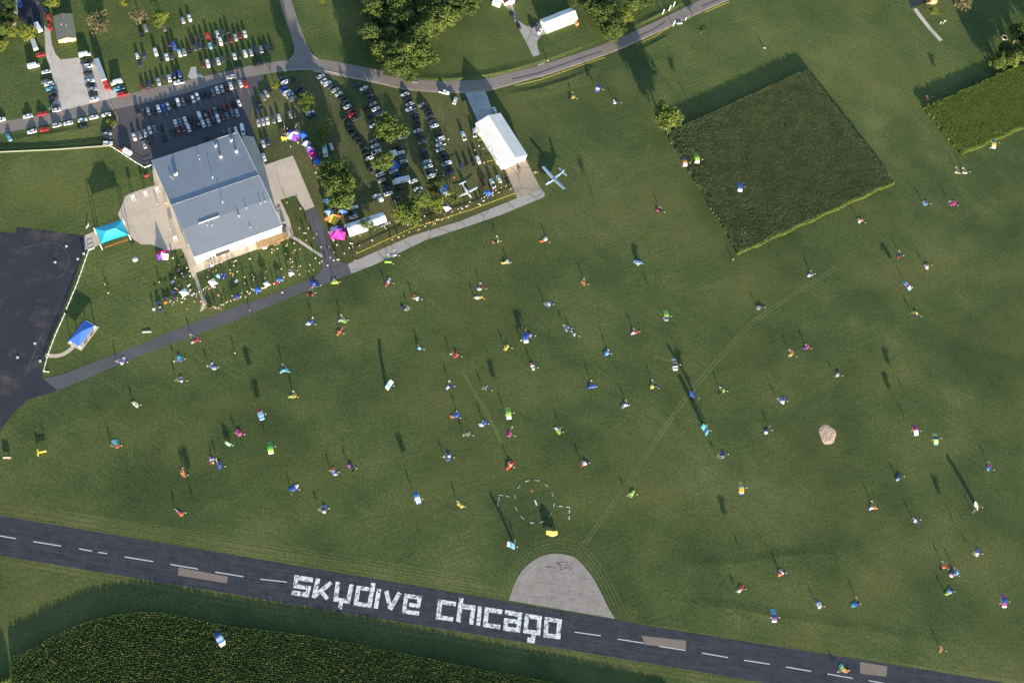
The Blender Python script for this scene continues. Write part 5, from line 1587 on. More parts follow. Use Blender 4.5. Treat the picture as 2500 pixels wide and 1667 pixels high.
def crowd(phrase, start, group, ox, oy, s, data, pose='stand', mass=False):
    if mass:
        for e in data.split(','):
            q = e.split()
            MASS.append((ox + float(q[1]) / s, oy + float(q[2]) / s, q[0][0], {'s': 'stand', 'w': 'walk', 'z': 'sit'}[q[0][1]] if len(q[0]) > 1 else pose))
        return
    for i, e in enumerate(data.split(',')):
        q = e.split()
        ps = {'s': 'stand', 'w': 'walk', 'z': 'sit'}[q[0][1]] if len(q[0]) > 1 else pose
        act = {'stand': 'standing', 'walk': 'walking', 'sit': 'seated'}[ps]
        person(ox + float(q[1]) / s, oy + float(q[2]) / s, q[0][0], ps, f'{act} person in {SHIRTS[q[0][0]][0]}, {ORD[i]} from the {start} {phrase}', group)


G1 = 'spectators along the lawn edge'
crowd('along the lawn edge above the taxiway', 'left', G1, 350, 560, 7.84, 'w 1495 1460,wz 1535 1445,c 1590 1420,w 1615 1395,c 1678 1385,p 1740 1360,o 1785 1345,o 1830 1330,w 1868 1310,w 1880 1235,o 1960 1290,w 1965 1315,y 2030 1250,c 2045 1230,w 1995 1210,w 2080 1160,c 2115 1165,w 2130 1185,w 2200 1180,pz 2230 1175,w 2270 1145,w 2310 1140,o 2330 1130')
G2 = 'people around the forked path'
crowd('of the people at the forked path', 'top', G2, 350, 560, 7.84, 'ww 1075 1215,w 1120 1210,y 1020 1250,c 1020 1300,w 1100 1400,ow 1130 1395,r 1145 1400,k 1205 1505,w 1175 1455,o 1365 1510,w 1390 1520,k 1410 1520,c 1450 1505,c 840 1530,k 1290 1520', mass=True)
G3 = 'people on the lawn left of the path'
crowd('on the lawn left of the forked path', 'top', G3, 350, 560, 7.84, 'yw 570 570,o 690 705,w 678 765,y 835 755,c 745 865,t 885 820,w 900 915,k 715 930,g 770 920,t 610 945,r 740 1020,k 755 990,w 690 1085,p 310 1025,o 650 1165,w 610 1150,w 560 1215,w 750 1340,w 800 1345,g 620 1310,w 655 1330,w 655 1380,g 985 1400,w 740 1410,c 590 1410,w 565 1450')
crowd('of the few left of the orange coolers', 'top', G3, 0, 500, 5.8725, 'y 1512 1150,y 1560 1278,wz 2205 1490,ow 2290 1480')
G4 = 'people on the lawn before the hall'
crowd('between the hall front and the white tent', 'left', G4, 350, 560, 7.84, 'w 1235 930,w 1255 795,c 1340 835,c 1155 1170,w 1190 1135,c 1225 1115,p 1255 1110,t 1265 1150,w 1345 1125,w 1380 1120,y 1400 800,w 1475 590,k 1500 870,w 1500 650,k 1560 880,t 1540 950,wz 1455 940,k 1470 640', mass=True)
crowd('on the middle of the lawn before the hall', 'left', G4, 350, 560, 7.84, 'r 1430 1270,w 1450 1290,w 1665 800,y 1670 855,o 1705 1290,y 1720 870,o 1715 900,w 1735 715,c 1740 635,c 1775 620,w 1800 830,y 1850 515,w 1940 930,c 1940 1050,c 2030 590,w 2050 580,c 2085 890,o 2120 930,w 2110 985', mass=True)
crowd('between the timber deck and the taxiway bend', 'top', G4, 550, 560, 7.84, 'w 1320 285,y 1190 300,c 1175 335,t 1330 415,w 1435 390,w 1000 390,w 895 400,y 935 415,w 895 460,p 1310 455,y 1155 490,t 1735 555,c 1725 575,w 1245 590,w 1195 640,w 1225 635,w 1850 630,w 1285 640,o 1250 660,w 1805 660,w 1620 695,o 1440 715', mass=True)
crowd('nearest the small folding canopies by the taxiway', 'top', G4, 550, 560, 7.84, 'w 1280 735,o 1400 735,c 1075 775,w 1255 795,w 1220 800,w 1380 800,o 1600 815,y 1690 790,c 785 830,c 770 860,w 1420 880,o 1245 895,w 1225 905,w 1125 935,w 760 945,y 1095 990,w 1000 1000,c 1040 1030,w 935 1060,p 850 1070,w 755 1085,c 780 1120,w 745 1140,w 705 1145')
G5 = 'people on the access road'
crowd('on or beside the access road', 'top', G5, 550, 560, 7.84, 'w 1510 90,c 1540 95,w 1755 105,o 1690 185,t 1550 230,ww 1835 355,gw 1990 355,w 2135 315,k 2080 455,t 2280 480,pw 2010 560,w 2145 600,w 2170 600,cw 2075 610,ww 1960 710,ww 1090 1225')
G6 = 'spectators at the yellow rope'
crowd('along the left half of the yellow rope', 'left', G6, 750, 380, S5, 't 685 1515,o 710 1395,p 1215 1220,w 1300 1180,wz 1310 1178,c 1380 1160,o 1460 1110,p 1590 1075,p 1610 1070,c 1690 1030,o 1705 985,p 1745 975,p 1790 970,o 1800 1000,o 1810 970,w 1830 990')
crowd('along the right half of the yellow rope', 'left', G6, 750, 380, S5, 'w 1855 935,w 1885 930,p 1930 930,p 1970 855,w 2020 905,p 2065 820,p 2085 815,w 2160 780,w 2190 820,w 2205 765,w 2220 780,w 2275 745,w 2300 740,w 2330 680,w 2455 710,c 2475 720,w 2520 665,g 2535 610')
crowd('in front of the marquee', 'left', G6, 750, 380, S5, 'w 425 1295,c 530 1410,c 600 1340,w 620 1270,w 645 1280,w 655 1320,c 750 1305,c 755 1160,w 925 1225,w 935 1235,w 1105 1035,c 1130 1060,w 1365 945,w 1440 1010,p 1630 940,w 1680 885,k 1240 795')
G7 = 'people in the camp'
crowd('at the head of the purple tents', 'top', G7, 680, 300, 15.68, 'w 705 100,w 230 195,k 700 125,w 670 165,o 205 300,w 340 270,w 645 235,p 225 335,w 700 320,k 210 440,g 260 430,w 270 480,w 800 375,w 750 805,w 465 950,o 1600 1205,w 1330 1370,c 1270 1400,c 1380 1520,o 1440 1510,w 1500 1460', mass=True)
crowd('below the purple tents', 'top', G7, 600, 200, S5, 'o 1000 1195,t 1035 1230,y 985 1215,o 1020 1250,w 1003 1320', mass=True)
crowd('beside the blue awning tents', 'top', G7, 780, 470, 13.07, 'w 490 610,y 600 665,w 560 900,w 580 945')
G8 = 'people by the parked vehicles'
crowd('behind the parked pickups near the hangar pad', 'left', G8, 1050, 380, S5, 'o 345 330,r 320 325,w 770 120,w 690 700,w 720 720,w 735 630,w 765 665,w 775 610,o 800 580,w 895 545,w 905 490,w 930 460,w 940 515,c 980 545,g 1020 475,y 1085 455,w 1150 495,c 895 585')
crowd('around the black group of cars', 'left', G8, 750, 380, S5, 'w 1850 225,k 1880 250,o 1850 265,w 1900 300,g 1950 300,k 1930 265,o 2105 330,r 1340 690,p 1310 680,k 1260 640', mass=True)
crowd('standing about the field rows', 'top', G8, 900, 200, S5, 'w 1140 845,w 1515 998,w 1580 935,w 180 950,w 380 885')
G9 = 'people on the plaza'
crowd('on the plaza', 'left', G9, 200, 400, S5, 'cw 1085 600,y 1195 580,cw 1220 585,w 1280 955,w 1310 1365,k 1640 1370')
crowd('at the hall wall', 'top', G9, 200, 400, S5, 'k 1245 400,k 1285 490,w 1425 890,k 1440 910,c 1530 1190,k 1520 1230')
crowd('along the front of the hall', 'left', G9, 500, 400, S5, 'p 150 1245,k 220 1270,k 330 1320,w 475 1200,k 500 1180,c 525 1170,k 560 1165,w 700 1110,w 735 1105,c 760 1110,w 790 1105,y 880 1090')
crowd('in the grass island by the terrace', 'top', G9, 500, 400, S5, 'w 1178 570,y 1370 655,c 1485 940,w 1355 935')
G10 = 'people on the open field'
for x, y, c, lab in ((1746, 70 + 0, 'o', None),):
    pass
for x, y, lab, c in ((973.9, 703.8, 'lone person in white walking on the open grass left of the teal parachute', 'w'), (1788.3, 636.0, 'lone person in white near the lower corner of the dark corn plot', 'w'), (1862, 120, 'person in white on the lawn at the top right, left of a twin', 'w'), (1866, 121, 'person in white on the lawn at the top right, right of a twin', 'w'), (610.0, 759.5, 'person in red on the taxiway facing the field', 'r'), (689.3, 716.6, 'person in white walking alone on the taxiway', 'w'), (573.9, 863.8, 'lone person in white on the grass between white and teal parachutes', 'w'), (1337, 152, 'white clad person at the roadside below the curved drive', 'w')):
    if lab.startswith('lone person in white walking on the open grass left'): continue
    person(x, y, c, 'stand', lab, G10)
crowd_mass('loose crowd of people spread over the lawn before the hall and in the camp', MASS)

# ---------------------------------------------------------------- parachutes
CC_ = {'w': ('white', (.74, .74, .76)), 'b': ('blue', (.03, .10, .50)), 'n': ('navy', (.02, .035, .14)), 't': ('teal', (.04, .42, .50)), 'l': ('light blue', (.18, .46, .66)), 'r': ('red', (.56, .03, .03)),
       'o': ('orange', (.74, .22, .015)), 'y': ('yellow', (.74, .56, .04)), 'm': ('magenta', (.60, .015, .24)), 'p': ('purple', (.17, .035, .32)), 'g': ('lime green', (.36, .66, .05)), 'e': ('green', (.10, .44, .05)), 'k': ('black', (.02, .02, .025)), 's': ('grey', (.26, .27, .29)), 'd': ('maroon', (.30, .02, .04)), 'f': ('pale green', (.55, .70, .20))}
FAB = {}


def fabric(c):
    if c not in FAB:
        m, nt, bs = newmat('ripstop_' + CC_[c][0].replace(' ', '_'))
        f = noise_node(nt, N(nt, 'ShaderNodeTexCoord').outputs['Object'], 2.0, 3.0)
        col = CC_[c][1]; lum = sum(col) / 3
        col = tuple(v * .86 + lum * .14 for v in col)
        k = mixc(nt, maprange(nt, f, .3, .7), tuple(v * .9 for v in col), tuple(min(1, v * 1.06) for v in col))
        nt.links.new(k, bs.inputs['Base Color']); bs.inputs['Roughness'].default_value = .55
        tr = N(nt, 'ShaderNodeBsdfTranslucent'); nt.links.new(k, tr.inputs['Color'])
        mx = N(nt, 'ShaderNodeMixShader'); mx.inputs[0].default_value = .25
        out = [n for n in nt.nodes if n.type == 'OUTPUT_MATERIAL'][0]
        nt.links.new(bs.outputs[0], mx.inputs[1]); nt.links.new(tr.outputs[0], mx.inputs[2]); nt.links.new(mx.outputs[0], out.inputs['Surface'])
        FAB[c] = m
    return FAB[c]


LINE_M = simple('suspension_line', (.55, .55, .52), .7, .1)


def canopy_mesh(kind, cells, span, chord, seed, tail=0.0):
    """Ram-air canopy of coloured cells; x is the span, y the chord (nose at +y)."""
    r = random.Random(seed)
    n = 2 * len(cells); prof = []
    for c in (0, .12, .35, .65, 1.0): prof.append((c, .115 * 2.6 * math.sqrt(c + .02) * (1 - c) ** .9 + .012))
    for c in (.7, .3): prof.append((c, -.03 * chord * 0 - .012))
    bow = {'fly': 1.3, 'stand': 1.35, 'heap': .7, 'side': .75}[kind]
    Rr = span / bow
    ph = [r.uniform(0, 6.28) for _ in range(6)]
    b = MB(); rings = []
    for i in range(n + 1):
        t = i / n - .5
        a = t * bow
        bulge = 1.0 + (.22 if i % 2 else 0)
        row = []
        for c, hh in prof:
            y = (.5 - c) * chord; h = hh * chord * .30 * bulge if hh > 0 else hh
            if kind in ('fly', 'side'):
                x = Rr * math.sin(a); z = Rr * (math.cos(a) - 1)
                q = Vector((x + h * math.sin(a), y * (1 - .15 * abs(t) * 2), z + h * math.cos(a)))
            elif kind == 'stand':
                x = Rr * math.sin(a) * .92; z = Rr * (math.cos(a) - 1) * .8
                q = Vector((x + h * math.sin(a), y * (1 - .25 * abs(t) * 2), z + h * math.cos(a)))
                q += Vector((r.uniform(-.06, .06), .18 * math.sin(5 * t + ph[0]), .10 * math.sin(9 * t + ph[1])))
            else:
                e = math.cos(math.pi * t * .96) ** .6
                y2 = y * (.55 + .45 * abs(math.sin(3.1 * t + ph[0]))) * (.45 + .55 * e) + tail * span * (t * 2) ** 2 * .28 + .16 * math.sin(4 * t + ph[1])
                top = hh > 0
                hump = (.18 + .62 * abs(math.sin(7 * t + ph[2])) * abs(math.sin(2.4 * t + ph[3]) * .6 + .5)) * e
                z = (math.sin(math.pi * min(1, max(0, c))) ** .7 * hump * chord * .34 + .04) if top else .02
                q = Vector((span * .80 * t + .12 * math.sin(11 * t + ph[4]), y2 + r.uniform(-.08, .08), z + (r.uniform(0, .10) if top else 0)))
            row.append(q)
        rings.append(row)
    m_ = len(prof)
    for i in range(n):
        for k in range(m_):
            b.face([rings[i][k], rings[i][(k + 1) % m_], rings[i + 1][(k + 1) % m_], rings[i + 1][k]], i // 2)
    b.face(rings[0], 0); b.face(rings[-1][::-1], len(cells) - 1)
    return b.mesh('canopy', [fabric(c) for c in cells], smooth=(kind == 'heap')), rings


def pattern(cols, n=9):
    """Spread a colour string over the cells."""
    return ''.join(cols[min(len(cols) - 1, int(i * len(cols) / n))] for i in range(n))


DOT = simple('pilot_chute_nylon', (.70, .70, .66), .7, .1, 2.0)
LMK = [('landing circle', 1310, 1235), ('sand heap', 2020, 1060), ('concrete turnaround', 1360, 1430), ('taxiway', 500, 790), ('grey taxiway', 1090, 575), ('dark corn plot', 1850, 390), ('yellow landing tee', 104, 1103), ('turboprop', 1352, 437), ('runway words', 1000, 1480), ('bright corn plot', 2400, 300), ('forked path', 505, 745), ('road', 1400, 160), ('pavilion', 205, 818), ('runway', 1900, 1600)]


def cname(cols):
    seen = []
    for c in cols:
        if CC_[c][0] not in seen: seen.append(CC_[c][0])
    return seen[0] if len(seen) == 1 else (f'{seen[0]} and {seen[1]}' if len(seen) == 2 else f'{seen[0]}, {seen[1]} and {seen[2]}')


def dirword(dx, dy):
    a = math.degrees(math.atan2(-dy, dx)) % 360
    return ['right of', 'above and right of', 'above', 'above and left of', 'left of', 'below and left of', 'below', 'below and right of'][int((a + 22.5) // 45) % 8]


# kind, cell colours, canopy (photo), skydiver (photo), canopy height, angle of span in the photo, size, suit colour
def chutes(ox, oy, s, data):
    for e in data.split(','):
        q = e.split()
        CH.append((q[0], q[1], ox + float(q[2]) / s, oy + float(q[3]) / s, ox + float(q[4]) / s, oy + float(q[5]) / s, float(q[6]), float(q[7]), q[8] if len(q) > 8 else 'w', float(q[9]) if len(q) > 9 else 1.0))


CH = []
# ground ones: kind colours cx cy px py z angle suit size
chutes(0, 800, 3.76, 'h wpw 1122 305 1070 315 0 100 w,h ltb 1648 280 1600 315 0 70 w,h wbw 1955 355 1905 355 0 60 c,h wpw 1667 475 1612 490 0 85 g .8,h rkrw 1788 115 1747 68 0 150 o,h ywyw 1245 700 1215 690 0 55 c,h lltro 1065 1060 1020 1090 0 50 o 1.2,h mm 2195 960 2158 965 0 60 o,s tyt 2090 1065 2075 1050 1.2 20 g .7,h b 2018 1258 1985 1210 0 80 w,h rwbr 1940 1210 1958 1245 0 80 w,h o 1675 1340 1678 1290 0 60 w')
chutes(400, 640, 3.76, 'h tl 1105 990 1090 940 0 175 w 1.1,h oeyg 1182 1230 1187 1190 0 160 w,f rrwllbl 885 1390 850 1398 6.0 70 o,v wlw 2065 1130 2062 1098 2.2 -45 t .95,h bw 1343 560 1365 515 0 150 w,h gw 1642 538 1625 490 0 10 g,h or 1603 640 1638 610 0 120 o,h rwbw 2060 180 2040 225 0 120 p,h skn 2205 425 2240 410 0 40 w,h ow 2320 320 2290 340 0 60 c,h bn 1390 200 1362 238 0 30 p 1.2,h rkr 1345 288 1362 232 0 10 w,h yg 1570 185 1560 160 0 0 c,s lb 2340 785 2338 775 1.0 60 w .6')
chutes(900, 530, 3.76, 'h g 178 408 175 350 0 0 c .9,h sws 235 348 228 305 0 160 g,h yko 1167 230 1175 185 0 170 w,h ow 1610 215 1635 205 0 150 o 1.15,h yyw 1255 415 1283 432 0 150 c,h dw 1032 655 1022 610 0 145 w,h yw 1015 740 970 745 0 170 w,h o 1970 605 1975 575 0 60 w .8,h bwb 1650 800 1610 800 0 125 c,f bbbw 1440 1100 1440 1040 2.6 80 y,h nbl 1480 1080 1398 1140 0 60 w .7,h lbl 1818 1025 1785 995 0 120 c .8,h nw 1885 1070 1855 1050 0 80 c .7,h r 805 1260 750 1265 0 110 t,h y 1268 1200 1245 1190 0 120 y .9,h rwpw 1505 1370 1490 1350 0 60 w,h blb 2180 1250 2195 1225 0 140 w,h nw 740 1550 737 1510 0 150 w,h b 2045 1550 2040 1505 0 160 w 1.1')
chutes(400, 940, 3.76, 'f eeegw 975 570 950 615 6.0 80 p,h rwbw 1557 795 1525 785 0 65 w,h pk 1722 755 1685 740 0 60 r,h bbw 1195 945 1172 1005 0 145 c 1.2,h bnw 1468 1138 1420 1145 0 95 c,h pro 150 1170 103 1138 0 50 y,f bllwlwb 2325 1030 2290 1060 5.5 70 w')
chutes(950, 900, 3.76, 'h lk 897 180 855 185 0 80 w .7,h bbo 605 435 618 395 0 155 g 1.2,h bw 865 510 858 485 0 150 w 1.1,h tot 725 595 680 615 0 130 c .7,h m 1108 595 1127 540 0 110 w .9,h gw 1550 568 1575 545 0 50 g,h bwb 550 805 498 810 0 80 w,h ror 1100 885 1095 860 0 130 p 1.25,h kwr 1790 868 1760 860 0 150 k 1.1,h y 650 1255 620 1215 0 30 w,s y 1495 1512 1495 1460 1.6 0 w 1.2,h g 2228 1145 2180 1168 0 110 w .9,h ws 2157 340 2170 292 0 155 w,f gggw 1095 405 1060 425 5.0 80 w')
chutes(1180, 1130, 3.92, 'v lltw 275 790 300 740 2.2 10 c 1.05')
chutes(1400, 480, 3.76, 'h kr 787 125 785 100 0 0 g,h lwl 590 605 590 635 0 5 w 1.2,h ks 1710 1015 1678 1015 0 150 g 1.1,h sw 2170 720 2172 685 0 150 c .9,h rw 560 1245 545 1215 0 155 r,h oy 2000 1445 1975 1412 0 120 w,h mp 2137 1385 2125 1360 0 160 w .9,f gggns 853 1085 822 1118 7.5 85 w')
chutes(1400, 850, 3.76, 'f wnynwnw 932 145 925 140 22 80 w,h ny 732 345 718 295 0 160 c,v nb 1105 438 1100 400 2.0 5 c 1.2,h gk 1365 400 1340 365 0 130 w,h bw 1918 475 1855 470 0 100 b 1.1,v tnt 1213 755 1222 708 2.2 35 c 1.2,h nw 1773 760 1795 720 0 125 c,h nns 1372 975 1310 1000 0 95 g 1.1,f yolyoyb 1542 1280 1545 1285 13 82 w')
chutes(1950, 480, 4.2727, 'h bl 1325 70 1290 68 0 120 w .9,h m 1605 75 1562 58 0 150 w 1.2,h ow 640 252 615 240 0 140 t .9,h kr 1040 620 1037 570 0 140 c .9,h rw 1335 725 1305 725 0 110 g,f twpwt 1133 925 1110 905 4.6 45 c,h yk 1222 1230 1175 1215 0 95 c')
chutes(1950, 820, 4.2727, 'h ksw 405 395 375 420 0 110 c .9,f mmww 1220 975 1175 985 5.6 75 t,f fgnfft 1432 1070 1390 1085 9.0 82 w,h rbl 1982 1370 1968 1310 0 130 c,h nnl 1045 1475 1020 1495 0 115 c 1.1')
chutes(1950, 1150, 4.2727, 'h ow 765 375 752 315 0 165 w,h pwp 1215 515 1180 490 0 20 w,v wsw 1862 368 1812 430 2.4 25 w 1.1,h bw 1863 850 1790 855 0 100 d,h rok 1505 998 1485 940 0 150 c 1.1,h lbrw 1622 1072 1608 1000 0 155 r 1.3,h nlg 1570 1255 1520 1275 0 120 k 1.2,h bww 210 1385 175 1380 0 70 c 1.1,h nbt 588 1385 592 1310 0 155 c 1.2,f mbbmw 2145 1352 2110 1365 11 80 w')
chutes(1600, 1300, 4.2727, 'h kwro 1310 415 1280 390 0 135 k 1.2,h rrw 888 585 840 609 0 115 w,f llnpw 1238 860 1225 850 10 82 w,h tgyor 1965 1420 1895 1450 0 40 c 1.3')
CH.append(('h', 'oo', 2297, 1585, 2293, 1577, 0, 120, 'w', .7))
chutes(0, 1230, 3.92, 'f nblwlbws 2100 1285 2095 1300 15 62 w 1.15')
chutes(1200, 0, 3.92, 'h yk 765 932 770 890 0 160 r,f bbwb 1020 838 1003 866 3.2 110 c .9,h kw 1190 978 1165 972 0 165 w .9,f eggw 1968 1510 1945 1540 14 80 w,f bow 1850 1545 1840 1560 16 75 w .9')
chutes(1800, 0, 3.357, 'h o 1556 806 1545 800 0 80 o .8,f byyw 2105 1175 2090 1190 12 85 w,h yw 1803 1416 1785 1375 0 10 c .8,h wy 1862 1416 1842 1385 0 20 w .8,f bbbw 25 1525 20 1530 16 85 w')

_b = MB(); _b.box((-.21, 0, 1.24), (.20, .36, .50)); _b.box((-.12, .13, 1.46), (.30, .07, .06)); _b.box((-.12, -.13, 1.46), (.30, .07, .06))
PACK = _b.mesh('parachute_pack', simple('pack_cordura', (.03, .03, .035), .8, .2, 4.0, 0, .3, 'obj'))
pend = []
for (k, cols, cx, cy, px, py, z, angp, suit, size) in CH:
    dx, dy, lm = min(((cx - lx, cy - ly, nm) for nm, lx, ly in LMK), key=lambda t: t[0] ** 2 + t[1] ** 2)
    st = {'h': 'collapsed', 's': 'half inflated', 'f': 'open', 'v': 'tipped up'}[k]
    pend.append([f'{cname(cols)} parachute', st, dirword(dx, dy), lm, math.hypot(dx, dy)])
keyc = {}
for i, p_ in enumerate(pend): keyc.setdefault((p_[0], p_[2], p_[3]), []).append(i)
short = [None] * len(pend)
for kk, idx in keyc.items():
    idx.sort(key=lambda i: pend[i][4])
    for j, i in enumerate(idx):
        near = '' if len(idx) == 1 else (['nearest, ', 'next nearest, ', 'farther out, ', 'farthest out, '][min(j, 3)])
        short[i] = f'{pend[i][0]}, {near}{pend[i][2]} the {pend[i][3]}'

for i, (k, cols, cx, cy, px, py, z, angp, suit, size) in enumerate(CH):
    cells = pattern(cols)
    kind = {'h': 'heap', 's': 'stand', 'f': 'fly', 'v': 'side'}[k]
    span, chord = (6.2 * size, 2.5 * size) if kind in ('fly', 'side') else (5.0 * size, 2.2 * size)
    me, rings = canopy_mesh(kind, cells, span, chord, i + 3, tail=RND.choice((-.45, -.2, .25, .5)))
    g = P(cx, cy, z)
    a, c = P(cx, cy), P(cx + 10 * math.cos(math.radians(angp)), cy + 10 * math.sin(math.radians(angp)))
    rot = math.atan2(c.y - a.y, c.x - a.x)
    zp = 0.0
    if kind == 'fly': zp = max(0.0, z - 4.6)
    pg = P(px, py, zp)
    toP = pg - Vector((g.x, g.y, 0))
    # nose away from the diver for the ones on the ground
    if kind != 'fly':
        nose = Vector((-math.sin(rot), math.cos(rot), 0))
        if nose.dot(Vector((toP.x, toP.y, 0))) > 0: rot += math.pi
    st = pend[i][1]
    root = empty('parachute', g, rot, f'{st} {short[i]}', 'parachute', 'skydivers\' parachutes')
    cn = link('canopy', me, root)
    TILT = math.radians(48) * (1 if -math.sin(rot) > 0 else -1)
    if kind == 'stand':
        cn.rotation_euler = (math.radians(-38), 0, 0)
    if kind == 'side':
        cn.rotation_euler = (0, TILT, 0); cn.location = (0, 0, max(0, span * .46 * abs(math.sin(TILT)) - z + .1))
    if kind == 'fly' and z < 10:
        # keep the jumper under the canopy
        pg = Vector((g.x + (pg.x - g.x) * .6, g.y + (pg.y - g.y) * .6, zp)) if zp > 0 else pg
    elif kind == 'fly':
        pg = Vector((g.x, g.y - .6, zp))
    M = Matrix.Translation(g) @ Matrix.Rotation(rot, 4, 'Z')
    if kind == 'stand': M = M @ Matrix.Rotation(math.radians(-38), 4, 'X')
    if kind == 'side': M = M @ Matrix.Translation(cn.location) @ Matrix.Rotation(TILT, 4, 'Y')
    Mi = (Matrix.Translation(g) @ Matrix.Rotation(rot, 4, 'Z')).inverted()
    sh_ = Mi @ (Vector((pg.x, pg.y, zp + 1.45)))
    ln = MB(); n_ = len(rings)
    for ii in (0, n_ // 3, 2 * n_ // 3, n_ - 1):
        q_ = rings[ii][5]
        q_ = (Mi @ M) @ q_
        ln.tube(q_, sh_, .018, 3)
    lo_ = ln.build('suspension_lines' if False else 'line_set', LINE_M, root)
    pc = MB(); w_ = Vector((2.4, -.3, 0)); far = P(cx + 13, cy + RND.uniform(-3, 6), max(.15, z))
    lp = Mi @ far
    pc.ball(lp, .24, 8, sz=.6); pc.tube((Mi @ M) @ rings[n_ // 2][2], lp, .012, 3); pc.build('pilot_chute', DOT, root)
    jump = person(0, 0, suit if suit in SHIRTS else 'g', 'arms' if kind != 'heap' or i % 3 == 0 else ('suit'), f'skydiver {"under" if kind == "fly" else "beside"} the {short[i]}', 'skydivers with parachutes', face=RND.uniform(0, 6.28), rgb={'d': (.2, .03, .03), 'l': (.2, .4, .6)}.get(suit))
    jump.location = (pg.x, pg.y, zp)
    jump.scale = (jump.scale[0] * .9, jump.scale[1] * .9, jump.scale[2])
    link('parachute_pack', PACK, jump)

# ---------------------------------------------------------------- tents, canopies, tables, signs, aircraft
def cloth(name, c, rough=.7): return simple(name, c, rough, .06, 1.5, 0, .3, 'obj')
C_WHITE, C_BLUE, C_PURP, C_MAG, C_RED, C_YEL, C_BRN = cloth('white_canvas', (.74, .74, .74)), cloth('blue_canvas', (.03, .12, .50)), cloth('purple_canvas', (.16, .05, .34)), cloth('magenta_canvas', (.56, .03, .28)), cloth('red_canvas', (.55, .03, .05)), cloth('yellow_canvas', (.70, .55, .05)), cloth('brown_canvas', (.36, .15, .06))
C_LIL, C_LBL, C_ORG, C_NAVY = cloth('lilac_canvas', (.62, .48, .70)), cloth('pale_blue_canvas', (.25, .42, .62)), cloth('orange_canvas', (.66, .20, .06)), cloth('navy_canvas', (.03, .05, .20))


def popup(px, py, size, top, label, h=2.2, peak=3.2, rot=None, mats=None, group=None, name='folding_canopy'):
    g = P(px, py, h)
    t = empty(name, (g.x, g.y, 0), HALLROT + .2 if rot is None else rot, label, 'canopy', group)
    s = size / 2
    b = MB(); mm = mats or [top]
    cs = [(-s, -s, h), (s, -s, h), (s, s, h), (-s, s, h)]
    for k in range(4):
        a, c = cs[k], cs[(k + 1) % 4]
        b.face([a, c, (0, 0, peak)], k % len(mm)); b.face([(a[0], a[1], h - .3), (c[0], c[1], h - .3), c, a], k % len(mm))
    b.build('roof', mm, t)
    lm = bpy.data.meshes.get('canopy_leg')
    if lm is None:
        q = MB(); q.tube((0, 0, 0), (0, 0, 1.92), .045, 6); lm = q.mesh('canopy_leg', PIPE)
    for x, y, z in cs:
        l = link('leg', lm, t, (x * .97, y * .97, 0)); l.scale = (1, 1, (h - .3) / 1.9)
    return t


popup(519, 689, 3.3, C_WHITE, 'white folding canopy nearest the hall front, ringed by people')
popup(449, 714, 3.3, C_WHITE, 'white folding canopy left of the forked path')
popup(711, 667, 2.0, C_WHITE, 'small white and blue canopy on the right part of the spectators lawn', mats=[C_WHITE, C_WHITE, C_BLUE, C_WHITE])
popup(651, 693, 2.4, C_WHITE, 'small white canopy at the lawn edge above the taxiway', mats=[C_WHITE, C_WHITE, C_LBL, C_WHITE])
popup(628, 707, 2.6, C_BLUE, 'low blue canopy at the lawn edge, second of the blue ones', h=1.5, peak=2.1)
popup(683, 682, 2.2, C_BLUE, 'low blue canopy beside the red blanket on the spectators lawn', h=1.5, peak=2.1)
popup(577, 723, 2.6, C_NAVY, 'low dark blue canopy behind the line of spectators', h=1.4, peak=1.9)
popup(1192.5, 471, 3.0, C_BLUE, 'bright blue folding canopy below the parked pickups')
popup(1091, 507, 3.3, C_WHITE, 'white folding canopy at the yellow rope, right of the bright tree', mats=[C_WHITE, C_WHITE, C_BLUE, C_WHITE])
popup(1083, 461, 4.4, C_BLUE, 'blue canopy between the dark tree and the parked white aeroplane', mats=[C_BLUE])
popup(1090, 471, 2.8, C_WHITE, 'white topped canopy tight against the blue one')
popup(960, 403, 4.8, C_BLUE, 'wide dark blue awning beside the compact tree', h=2.4, peak=3.0, mats=[C_BLUE])
popup(804, 517, 3.4, C_LBL, 'pale blue canopy above the brown tent', mats=[C_LBL])
popup(799, 490, 3.0, C_BLUE, 'blue canopy left below the camp trees', mats=[C_LBL, C_BLUE])
popup(838, 515, 3.0, C_BLUE, 'blue pointed canopy right of the pale blue one', mats=[C_BLUE, C_LBL])
popup(739, 329, 3.6, C_BLUE, 'blue domed canopy at the top of the purple tents', mats=[C_BLUE])
popup(775, 396, 3.0, C_BLUE, 'blue canopy at the bottom of the purple tents', mats=[C_BLUE])
popup(991, 540, 2.2, C_WHITE, 'small white canopy below the broad bright tree', mats=[C_WHITE])
popup(515, 647, 1.6, C_WHITE, 'tiny white and navy canopy at the terrace edge', h=1.8, peak=2.4, mats=[C_WHITE, C_NAVY])


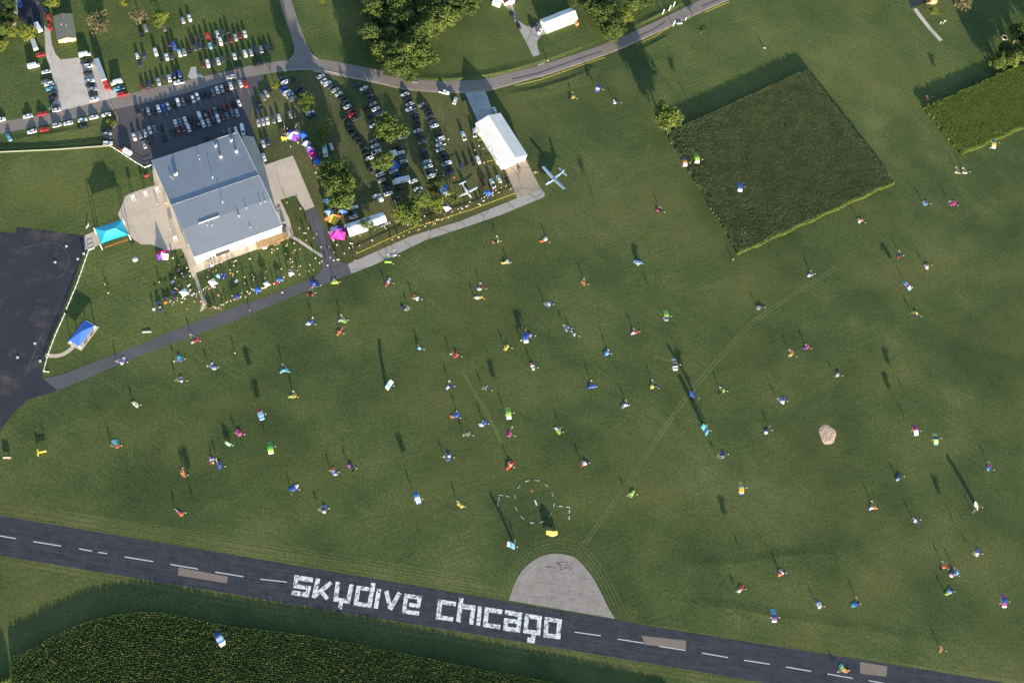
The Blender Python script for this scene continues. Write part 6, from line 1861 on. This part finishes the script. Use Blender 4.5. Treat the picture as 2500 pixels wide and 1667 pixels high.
def startent(px, py, R_, H, mats, label, rot=0.0, legs=4, name='event_tent', h0=0.0):
    """Peaked tent with swept fabric panels between ground points and open arches between."""
    g = P(px, py, H * .4)
    t = empty(name, (g.x, g.y, 0), rot, label, 'tent')
    n = legs
    for k in range(n):
        b = MB()
        a0 = 2 * math.pi * k / n
        for s in (-1, 1):
            rows = []
            for j in range(6):
                u = j / 5
                rr = R_ * (u ** .8); z = H * (1 - u) ** 1.5 * .75 + H * .25 * (1 - u) + h0
                e = Vector((rr * math.cos(a0), rr * math.sin(a0), z))
                am = a0 + s * math.pi / n
                rm = R_ * .78 * u; zm = max(H * .5 * (1 - u * .9) + H * .22, z * .7)
                if j == 0: zm = z
                f = Vector((rm * math.cos(am), rm * math.sin(am), zm + h0))
                rows.append((e, e.lerp(f, .5) + Vector((0, 0, -.05 * H * u)), f))
            for j in range(5):
                for i in range(2):
                    q = [rows[j][i], rows[j + 1][i], rows[j + 1][i + 1], rows[j][i + 1]]
                    if s < 0: q = q[::-1]
                    b.face(q)
        b.build('panel', mats[k % len(mats)], t)
    p = MB(); p.tube((0, 0, 0), (0, 0, H + .2), .06, 6); p.build('pole', PIPE, t)
    return t


startent(396, 620, 3.6, 3.4, [C_MAG, C_RED, C_PURP, C_WHITE], 'red, magenta and white star shaped tent below the plaza', .9)
startent(824, 566, 5.0, 4.2, [C_MAG, C_PURP, C_LIL, C_MAG], 'magenta and purple star tent at the left end of the marquee', -.75)
startent(812, 528, 4.6, 3.6, [C_BRN, C_BRN, C_ORG, C_YEL], 'brown tent with a yellow corner in the camp', .3, 4)
startent(716, 328, 4.2, 3.6, [C_LIL, C_PURP, C_WHITE, C_PURP], 'lilac and white arched tent beside the yellow fly sheet', .5)
for i, (x, y, ms, w_) in enumerate(((748, 349, [C_LIL, C_LBL], 'lilac and pale blue'), (757, 363, [C_PURP, C_LIL], 'lilac striped purple'), (764, 374, [C_PURP, C_MAG, C_RED], 'purple and magenta'), (770, 385, [C_NAVY, C_PURP], 'navy and purple'))):
    startent(x, y, 2.6, 2.8, ms, f'{w_} tent, {ORD[i]} from the top in the slanting tent row', .3 + i)
b = MB(); q = [P(686, 334, 2.0), P(704, 336, 2.4), P(699, 342, 1.8), P(689, 344, 1.2)]
c0 = P(694, 339, 0)
b.face([p_ - c0 for p_ in q][::-1] if False else [p_ - c0 for p_ in q][::-1])
top = b.v[:]; b.face([(x, y, z - .05) for x, y, z in top[::-1]])
fly_ = b.build('sheet', C_YEL, None)
tr_ = empty('fly_sheet', c0, 0, 'yellow fly sheet stretched on poles by the lilac arched tent', 'tarpaulin'); fly_.parent = tr_
for x, y, z in top:
    k = MB(); k.tube((x, y, 0), (x, y, z), .04, 5); k.build('pole', PIPE, tr_)

# the long marquee: scalloped white roof on posts
ma, mb_, mc, md_ = P(843, 549, 2.6), P(935, 515.5, 2.6), P(944, 543, 2.6), P(851, 572, 2.6)
u_ = ((mb_ - ma) + (mc - md_)).normalized(); LXm = ((mb_ - ma).length + (mc - md_).length) / 2; LYm = ((ma - md_).length + (mb_ - mc).length) / 2
cm_ = (ma + mb_ + mc + md_) / 4
mq = empty('marquee', (cm_.x, cm_.y, 0), math.atan2(u_.y, u_.x), 'long white marquee with a scalloped roof at the camp edge', 'marquee')
bays = 4
for k in range(bays):
    b = MB(); x0 = -LXm / 2 + LXm * k / bays; x1 = x0 + LXm / bays - .02
    for i in range(4):
        for j in range(6):
            def q_(a, c):
                s_, t_ = a / 4, c / 6
                z = 2.5 + 1.5 * math.sin(math.pi * t_) * (.72 + .28 * math.cos(2 * math.pi * s_) ) 
                return (x0 + (x1 - x0) * s_, -LYm / 2 + LYm * t_, z)
            b.face([q_(i, j), q_(i + 1, j), q_(i + 1, j + 1), q_(i, j + 1)])
    b.build('roof_bay', C_WHITE, mq)
b = MB()
for k in range(bays):
    x0 = -LXm / 2 + LXm * k / bays
    if k in (0, 1): b.box((x0 + LXm / bays / 2, -LYm / 2 - .03, 1.25), (LXm / bays - .1, .05, 2.4))
b.build('side_wall', C_WHITE, mq)
for k in range(bays + 1):
    for s in (1, -1):
        p_ = MB(); p_.tube((0, 0, 0), (0, 0, 2.5), .06, 6); p_.build('post', PIPE, mq, (-LXm / 2 + LXm * k / bays + (.08 if k == 0 else -.08 if k == bays else 0), s * (LYm / 2 - .1), 0))
b = MB(); q = [P(801, 566, .05), P(815, 562, .05), P(829, 588, .05), P(816, 589, .05)]
pad = MB(); poly = [(p_.x, p_.y) for p_ in (P(800.5, 566), P(810, 562), P(817, 588), P(813.5, 589))]
pad.prism(poly, 0, .06); tag(pad.build('groundsheet', C_WHITE), 'pale ground sheet at the left foot of the magenta star tent', 'groundsheet')
pad = MB(); poly = [(p_.x, p_.y) for p_ in (P(934, 549), P(952, 541), P(954, 546), P(925, 556))]
pad.prism(poly, 0, .06); tag(pad.build('groundsheet', cloth('grey_groundsheet', (.42, .43, .46))), 'grey ground sheet under the right end of the marquee', 'groundsheet')

# white upright frames on the plaza: a board on two legs
for i, (x, y, w_) in enumerate(((324.5, 483, 'left'), (355, 473, 'middle'), (383, 463.5, 'right'), (427.5, 583, 'lower'))):
    g = P(x, y, .9)
    r = empty('upright_frame', (g.x, g.y, 0), HALLROT + .25, f'white board on two legs on the plaza, the {w_} one' + (' of the upper three' if i < 3 else ' near the hall'), 'board', 'white boards on the plaza')
    b = MB(); b.box((0, 0, 2.6), (1.5, .5, 1.0)); b.box((0, -.35, 2.25), (1.5, .9, .14)); b.build('board', TRIM, r)
    for s in (-.55, .55):
        k = MB(); k.box((s, 0, 1.05), (.2, .3, 2.08)); k.box((s, -.5, .08), (.22, 1.5, .16)); k.build('leg', TRIM, r)
# patio umbrella, white blade sign, coolers, tables
def table(px, py, w, d, mat, label, h=.75, rot=None, cat='table', name='folding_table'):
    g = P(px, py, h)
    r = empty(name, (g.x, g.y, 0), HALLROT + .5 if rot is None else rot, label, cat)
    b = MB(); b.box((0, 0, h), (w, d, .06)); b.build('table_top', mat, r)
    for sx in (-1, 1):
        for sy in (-1, 1):
            k = MB(); k.tube((sx * w * .42, sy * d * .4, 0), (sx * w * .42, sy * d * .4, h - .03), .03, 5); k.build('leg', PIPE, r)
    return r


def umbrella(px, py, R_, mat, label, h=2.3):
    g = P(px, py, h)
    r = empty('umbrella', (g.x, g.y, 0), 0, label, 'umbrella')
    b = MB(); n = 10
    for k in range(n):
        a, c = 2 * math.pi * k / n, 2 * math.pi * (k + 1) / n
        b.face([(R_ * math.cos(a), R_ * math.sin(a), h - .45), (R_ * math.cos(c), R_ * math.sin(c), h - .45), (0, 0, h)])
        b.face([(R_ * math.cos(c), R_ * math.sin(c), h - .48), (R_ * math.cos(a), R_ * math.sin(a), h - .48), (0, 0, h - .04)])
    b.build('shade', mat, r); k = MB(); k.tube((0, 0, 0), (0, 0, h - .05), .04, 6); k.build('pole', PIPE, r)
    return r


umbrella(329.4, 632.5, 1.3, C_WHITE, 'white sun umbrella on the lawn between the canopy and the star tent')
umbrella(531.5, 672, 1.0, cloth('teal_cloth', (.25, .55, .50)), 'pale teal sun umbrella beside the dark blanket', 1.9)
umbrella(643.5, 604.5, .8, C_WHITE, 'left white umbrella of the pair at the terrace edge')
umbrella(648.5, 603, .8, C_WHITE, 'right white umbrella of the pair at the terrace edge')
umbrella(375, 754, .7, C_WHITE, 'small white umbrella left of the orange coolers', 1.7)
table(461, 697, 1.8, .9, C_WHITE, 'white table on the lawn above the left white canopy')
table(471, 719, 1.9, 1.0, C_WHITE, 'white table beside the forked path')
table(464, 709, 1.4, .8, cloth('pale_green_top', (.50, .56, .46)), 'pale green table between the two white ones')
table(421, 688, 1.8, 1.3, cloth('grey_top', (.52, .52, .50)), 'large grey table on the lawn below the star tent')
table(577, 686, 1.9, 1.2, cloth('pale_blue_top', (.42, .46, .54)), 'grey blue table in the middle of the spectators lawn')
table(416, 735, 1.4, .7, cloth('tan_top', (.50, .46, .36)), 'tan table right of the upper orange cooler')
for i, (x, y, w_) in enumerate(((404, 738, 'upper'), (389.5, 751, 'lower'))):
    g = P(x, y, .4); r = empty('cooler', (g.x, g.y, 0), HALLROT, f'{w_} orange cooler chest at the lower left of the spectators lawn', 'cooler', 'orange coolers')
    b = MB(); b.box((0, 0, .32), (1.3, .8, .64)); b.build('box', C_ORG, r)
    b = MB(); b.box((0, 0, .72), (1.36, .86, .14)); b.build('lid', C_WHITE if i else C_ORG, r)
g = P(544, 674); b = MB(); b.box((0, 0, .02), (4.0, 3.2, .04)); tag(b.build('blanket', C_NAVY, None, g, .4), 'dark blanket spread on the grass beside the teal umbrella', 'blanket')
g = P(674, 692); b = MB(); b.box((0, 0, .02), (1.8, 1.4, .04)); tag(b.build('blanket', C_RED, None, g, .4), 'red blanket at the lawn edge beside the blue canopy', 'blanket')
g = P(359, 811); b = MB()
b.prism([(-2.2, -.25), (-1.2, -.36), (1.6, -.30), (2.2, 0), (1.6, .30), (-1.2, .36), (-2.2, .25)], .25, .36); b.box((-1, 0, .12), (.12, .5, .25)); b.box((1, 0, .12), (.12, .4, .25))
tag(b.build('wing_blade', TRIM, None, g, .12), 'white blade shaped panel lying near the taxiway edge', 'panel')
g = P(210, 557); b = MB()
for k in (-1, 0, 1): b.tube((0, -.3, .05), (1.4 + .3 * k, 1.5 - .7 * k, 1.2), .06, 5)
tag(b.build('pole_rack', TRIM, None, g, 0), 'white splayed poles on the grass left of the turquoise canopy', 'poles')

# apron markers: white rings
MARKR = simple('weathered_ring_white', (.46, .46, .44), .7, .15)
for i, (x, y, w_) in enumerate(((162, 601, 'near the faded arc'), (190, 632, 'closest to the fence'), (134.5, 640, 'inside the faded arc'), (205.5, 622, 'raised on a stand at the fence corner'), (85, 838, 'upper one beside the faded straight line'), (42.6, 872, 'leftmost, below the straight line'), (98, 881, 'next to the short fence end'))):
    g = P(x, y); hh = 1.6 if i == 3 else .25
    r = empty('ring_marker', g, 0, f'white ring on the apron, {w_}', 'ring', 'white rings on the apron')
    b = MB(); n = 16
    for k in range(n):
        a, c = 2 * math.pi * k / n, 2 * math.pi * (k + 1) / n
        def pt(rr, z, t): return (rr * math.cos(t), rr * math.sin(t), z)
        b.face([pt(.25, hh, a), pt(.55, hh, a), pt(.55, hh, c), pt(.25, hh, c)])
        b.face([pt(.55, hh, a), pt(.61, hh - .24, a), pt(.61, hh - .24, c), pt(.55, hh, c)])
        b.face([pt(.25, hh - .24, a), pt(.25, hh, a), pt(.25, hh, c), pt(.25, hh - .24, c)])
    b.build('ring', MARKR, r)
    b = MB(); b.tube((0, 0, .0), (0, 0, hh - .12), .24, 10); b.build('hub', CONCP, r)

# yellow landing tee and the sign board to its left
g = P(104, 1103, 1.0)
r = empty('landing_tee', (g.x, g.y, 0), math.atan2(P(116, 1102).y - P(98, 1105).y, P(116, 1102).x - P(98, 1105).x), 'yellow landing tee standing in the grass above the left end of the runway', 'landing tee')
b = MB(); b.box((0, 0, 1.25), (3.4, .62, .5)); b.build('arm', C_YEL, r)
b = MB(); b.box((-1.9, 0, 1.25), (.6, 2.9, .5)); b.build('crossbar', C_YEL, r)
b = MB(); b.tube((0, 0, 0), (0, 0, 1.0), .09, 8); b.tube((1.3, 0, 1.5), (1.3, 0, 2.6), .16, 6); b.build('post', PIPE, r)
g = P(17, 1117, .6); r = empty('sign_board', (g.x, g.y, 0), .05, 'low tan sign board in the grass left of the yellow tee', 'sign')
b = MB(); b.box((0, 0, 1.0), (2.9, .18, 1.0)); b.build('board', simple('tan_board', (.50, .40, .28), .8, .2), r)
for s in (-1, 1): 
    b = MB(); b.box((s * 1.2, 0, .25), (.14, .14, .5)); b.build('leg', PIPE, r)
b = MB(); b.box((0, 0, .03), (3.8, 1.0, .06)); b.build('base', simple('bare_earth', (.28, .20, .12), .95, .2), r)

# gravel landing target
rg = np.random.default_rng(5)
b = MB(); cpt = P(2020, 1060)
for i in range(26):
    for j in range(26):
        pass
sandm = simple('pea_gravel', (.50, .37, .26), .95, .35, 1.6)
n_r, n_a = 26, 72
ring = []
Rg = 4.7
for i in range(n_r + 1):
    row = []
    for k in range(n_a):
        a = 2 * math.pi * k / n_a; rr = Rg * i / n_r * (1 + .06 * math.sin(3 * a + 1) + .05 * math.sin(5 * a))
        x, y = rr * math.cos(a) * .92, rr * math.sin(a) * 1.12
        e = 1 - (i / n_r) ** 2
        z = .02 + .20 * min(1, e * 1.6) + .16 * e ** .3 * (mnoise.noise(Vector((x * 2.6, y * 2.6, 2.2))) + .5 * mnoise.noise(Vector((x * 5.2, y * 5.2, 1.2)))) if i < n_r else -.03
        row.append((x, y, max(z, -.03)))
    ring.append(row)
for i in range(n_r):
    for k in range(n_a):
        b.face([ring[i][k], ring[i + 1][k], ring[i + 1][(k + 1) % n_a], ring[i][(k + 1) % n_a]])
tag(b.build('gravel_target', sandm, None, cpt, smooth=False), 'oval heap of tan pea gravel in the open grass field', 'gravel heap')

# white markers of the landing circle
MARKW = simple('weathered_marker_white', (.50, .50, .48), .7, .15)


def marker(px, py, dx, dy, label, big=False):
    g = P(px, py); a = axis_angle(px, py, dx, dy)
    b = MB()
    if big: b.box((0, 0, .06), (1.7, .42, .12))
    else:
        for k in (-1, 0, 1): b.box((k * .74, 0, .06), (.44, .32, .12))
    tag(b.build('marker_board', MARKW, None, g, a), label, 'marker', 'white landing circle markers')


S8 = 3.92
mk = [(418, 172, 10, -3, 'left of twelve o\'clock', 1), (515, 165, 10, 1, 'at twelve o\'clock', 0), (604, 213, 8, 8, 'at one o\'clock', 0), (662, 298, 4, 10, 'at two o\'clock', 0), (675, 402, -1, 10, 'at three o\'clock', 0), (639, 497, -7, 10, 'at four o\'clock', 0), (561, 562, -10, 4, 'at five o\'clock', 1), (465, 571, 10, 3, 'at six o\'clock', 1), (373, 523, 8, 8, 'at seven o\'clock', 0), (314, 434, 5, 10, 'at eight o\'clock', 0), (301, 322, 0, 10, 'at nine o\'clock', 0), (341, 227, -7, 10, 'at ten o\'clock', 0)]
for x, y, dx, dy, w_, bg_ in mk: marker(1180 + x / S8, 1130 + y / S8, dx, dy, f'white marker {w_} on the landing circle', bg_)
for x, y, dx, dy, w_, bg_ in ((739, 412, 10, 1, 'first right of the circle', 1), (812, 421, 10, 2, 'at the corner of the angle right of the circle', 1), (822, 463, 0, 10, 'on the upright of the angle right of the circle', 1), (821, 523, 0, 10, 'at the foot of the angle right of the circle', 1), (234, 318, 10, 2, 'inner one left of the circle', 0), (166, 307, 10, 1, 'outer one left of the circle', 0), (148, 343, 0, 10, 'upper one in the dark shadow left of the circle', 0), (138, 400, 0, 10, 'lower one in the dark shadow left of the circle', 0)):
    marker(1180 + x / S8, 1130 + y / S8, dx, dy, f'white marker, {w_}', bg_)
g = P(1308, 1226); b = MB(); b.prism([(-.25, -1.3), (.3, -1.3), (.25, .2), (-.1, 1.2), (-.5, 1.3), (-.3, .1)], 0, .2)
tag(b.build('centre_marker', TRIM, None, g, .2), 'white curved marker in the middle of the landing circle', 'marker')
b = MB(); b.tube((0, 0, 0), (0, 0, 2.2), .06, 6); b.tube((0, 0, 2.1), (.5, -1.1, 1.9), .14, 6, r2=.08)
tag(b.build('wind_sock', C_ORG, None, P(1297, 1199)), 'thin windsock mast inside the top of the landing circle', 'windsock')

# yellow rope lines with stakes
YROPE = simple('yellow_rope', (.72, .58, .03), .6, .1)
def rope(pts, label, w=.22, h=.9, stake=9.0, dash=None):
    c = [P(*p) for p in pts]
    r = empty('yellow_rope', c[0], 0, label, 'rope')
    for i in range(len(c) - 1):
        d = c[i + 1] - c[i]; L = d.length; n = max(1, int(L / stake)); a = math.atan2(d.y, d.x)
        b = MB()
        for k in range(n):
            if dash and RND.random() < dash: continue
            p0, p1 = c[i].lerp(c[i + 1], k / n) - c[0], c[i].lerp(c[i + 1], (k + 1) / n) - c[0]
            m_ = (p0 + p1) / 2
            b.box((m_.x, m_.y, h - .05), ((p1 - p0).length - .1, .05, w), a, M=Matrix.Rotation(a, 3, 'Z') @ Matrix.Rotation(math.radians(55), 3, 'X'))
        b.build('line', YROPE, r)
        for k in range(n + 1):
            q = c[i].lerp(c[i + 1], k / n) - c[0]
            s_ = bpy.data.meshes.get('rope_stake')
            if s_ is None:
                t = MB(); t.tube((0, 0, 0), (0, 0, 1.0), .03, 5); s_ = t.mesh('rope_stake', PIPE)
            link('stake', s_, r, q)
rope([(870.5, 621), (1000, 561), (1150, 513.5)], 'yellow rope between camp and grey taxiway, left stretch', .34)
rope([(1152, 513), (1257, 473.5)], 'yellow rope between camp and grey taxiway, right stretch', .34)
rope([(1206, 221), (1257, 211.5), (1320, 197), (1410, 165), (1475, 143)], 'yellow rope below the road, left of the tree shadow', .22, dash=.2)
rope([(1553, 112), (1600, 90), (1632, 70)], 'yellow rope below the road, right of the tree shadow', .22, dash=.25)
rope([(1680, 49), (1720, 33), (1778, 8)], 'yellow rope below the road at the top edge', .22, dash=.1)
rope([(1166, 346), (1186, 339)], 'short yellow rope tied to the hangar wall, upper one', .2)
rope([(1190, 396), (1212, 392)], 'short yellow rope tied to the hangar wall, lower one', .2)
# white roadside posts
for i, (x, y, lean, w_) in enumerate(((1617, 36, 0, 'first above the road'), (1633, 27, 0, 'second above the road'), (1643, 18, 0, 'third above the road'), (1643, 64, 0, 'below the road, next to the rope end'), (1673, 51, 0, 'thin one below the road'))):
    g = P(x, y); b = MB(); h_ = 4.4 if i < 4 else 2.6
    b.box((0, 0, h_ / 2), (.5 if i < 4 else .3, .12, h_)); b.tube((0, 0, 0), (0, 0, h_ + .3), .08, 6)
    tag(b.build('feather_banner', C_WHITE, None, g, .5), f'white feather banner, {w_}', 'banner', 'white banners at the road')
g = P(1659, 58.5); b = MB(); b.box((0, 0, .3), (3.0, .5, .5)); tag(b.build('road_barrier', TRIM, None, g, .2), 'white barrier lying beside the yellow rope below the road', 'barrier')
# pole in the grass island, swing posts, utility pole
for x, y, h_, lab in ((692.5, 484, 4.6, 'thin pole at the corner of the grass island'), (152.5, 279, 6.5, 'utility pole beside the gravel drive'), (276.5, 271, 5.5, 'utility pole at the car park mouth'), (656, 172, 6.0, 'lamp post on the road verge by the small yellowing tree')):
    b = MB(); b.tube((0, 0, 0), (0, 0, h_), .11, 7, r2=.07); b.tube((-.5, 0, h_ - .3), (.5, 0, h_ - .3), .05, 5)
    tag(b.build('pole', WOOD_D, None, P(x, y)), lab, 'pole')
g = P(2298, 60); b = MB()
b.tube((-1.0, -.2, 0), (-1.0, -.2, 2.0), .1, 6); b.tube((1.0, .4, 0), (1.0, .4, 3.0), .1, 6); b.box((-1.0, -.2, 2.0), (.8, .3, .3)); b.box((1.0, .4, 3.0), (.9, .3, .3))
tag(b.build('wash_posts', TRIM, None, g), 'pair of white posts on the lawn below the brick house', 'posts')
b = MB()
for k in range(14):
    a = 2 * math.pi * k / 14
    b.box((1.7 * math.cos(a), 1.7 * math.sin(a), .3), (.75, .35, .6), a + math.pi / 2)
tag(b.build('fire_ring', CONCP, None, P(2452, 93)), 'round ring of pale blocks in the tree shade at the upper right', 'fire ring')
# picnic things beside the hangar
table(1181, 363, 2.2, .9, WOOD_D, 'brown picnic table left of the hangar wall', rot=.3)
table(1190, 360, 3.6, .9, cloth('grey_tarp', (.40, .42, .40)), 'long grey table against the hangar wall', rot=-1.1)
# tractor on the hangar pad and cart beside the hall
g = P(1266.5, 411.5); r = empty('tow_tractor', g, axis_angle(1266, 411, 3, 10), 'small dark tow tractor on the hangar pad', 'tractor')
b = MB(); b.box((0, 0, .75), (2.6, 1.0, .6)); b.box((.5, 0, 1.15), (1.2, .9, .3)); b.build('body', simple('brown_machine', (.18, .10, .07), .6, .2), r)
b = MB(); b.box((-.7, 0, 1.35), (.6, .7, .7)); b.build('seat', STEELD, r)
for x in (-.9, .9):
    for s in (1, -1): 
        b = MB(); b.tube((x, s * .45, .38), (x, s * .72, .38), .38, 10); b.build('wheel', TYRE, r)
g = P(694, 551); r = empty('utility_cart', g, HALLROT + 1.5, 'dark utility cart by the lower right corner of the hall', 'cart')
b = MB(); b.box((0, 0, .7), (3.4, 1.5, .7)); b.box((-.6, 0, 1.25), (1.6, 1.4, .5)); b.build('body', STEELD, r)
b = MB(); b.box((.6, 0, 1.9), (1.4, 1.4, .08)); b.build('canopy_top', PIPE, r)
for x in (-1.1, 1.1):
    for s in (1, -1): 
        b = MB(); b.tube((x, s * .6, .33), (x, s * .8, .33), .33, 10); b.build('wheel', TYRE, r)
# golf carts parked among the spectators
for i, (x, y, w_) in enumerate(((388, 742, 'above the lower orange cooler'), (403.5, 731, 'above the upper orange cooler'), (414, 729, 'beside the tan table'), (426, 717, 'left of the left white canopy'), (456, 675, 'between the plaza corner and the forked path'), (437, 661, 'below the star tent'), (393, 760, 'at the bottom of the spectators lawn'), (429, 727, 'below the left white canopy'))):
    g = P(x, y); r = empty('golf_cart', g, HALLROT + .3 + .4 * (i % 3), f'dark golf cart on the left spectators lawn, {w_}', 'golf cart', 'golf carts on the lawn')
    b = MB(); b.box((0, 0, .50), (2.2, 1.15, .45)); b.box((-.55, 0, .90), (.7, 1.1, .4)); b.build('body', STEELD if i % 2 else simple('dark_green_cart', (.03, .06, .04), .5, .1), r)
    b = MB(); b.box((-.15, 0, 1.85), (1.6, 1.2, .07)); b.build('roof', STEELD if i % 3 else C_NAVY, r)
    b = MB()
    for sx in (-.85, .55):
        for sy in (-.52, .52): b.tube((sx, sy, .7), (sx, sy, 1.82), .03, 5)
    b.build('roof_frame', PIPE, r)
    for sx in (-.75, .75):
        for s in (1, -1):
            b = MB(); b.tube((sx, s * .42, .25), (sx, s * .58, .25), .25, 8); b.build('wheel', TYRE, r)
# orange mower at the fence end
g = P(358, 430.5); r = empty('ride_on_mower', g, .3, 'red ride on mower at the end of the fence by the plaza', 'mower')
b = MB(); b.box((0, 0, .55), (2.2, 1.1, .5)); b.box((.7, 0, .95), (.9, .8, .35)); b.build('body', C_RED, r)
b = MB(); b.box((-.35, 0, 1.0), (.5, .6, .6)); b.build('seat', STEELD, r)
for x in (-.75, .75):
    for s in (1, -1): 
        b = MB(); b.tube((x, s * .5, .3), (x, s * .75, .3), .3, 10); b.build('wheel', TYRE, r)


# --- aeroplanes
def loft(b, stations, n=10, m=0):
    rings = []
    for x, y0, z0, ry, rz_ in stations:
        rings.append([(x, y0 + ry * math.cos(2 * math.pi * k / n), z0 + rz_ * math.sin(2 * math.pi * k / n)) for k in range(n)])
    for i in range(len(rings) - 1):
        for k in range(n):
            b.face([rings[i][k], rings[i][(k + 1) % n], rings[i + 1][(k + 1) % n], rings[i + 1][k]], m)
    b.face(rings[0][::-1], m); b.face(rings[-1], m)


def wing(b, root, tip, c0, c1, th=.12, sweep=0.0, m=0):
    """Tapered wing panel from root point to tip point; chord along x."""
    prof = [(.5, 0), (.30, .9), (-.1, .8), (-.5, 0), (-.1, -.4), (.30, -.5)]
    r0 = [(root[0] + c0 * x, root[1], root[2] + c0 * th * z) for x, z in prof]
    r1 = [(tip[0] + c1 * x, tip[1], tip[2] + c1 * th * z) for x, z in prof]
    for k in range(6): b.face([r0[k], r0[(k + 1) % 6], r1[(k + 1) % 6], r1[k]], m)
    b.face(r1, m); b.face(r0[::-1], m)


def plane(px, py, nose, tail, L, span, zf, wz, hi, mat, label, ttail, wing_mat, struts=False):
    a, c = P(*tail, zf), P(*nose, zf)
    g = (a + c) / 2
    r = empty('aeroplane', (g.x, g.y, 0), math.atan2(c.y - a.y, c.x - a.x), label, 'aeroplane')
    b = MB(); w = L * .065
    loft(b, [(L * .5, 0, zf, w * .25, w * .25), (L * .46, 0, zf, w * .6, w * .6), (L * .34, 0, zf, w * .85, w * .9), (L * .2, 0, zf + .08, w, w * 1.25), (-.05 * L, 0, zf + .08, w, w * 1.25), (-.25 * L, 0, zf + .1, w * .6, w * .75), (-.48 * L, 0, zf + .2, w * .18, w * .28)], 12)
    b.build('fuselage', mat, r, smooth=True)
    for s in (1, -1):
        b = MB(); wing(b, (L * .10, s * w * .6, wz), (L * .08, s * span / 2, wz + .25), L * .155, L * .115)
        if s < 0: b.f = [f[::-1] for f in b.f]
        b.build('wing', wing_mat, r)
        b = MB(); zt = zf + (1.75 if ttail else .35)
        wing(b, (-L * .45, s * .05, zt), (-L * .46, s * span * .18, zt), L * .10, L * .075)
        if s < 0: b.f = [f[::-1] for f in b.f]
        b.build('tailplane', wing_mat, r)
        b = MB(); b.tube((L * .04, s * w * .8, zf - w * .8), (L * .04, s * (w + .9), .32), .08, 6); b.tube((L * .04, s * (w + .9) - .1, .32), (L * .04, s * (w + .9) + .1, .32), .32, 10); b.build('landing_gear', STEELD, r)
        if struts:
            b = MB(); b.tube((L * .10, s * w * .9, zf - .2), (L * .10, s * span * .25, wz + .1), .07, 5); b.build('strut', mat, r)
    b = MB()
    prof = [(-.36 * L, zf + .25), (-.49 * L, zf + .25), (-.52 * L, zf + 1.95), (-.45 * L, zf + 1.95)]
    f0 = [(x, -.07, z) for x, z in prof]; f1 = [(x, .07, z) for x, z in prof]
    b.face(f0[::-1]); b.face(f1)
    for k in range(4): b.face([f0[k], f0[(k + 1) % 4], f1[(k + 1) % 4], f1[k]])
    b.build('fin', mat, r)
    b = MB(); b.tube((L * .40, 0, 0.3), (L * .38, 0, zf), .07, 6); b.tube((L * .40, -.1, .28), (L * .40, .1, .28), .28, 10); b.build('nose_wheel', STEELD, r)
    b = MB(); b.ball((L * .51, 0, zf), .2, 8); 
    for k in range(3):
        t = 2 * math.pi * k / 3 + .4
        b.box((L * .505, .62 * math.cos(t), zf + .62 * math.sin(t)), (.05, 1.1, .16), M=Matrix.Rotation(t, 3, 'X'))
    b.build('propeller', STEELD, r)
    b = MB(); b.face([(L * .30, -w * .6, zf + w * 1.02), (L * .30, w * .6, zf + w * 1.02), (L * .20, w * .7, zf + w * 1.36), (L * .20, -w * .7, zf + w * 1.36)]); b.build('windscreen', GLASS, r)
    return r


PW = simple('white_aircraft_skin', (.56, .58, .60), .35, .04, 1.0, 0, .5, 'obj')
PB = simple('blue_grey_aircraft_skin', (.30, .38, .46), .35, .06, 1.0, .2, .5, 'obj')
plane(0, 0, (1149, 481), (1129, 451), 9.4, 12.0, 1.5, 1.3, 0, PW, 'white single engined aeroplane half under the thin tree', True, PW)
plane(0, 0, (1332, 451), (1376, 419), 13.0, 17.0, 1.9, 3.1, 1, PB, 'blue grey high winged turboprop parked on the grass below the hangar', False, PB, True)
b = MB()
for k in range(9):
    b.tube((0, 0, 0), (RND.uniform(-1.6, 1.6), RND.uniform(-1.0, 1.0), RND.uniform(.4, 1.2)), .06, 5)
tag(b.build('rope_pile', simple('pale_hose', (.55, .45, .28), .8, .2), None, P(1307, 423)), 'heap of pale hoses on the grass beside the turboprop', 'hose heap')
# row of planting and clutter at hangar door
b = MB(); b.tube((0, 0, 0), (0, 0, 1.5), .6, 10); b.ball((0, 0, 1.5), .6, 10, sz=.5); tag(b.build('water_tank', TRIM, None, P(1231.5, 411)), 'white round tank at the corner of the hangar door', 'tank')
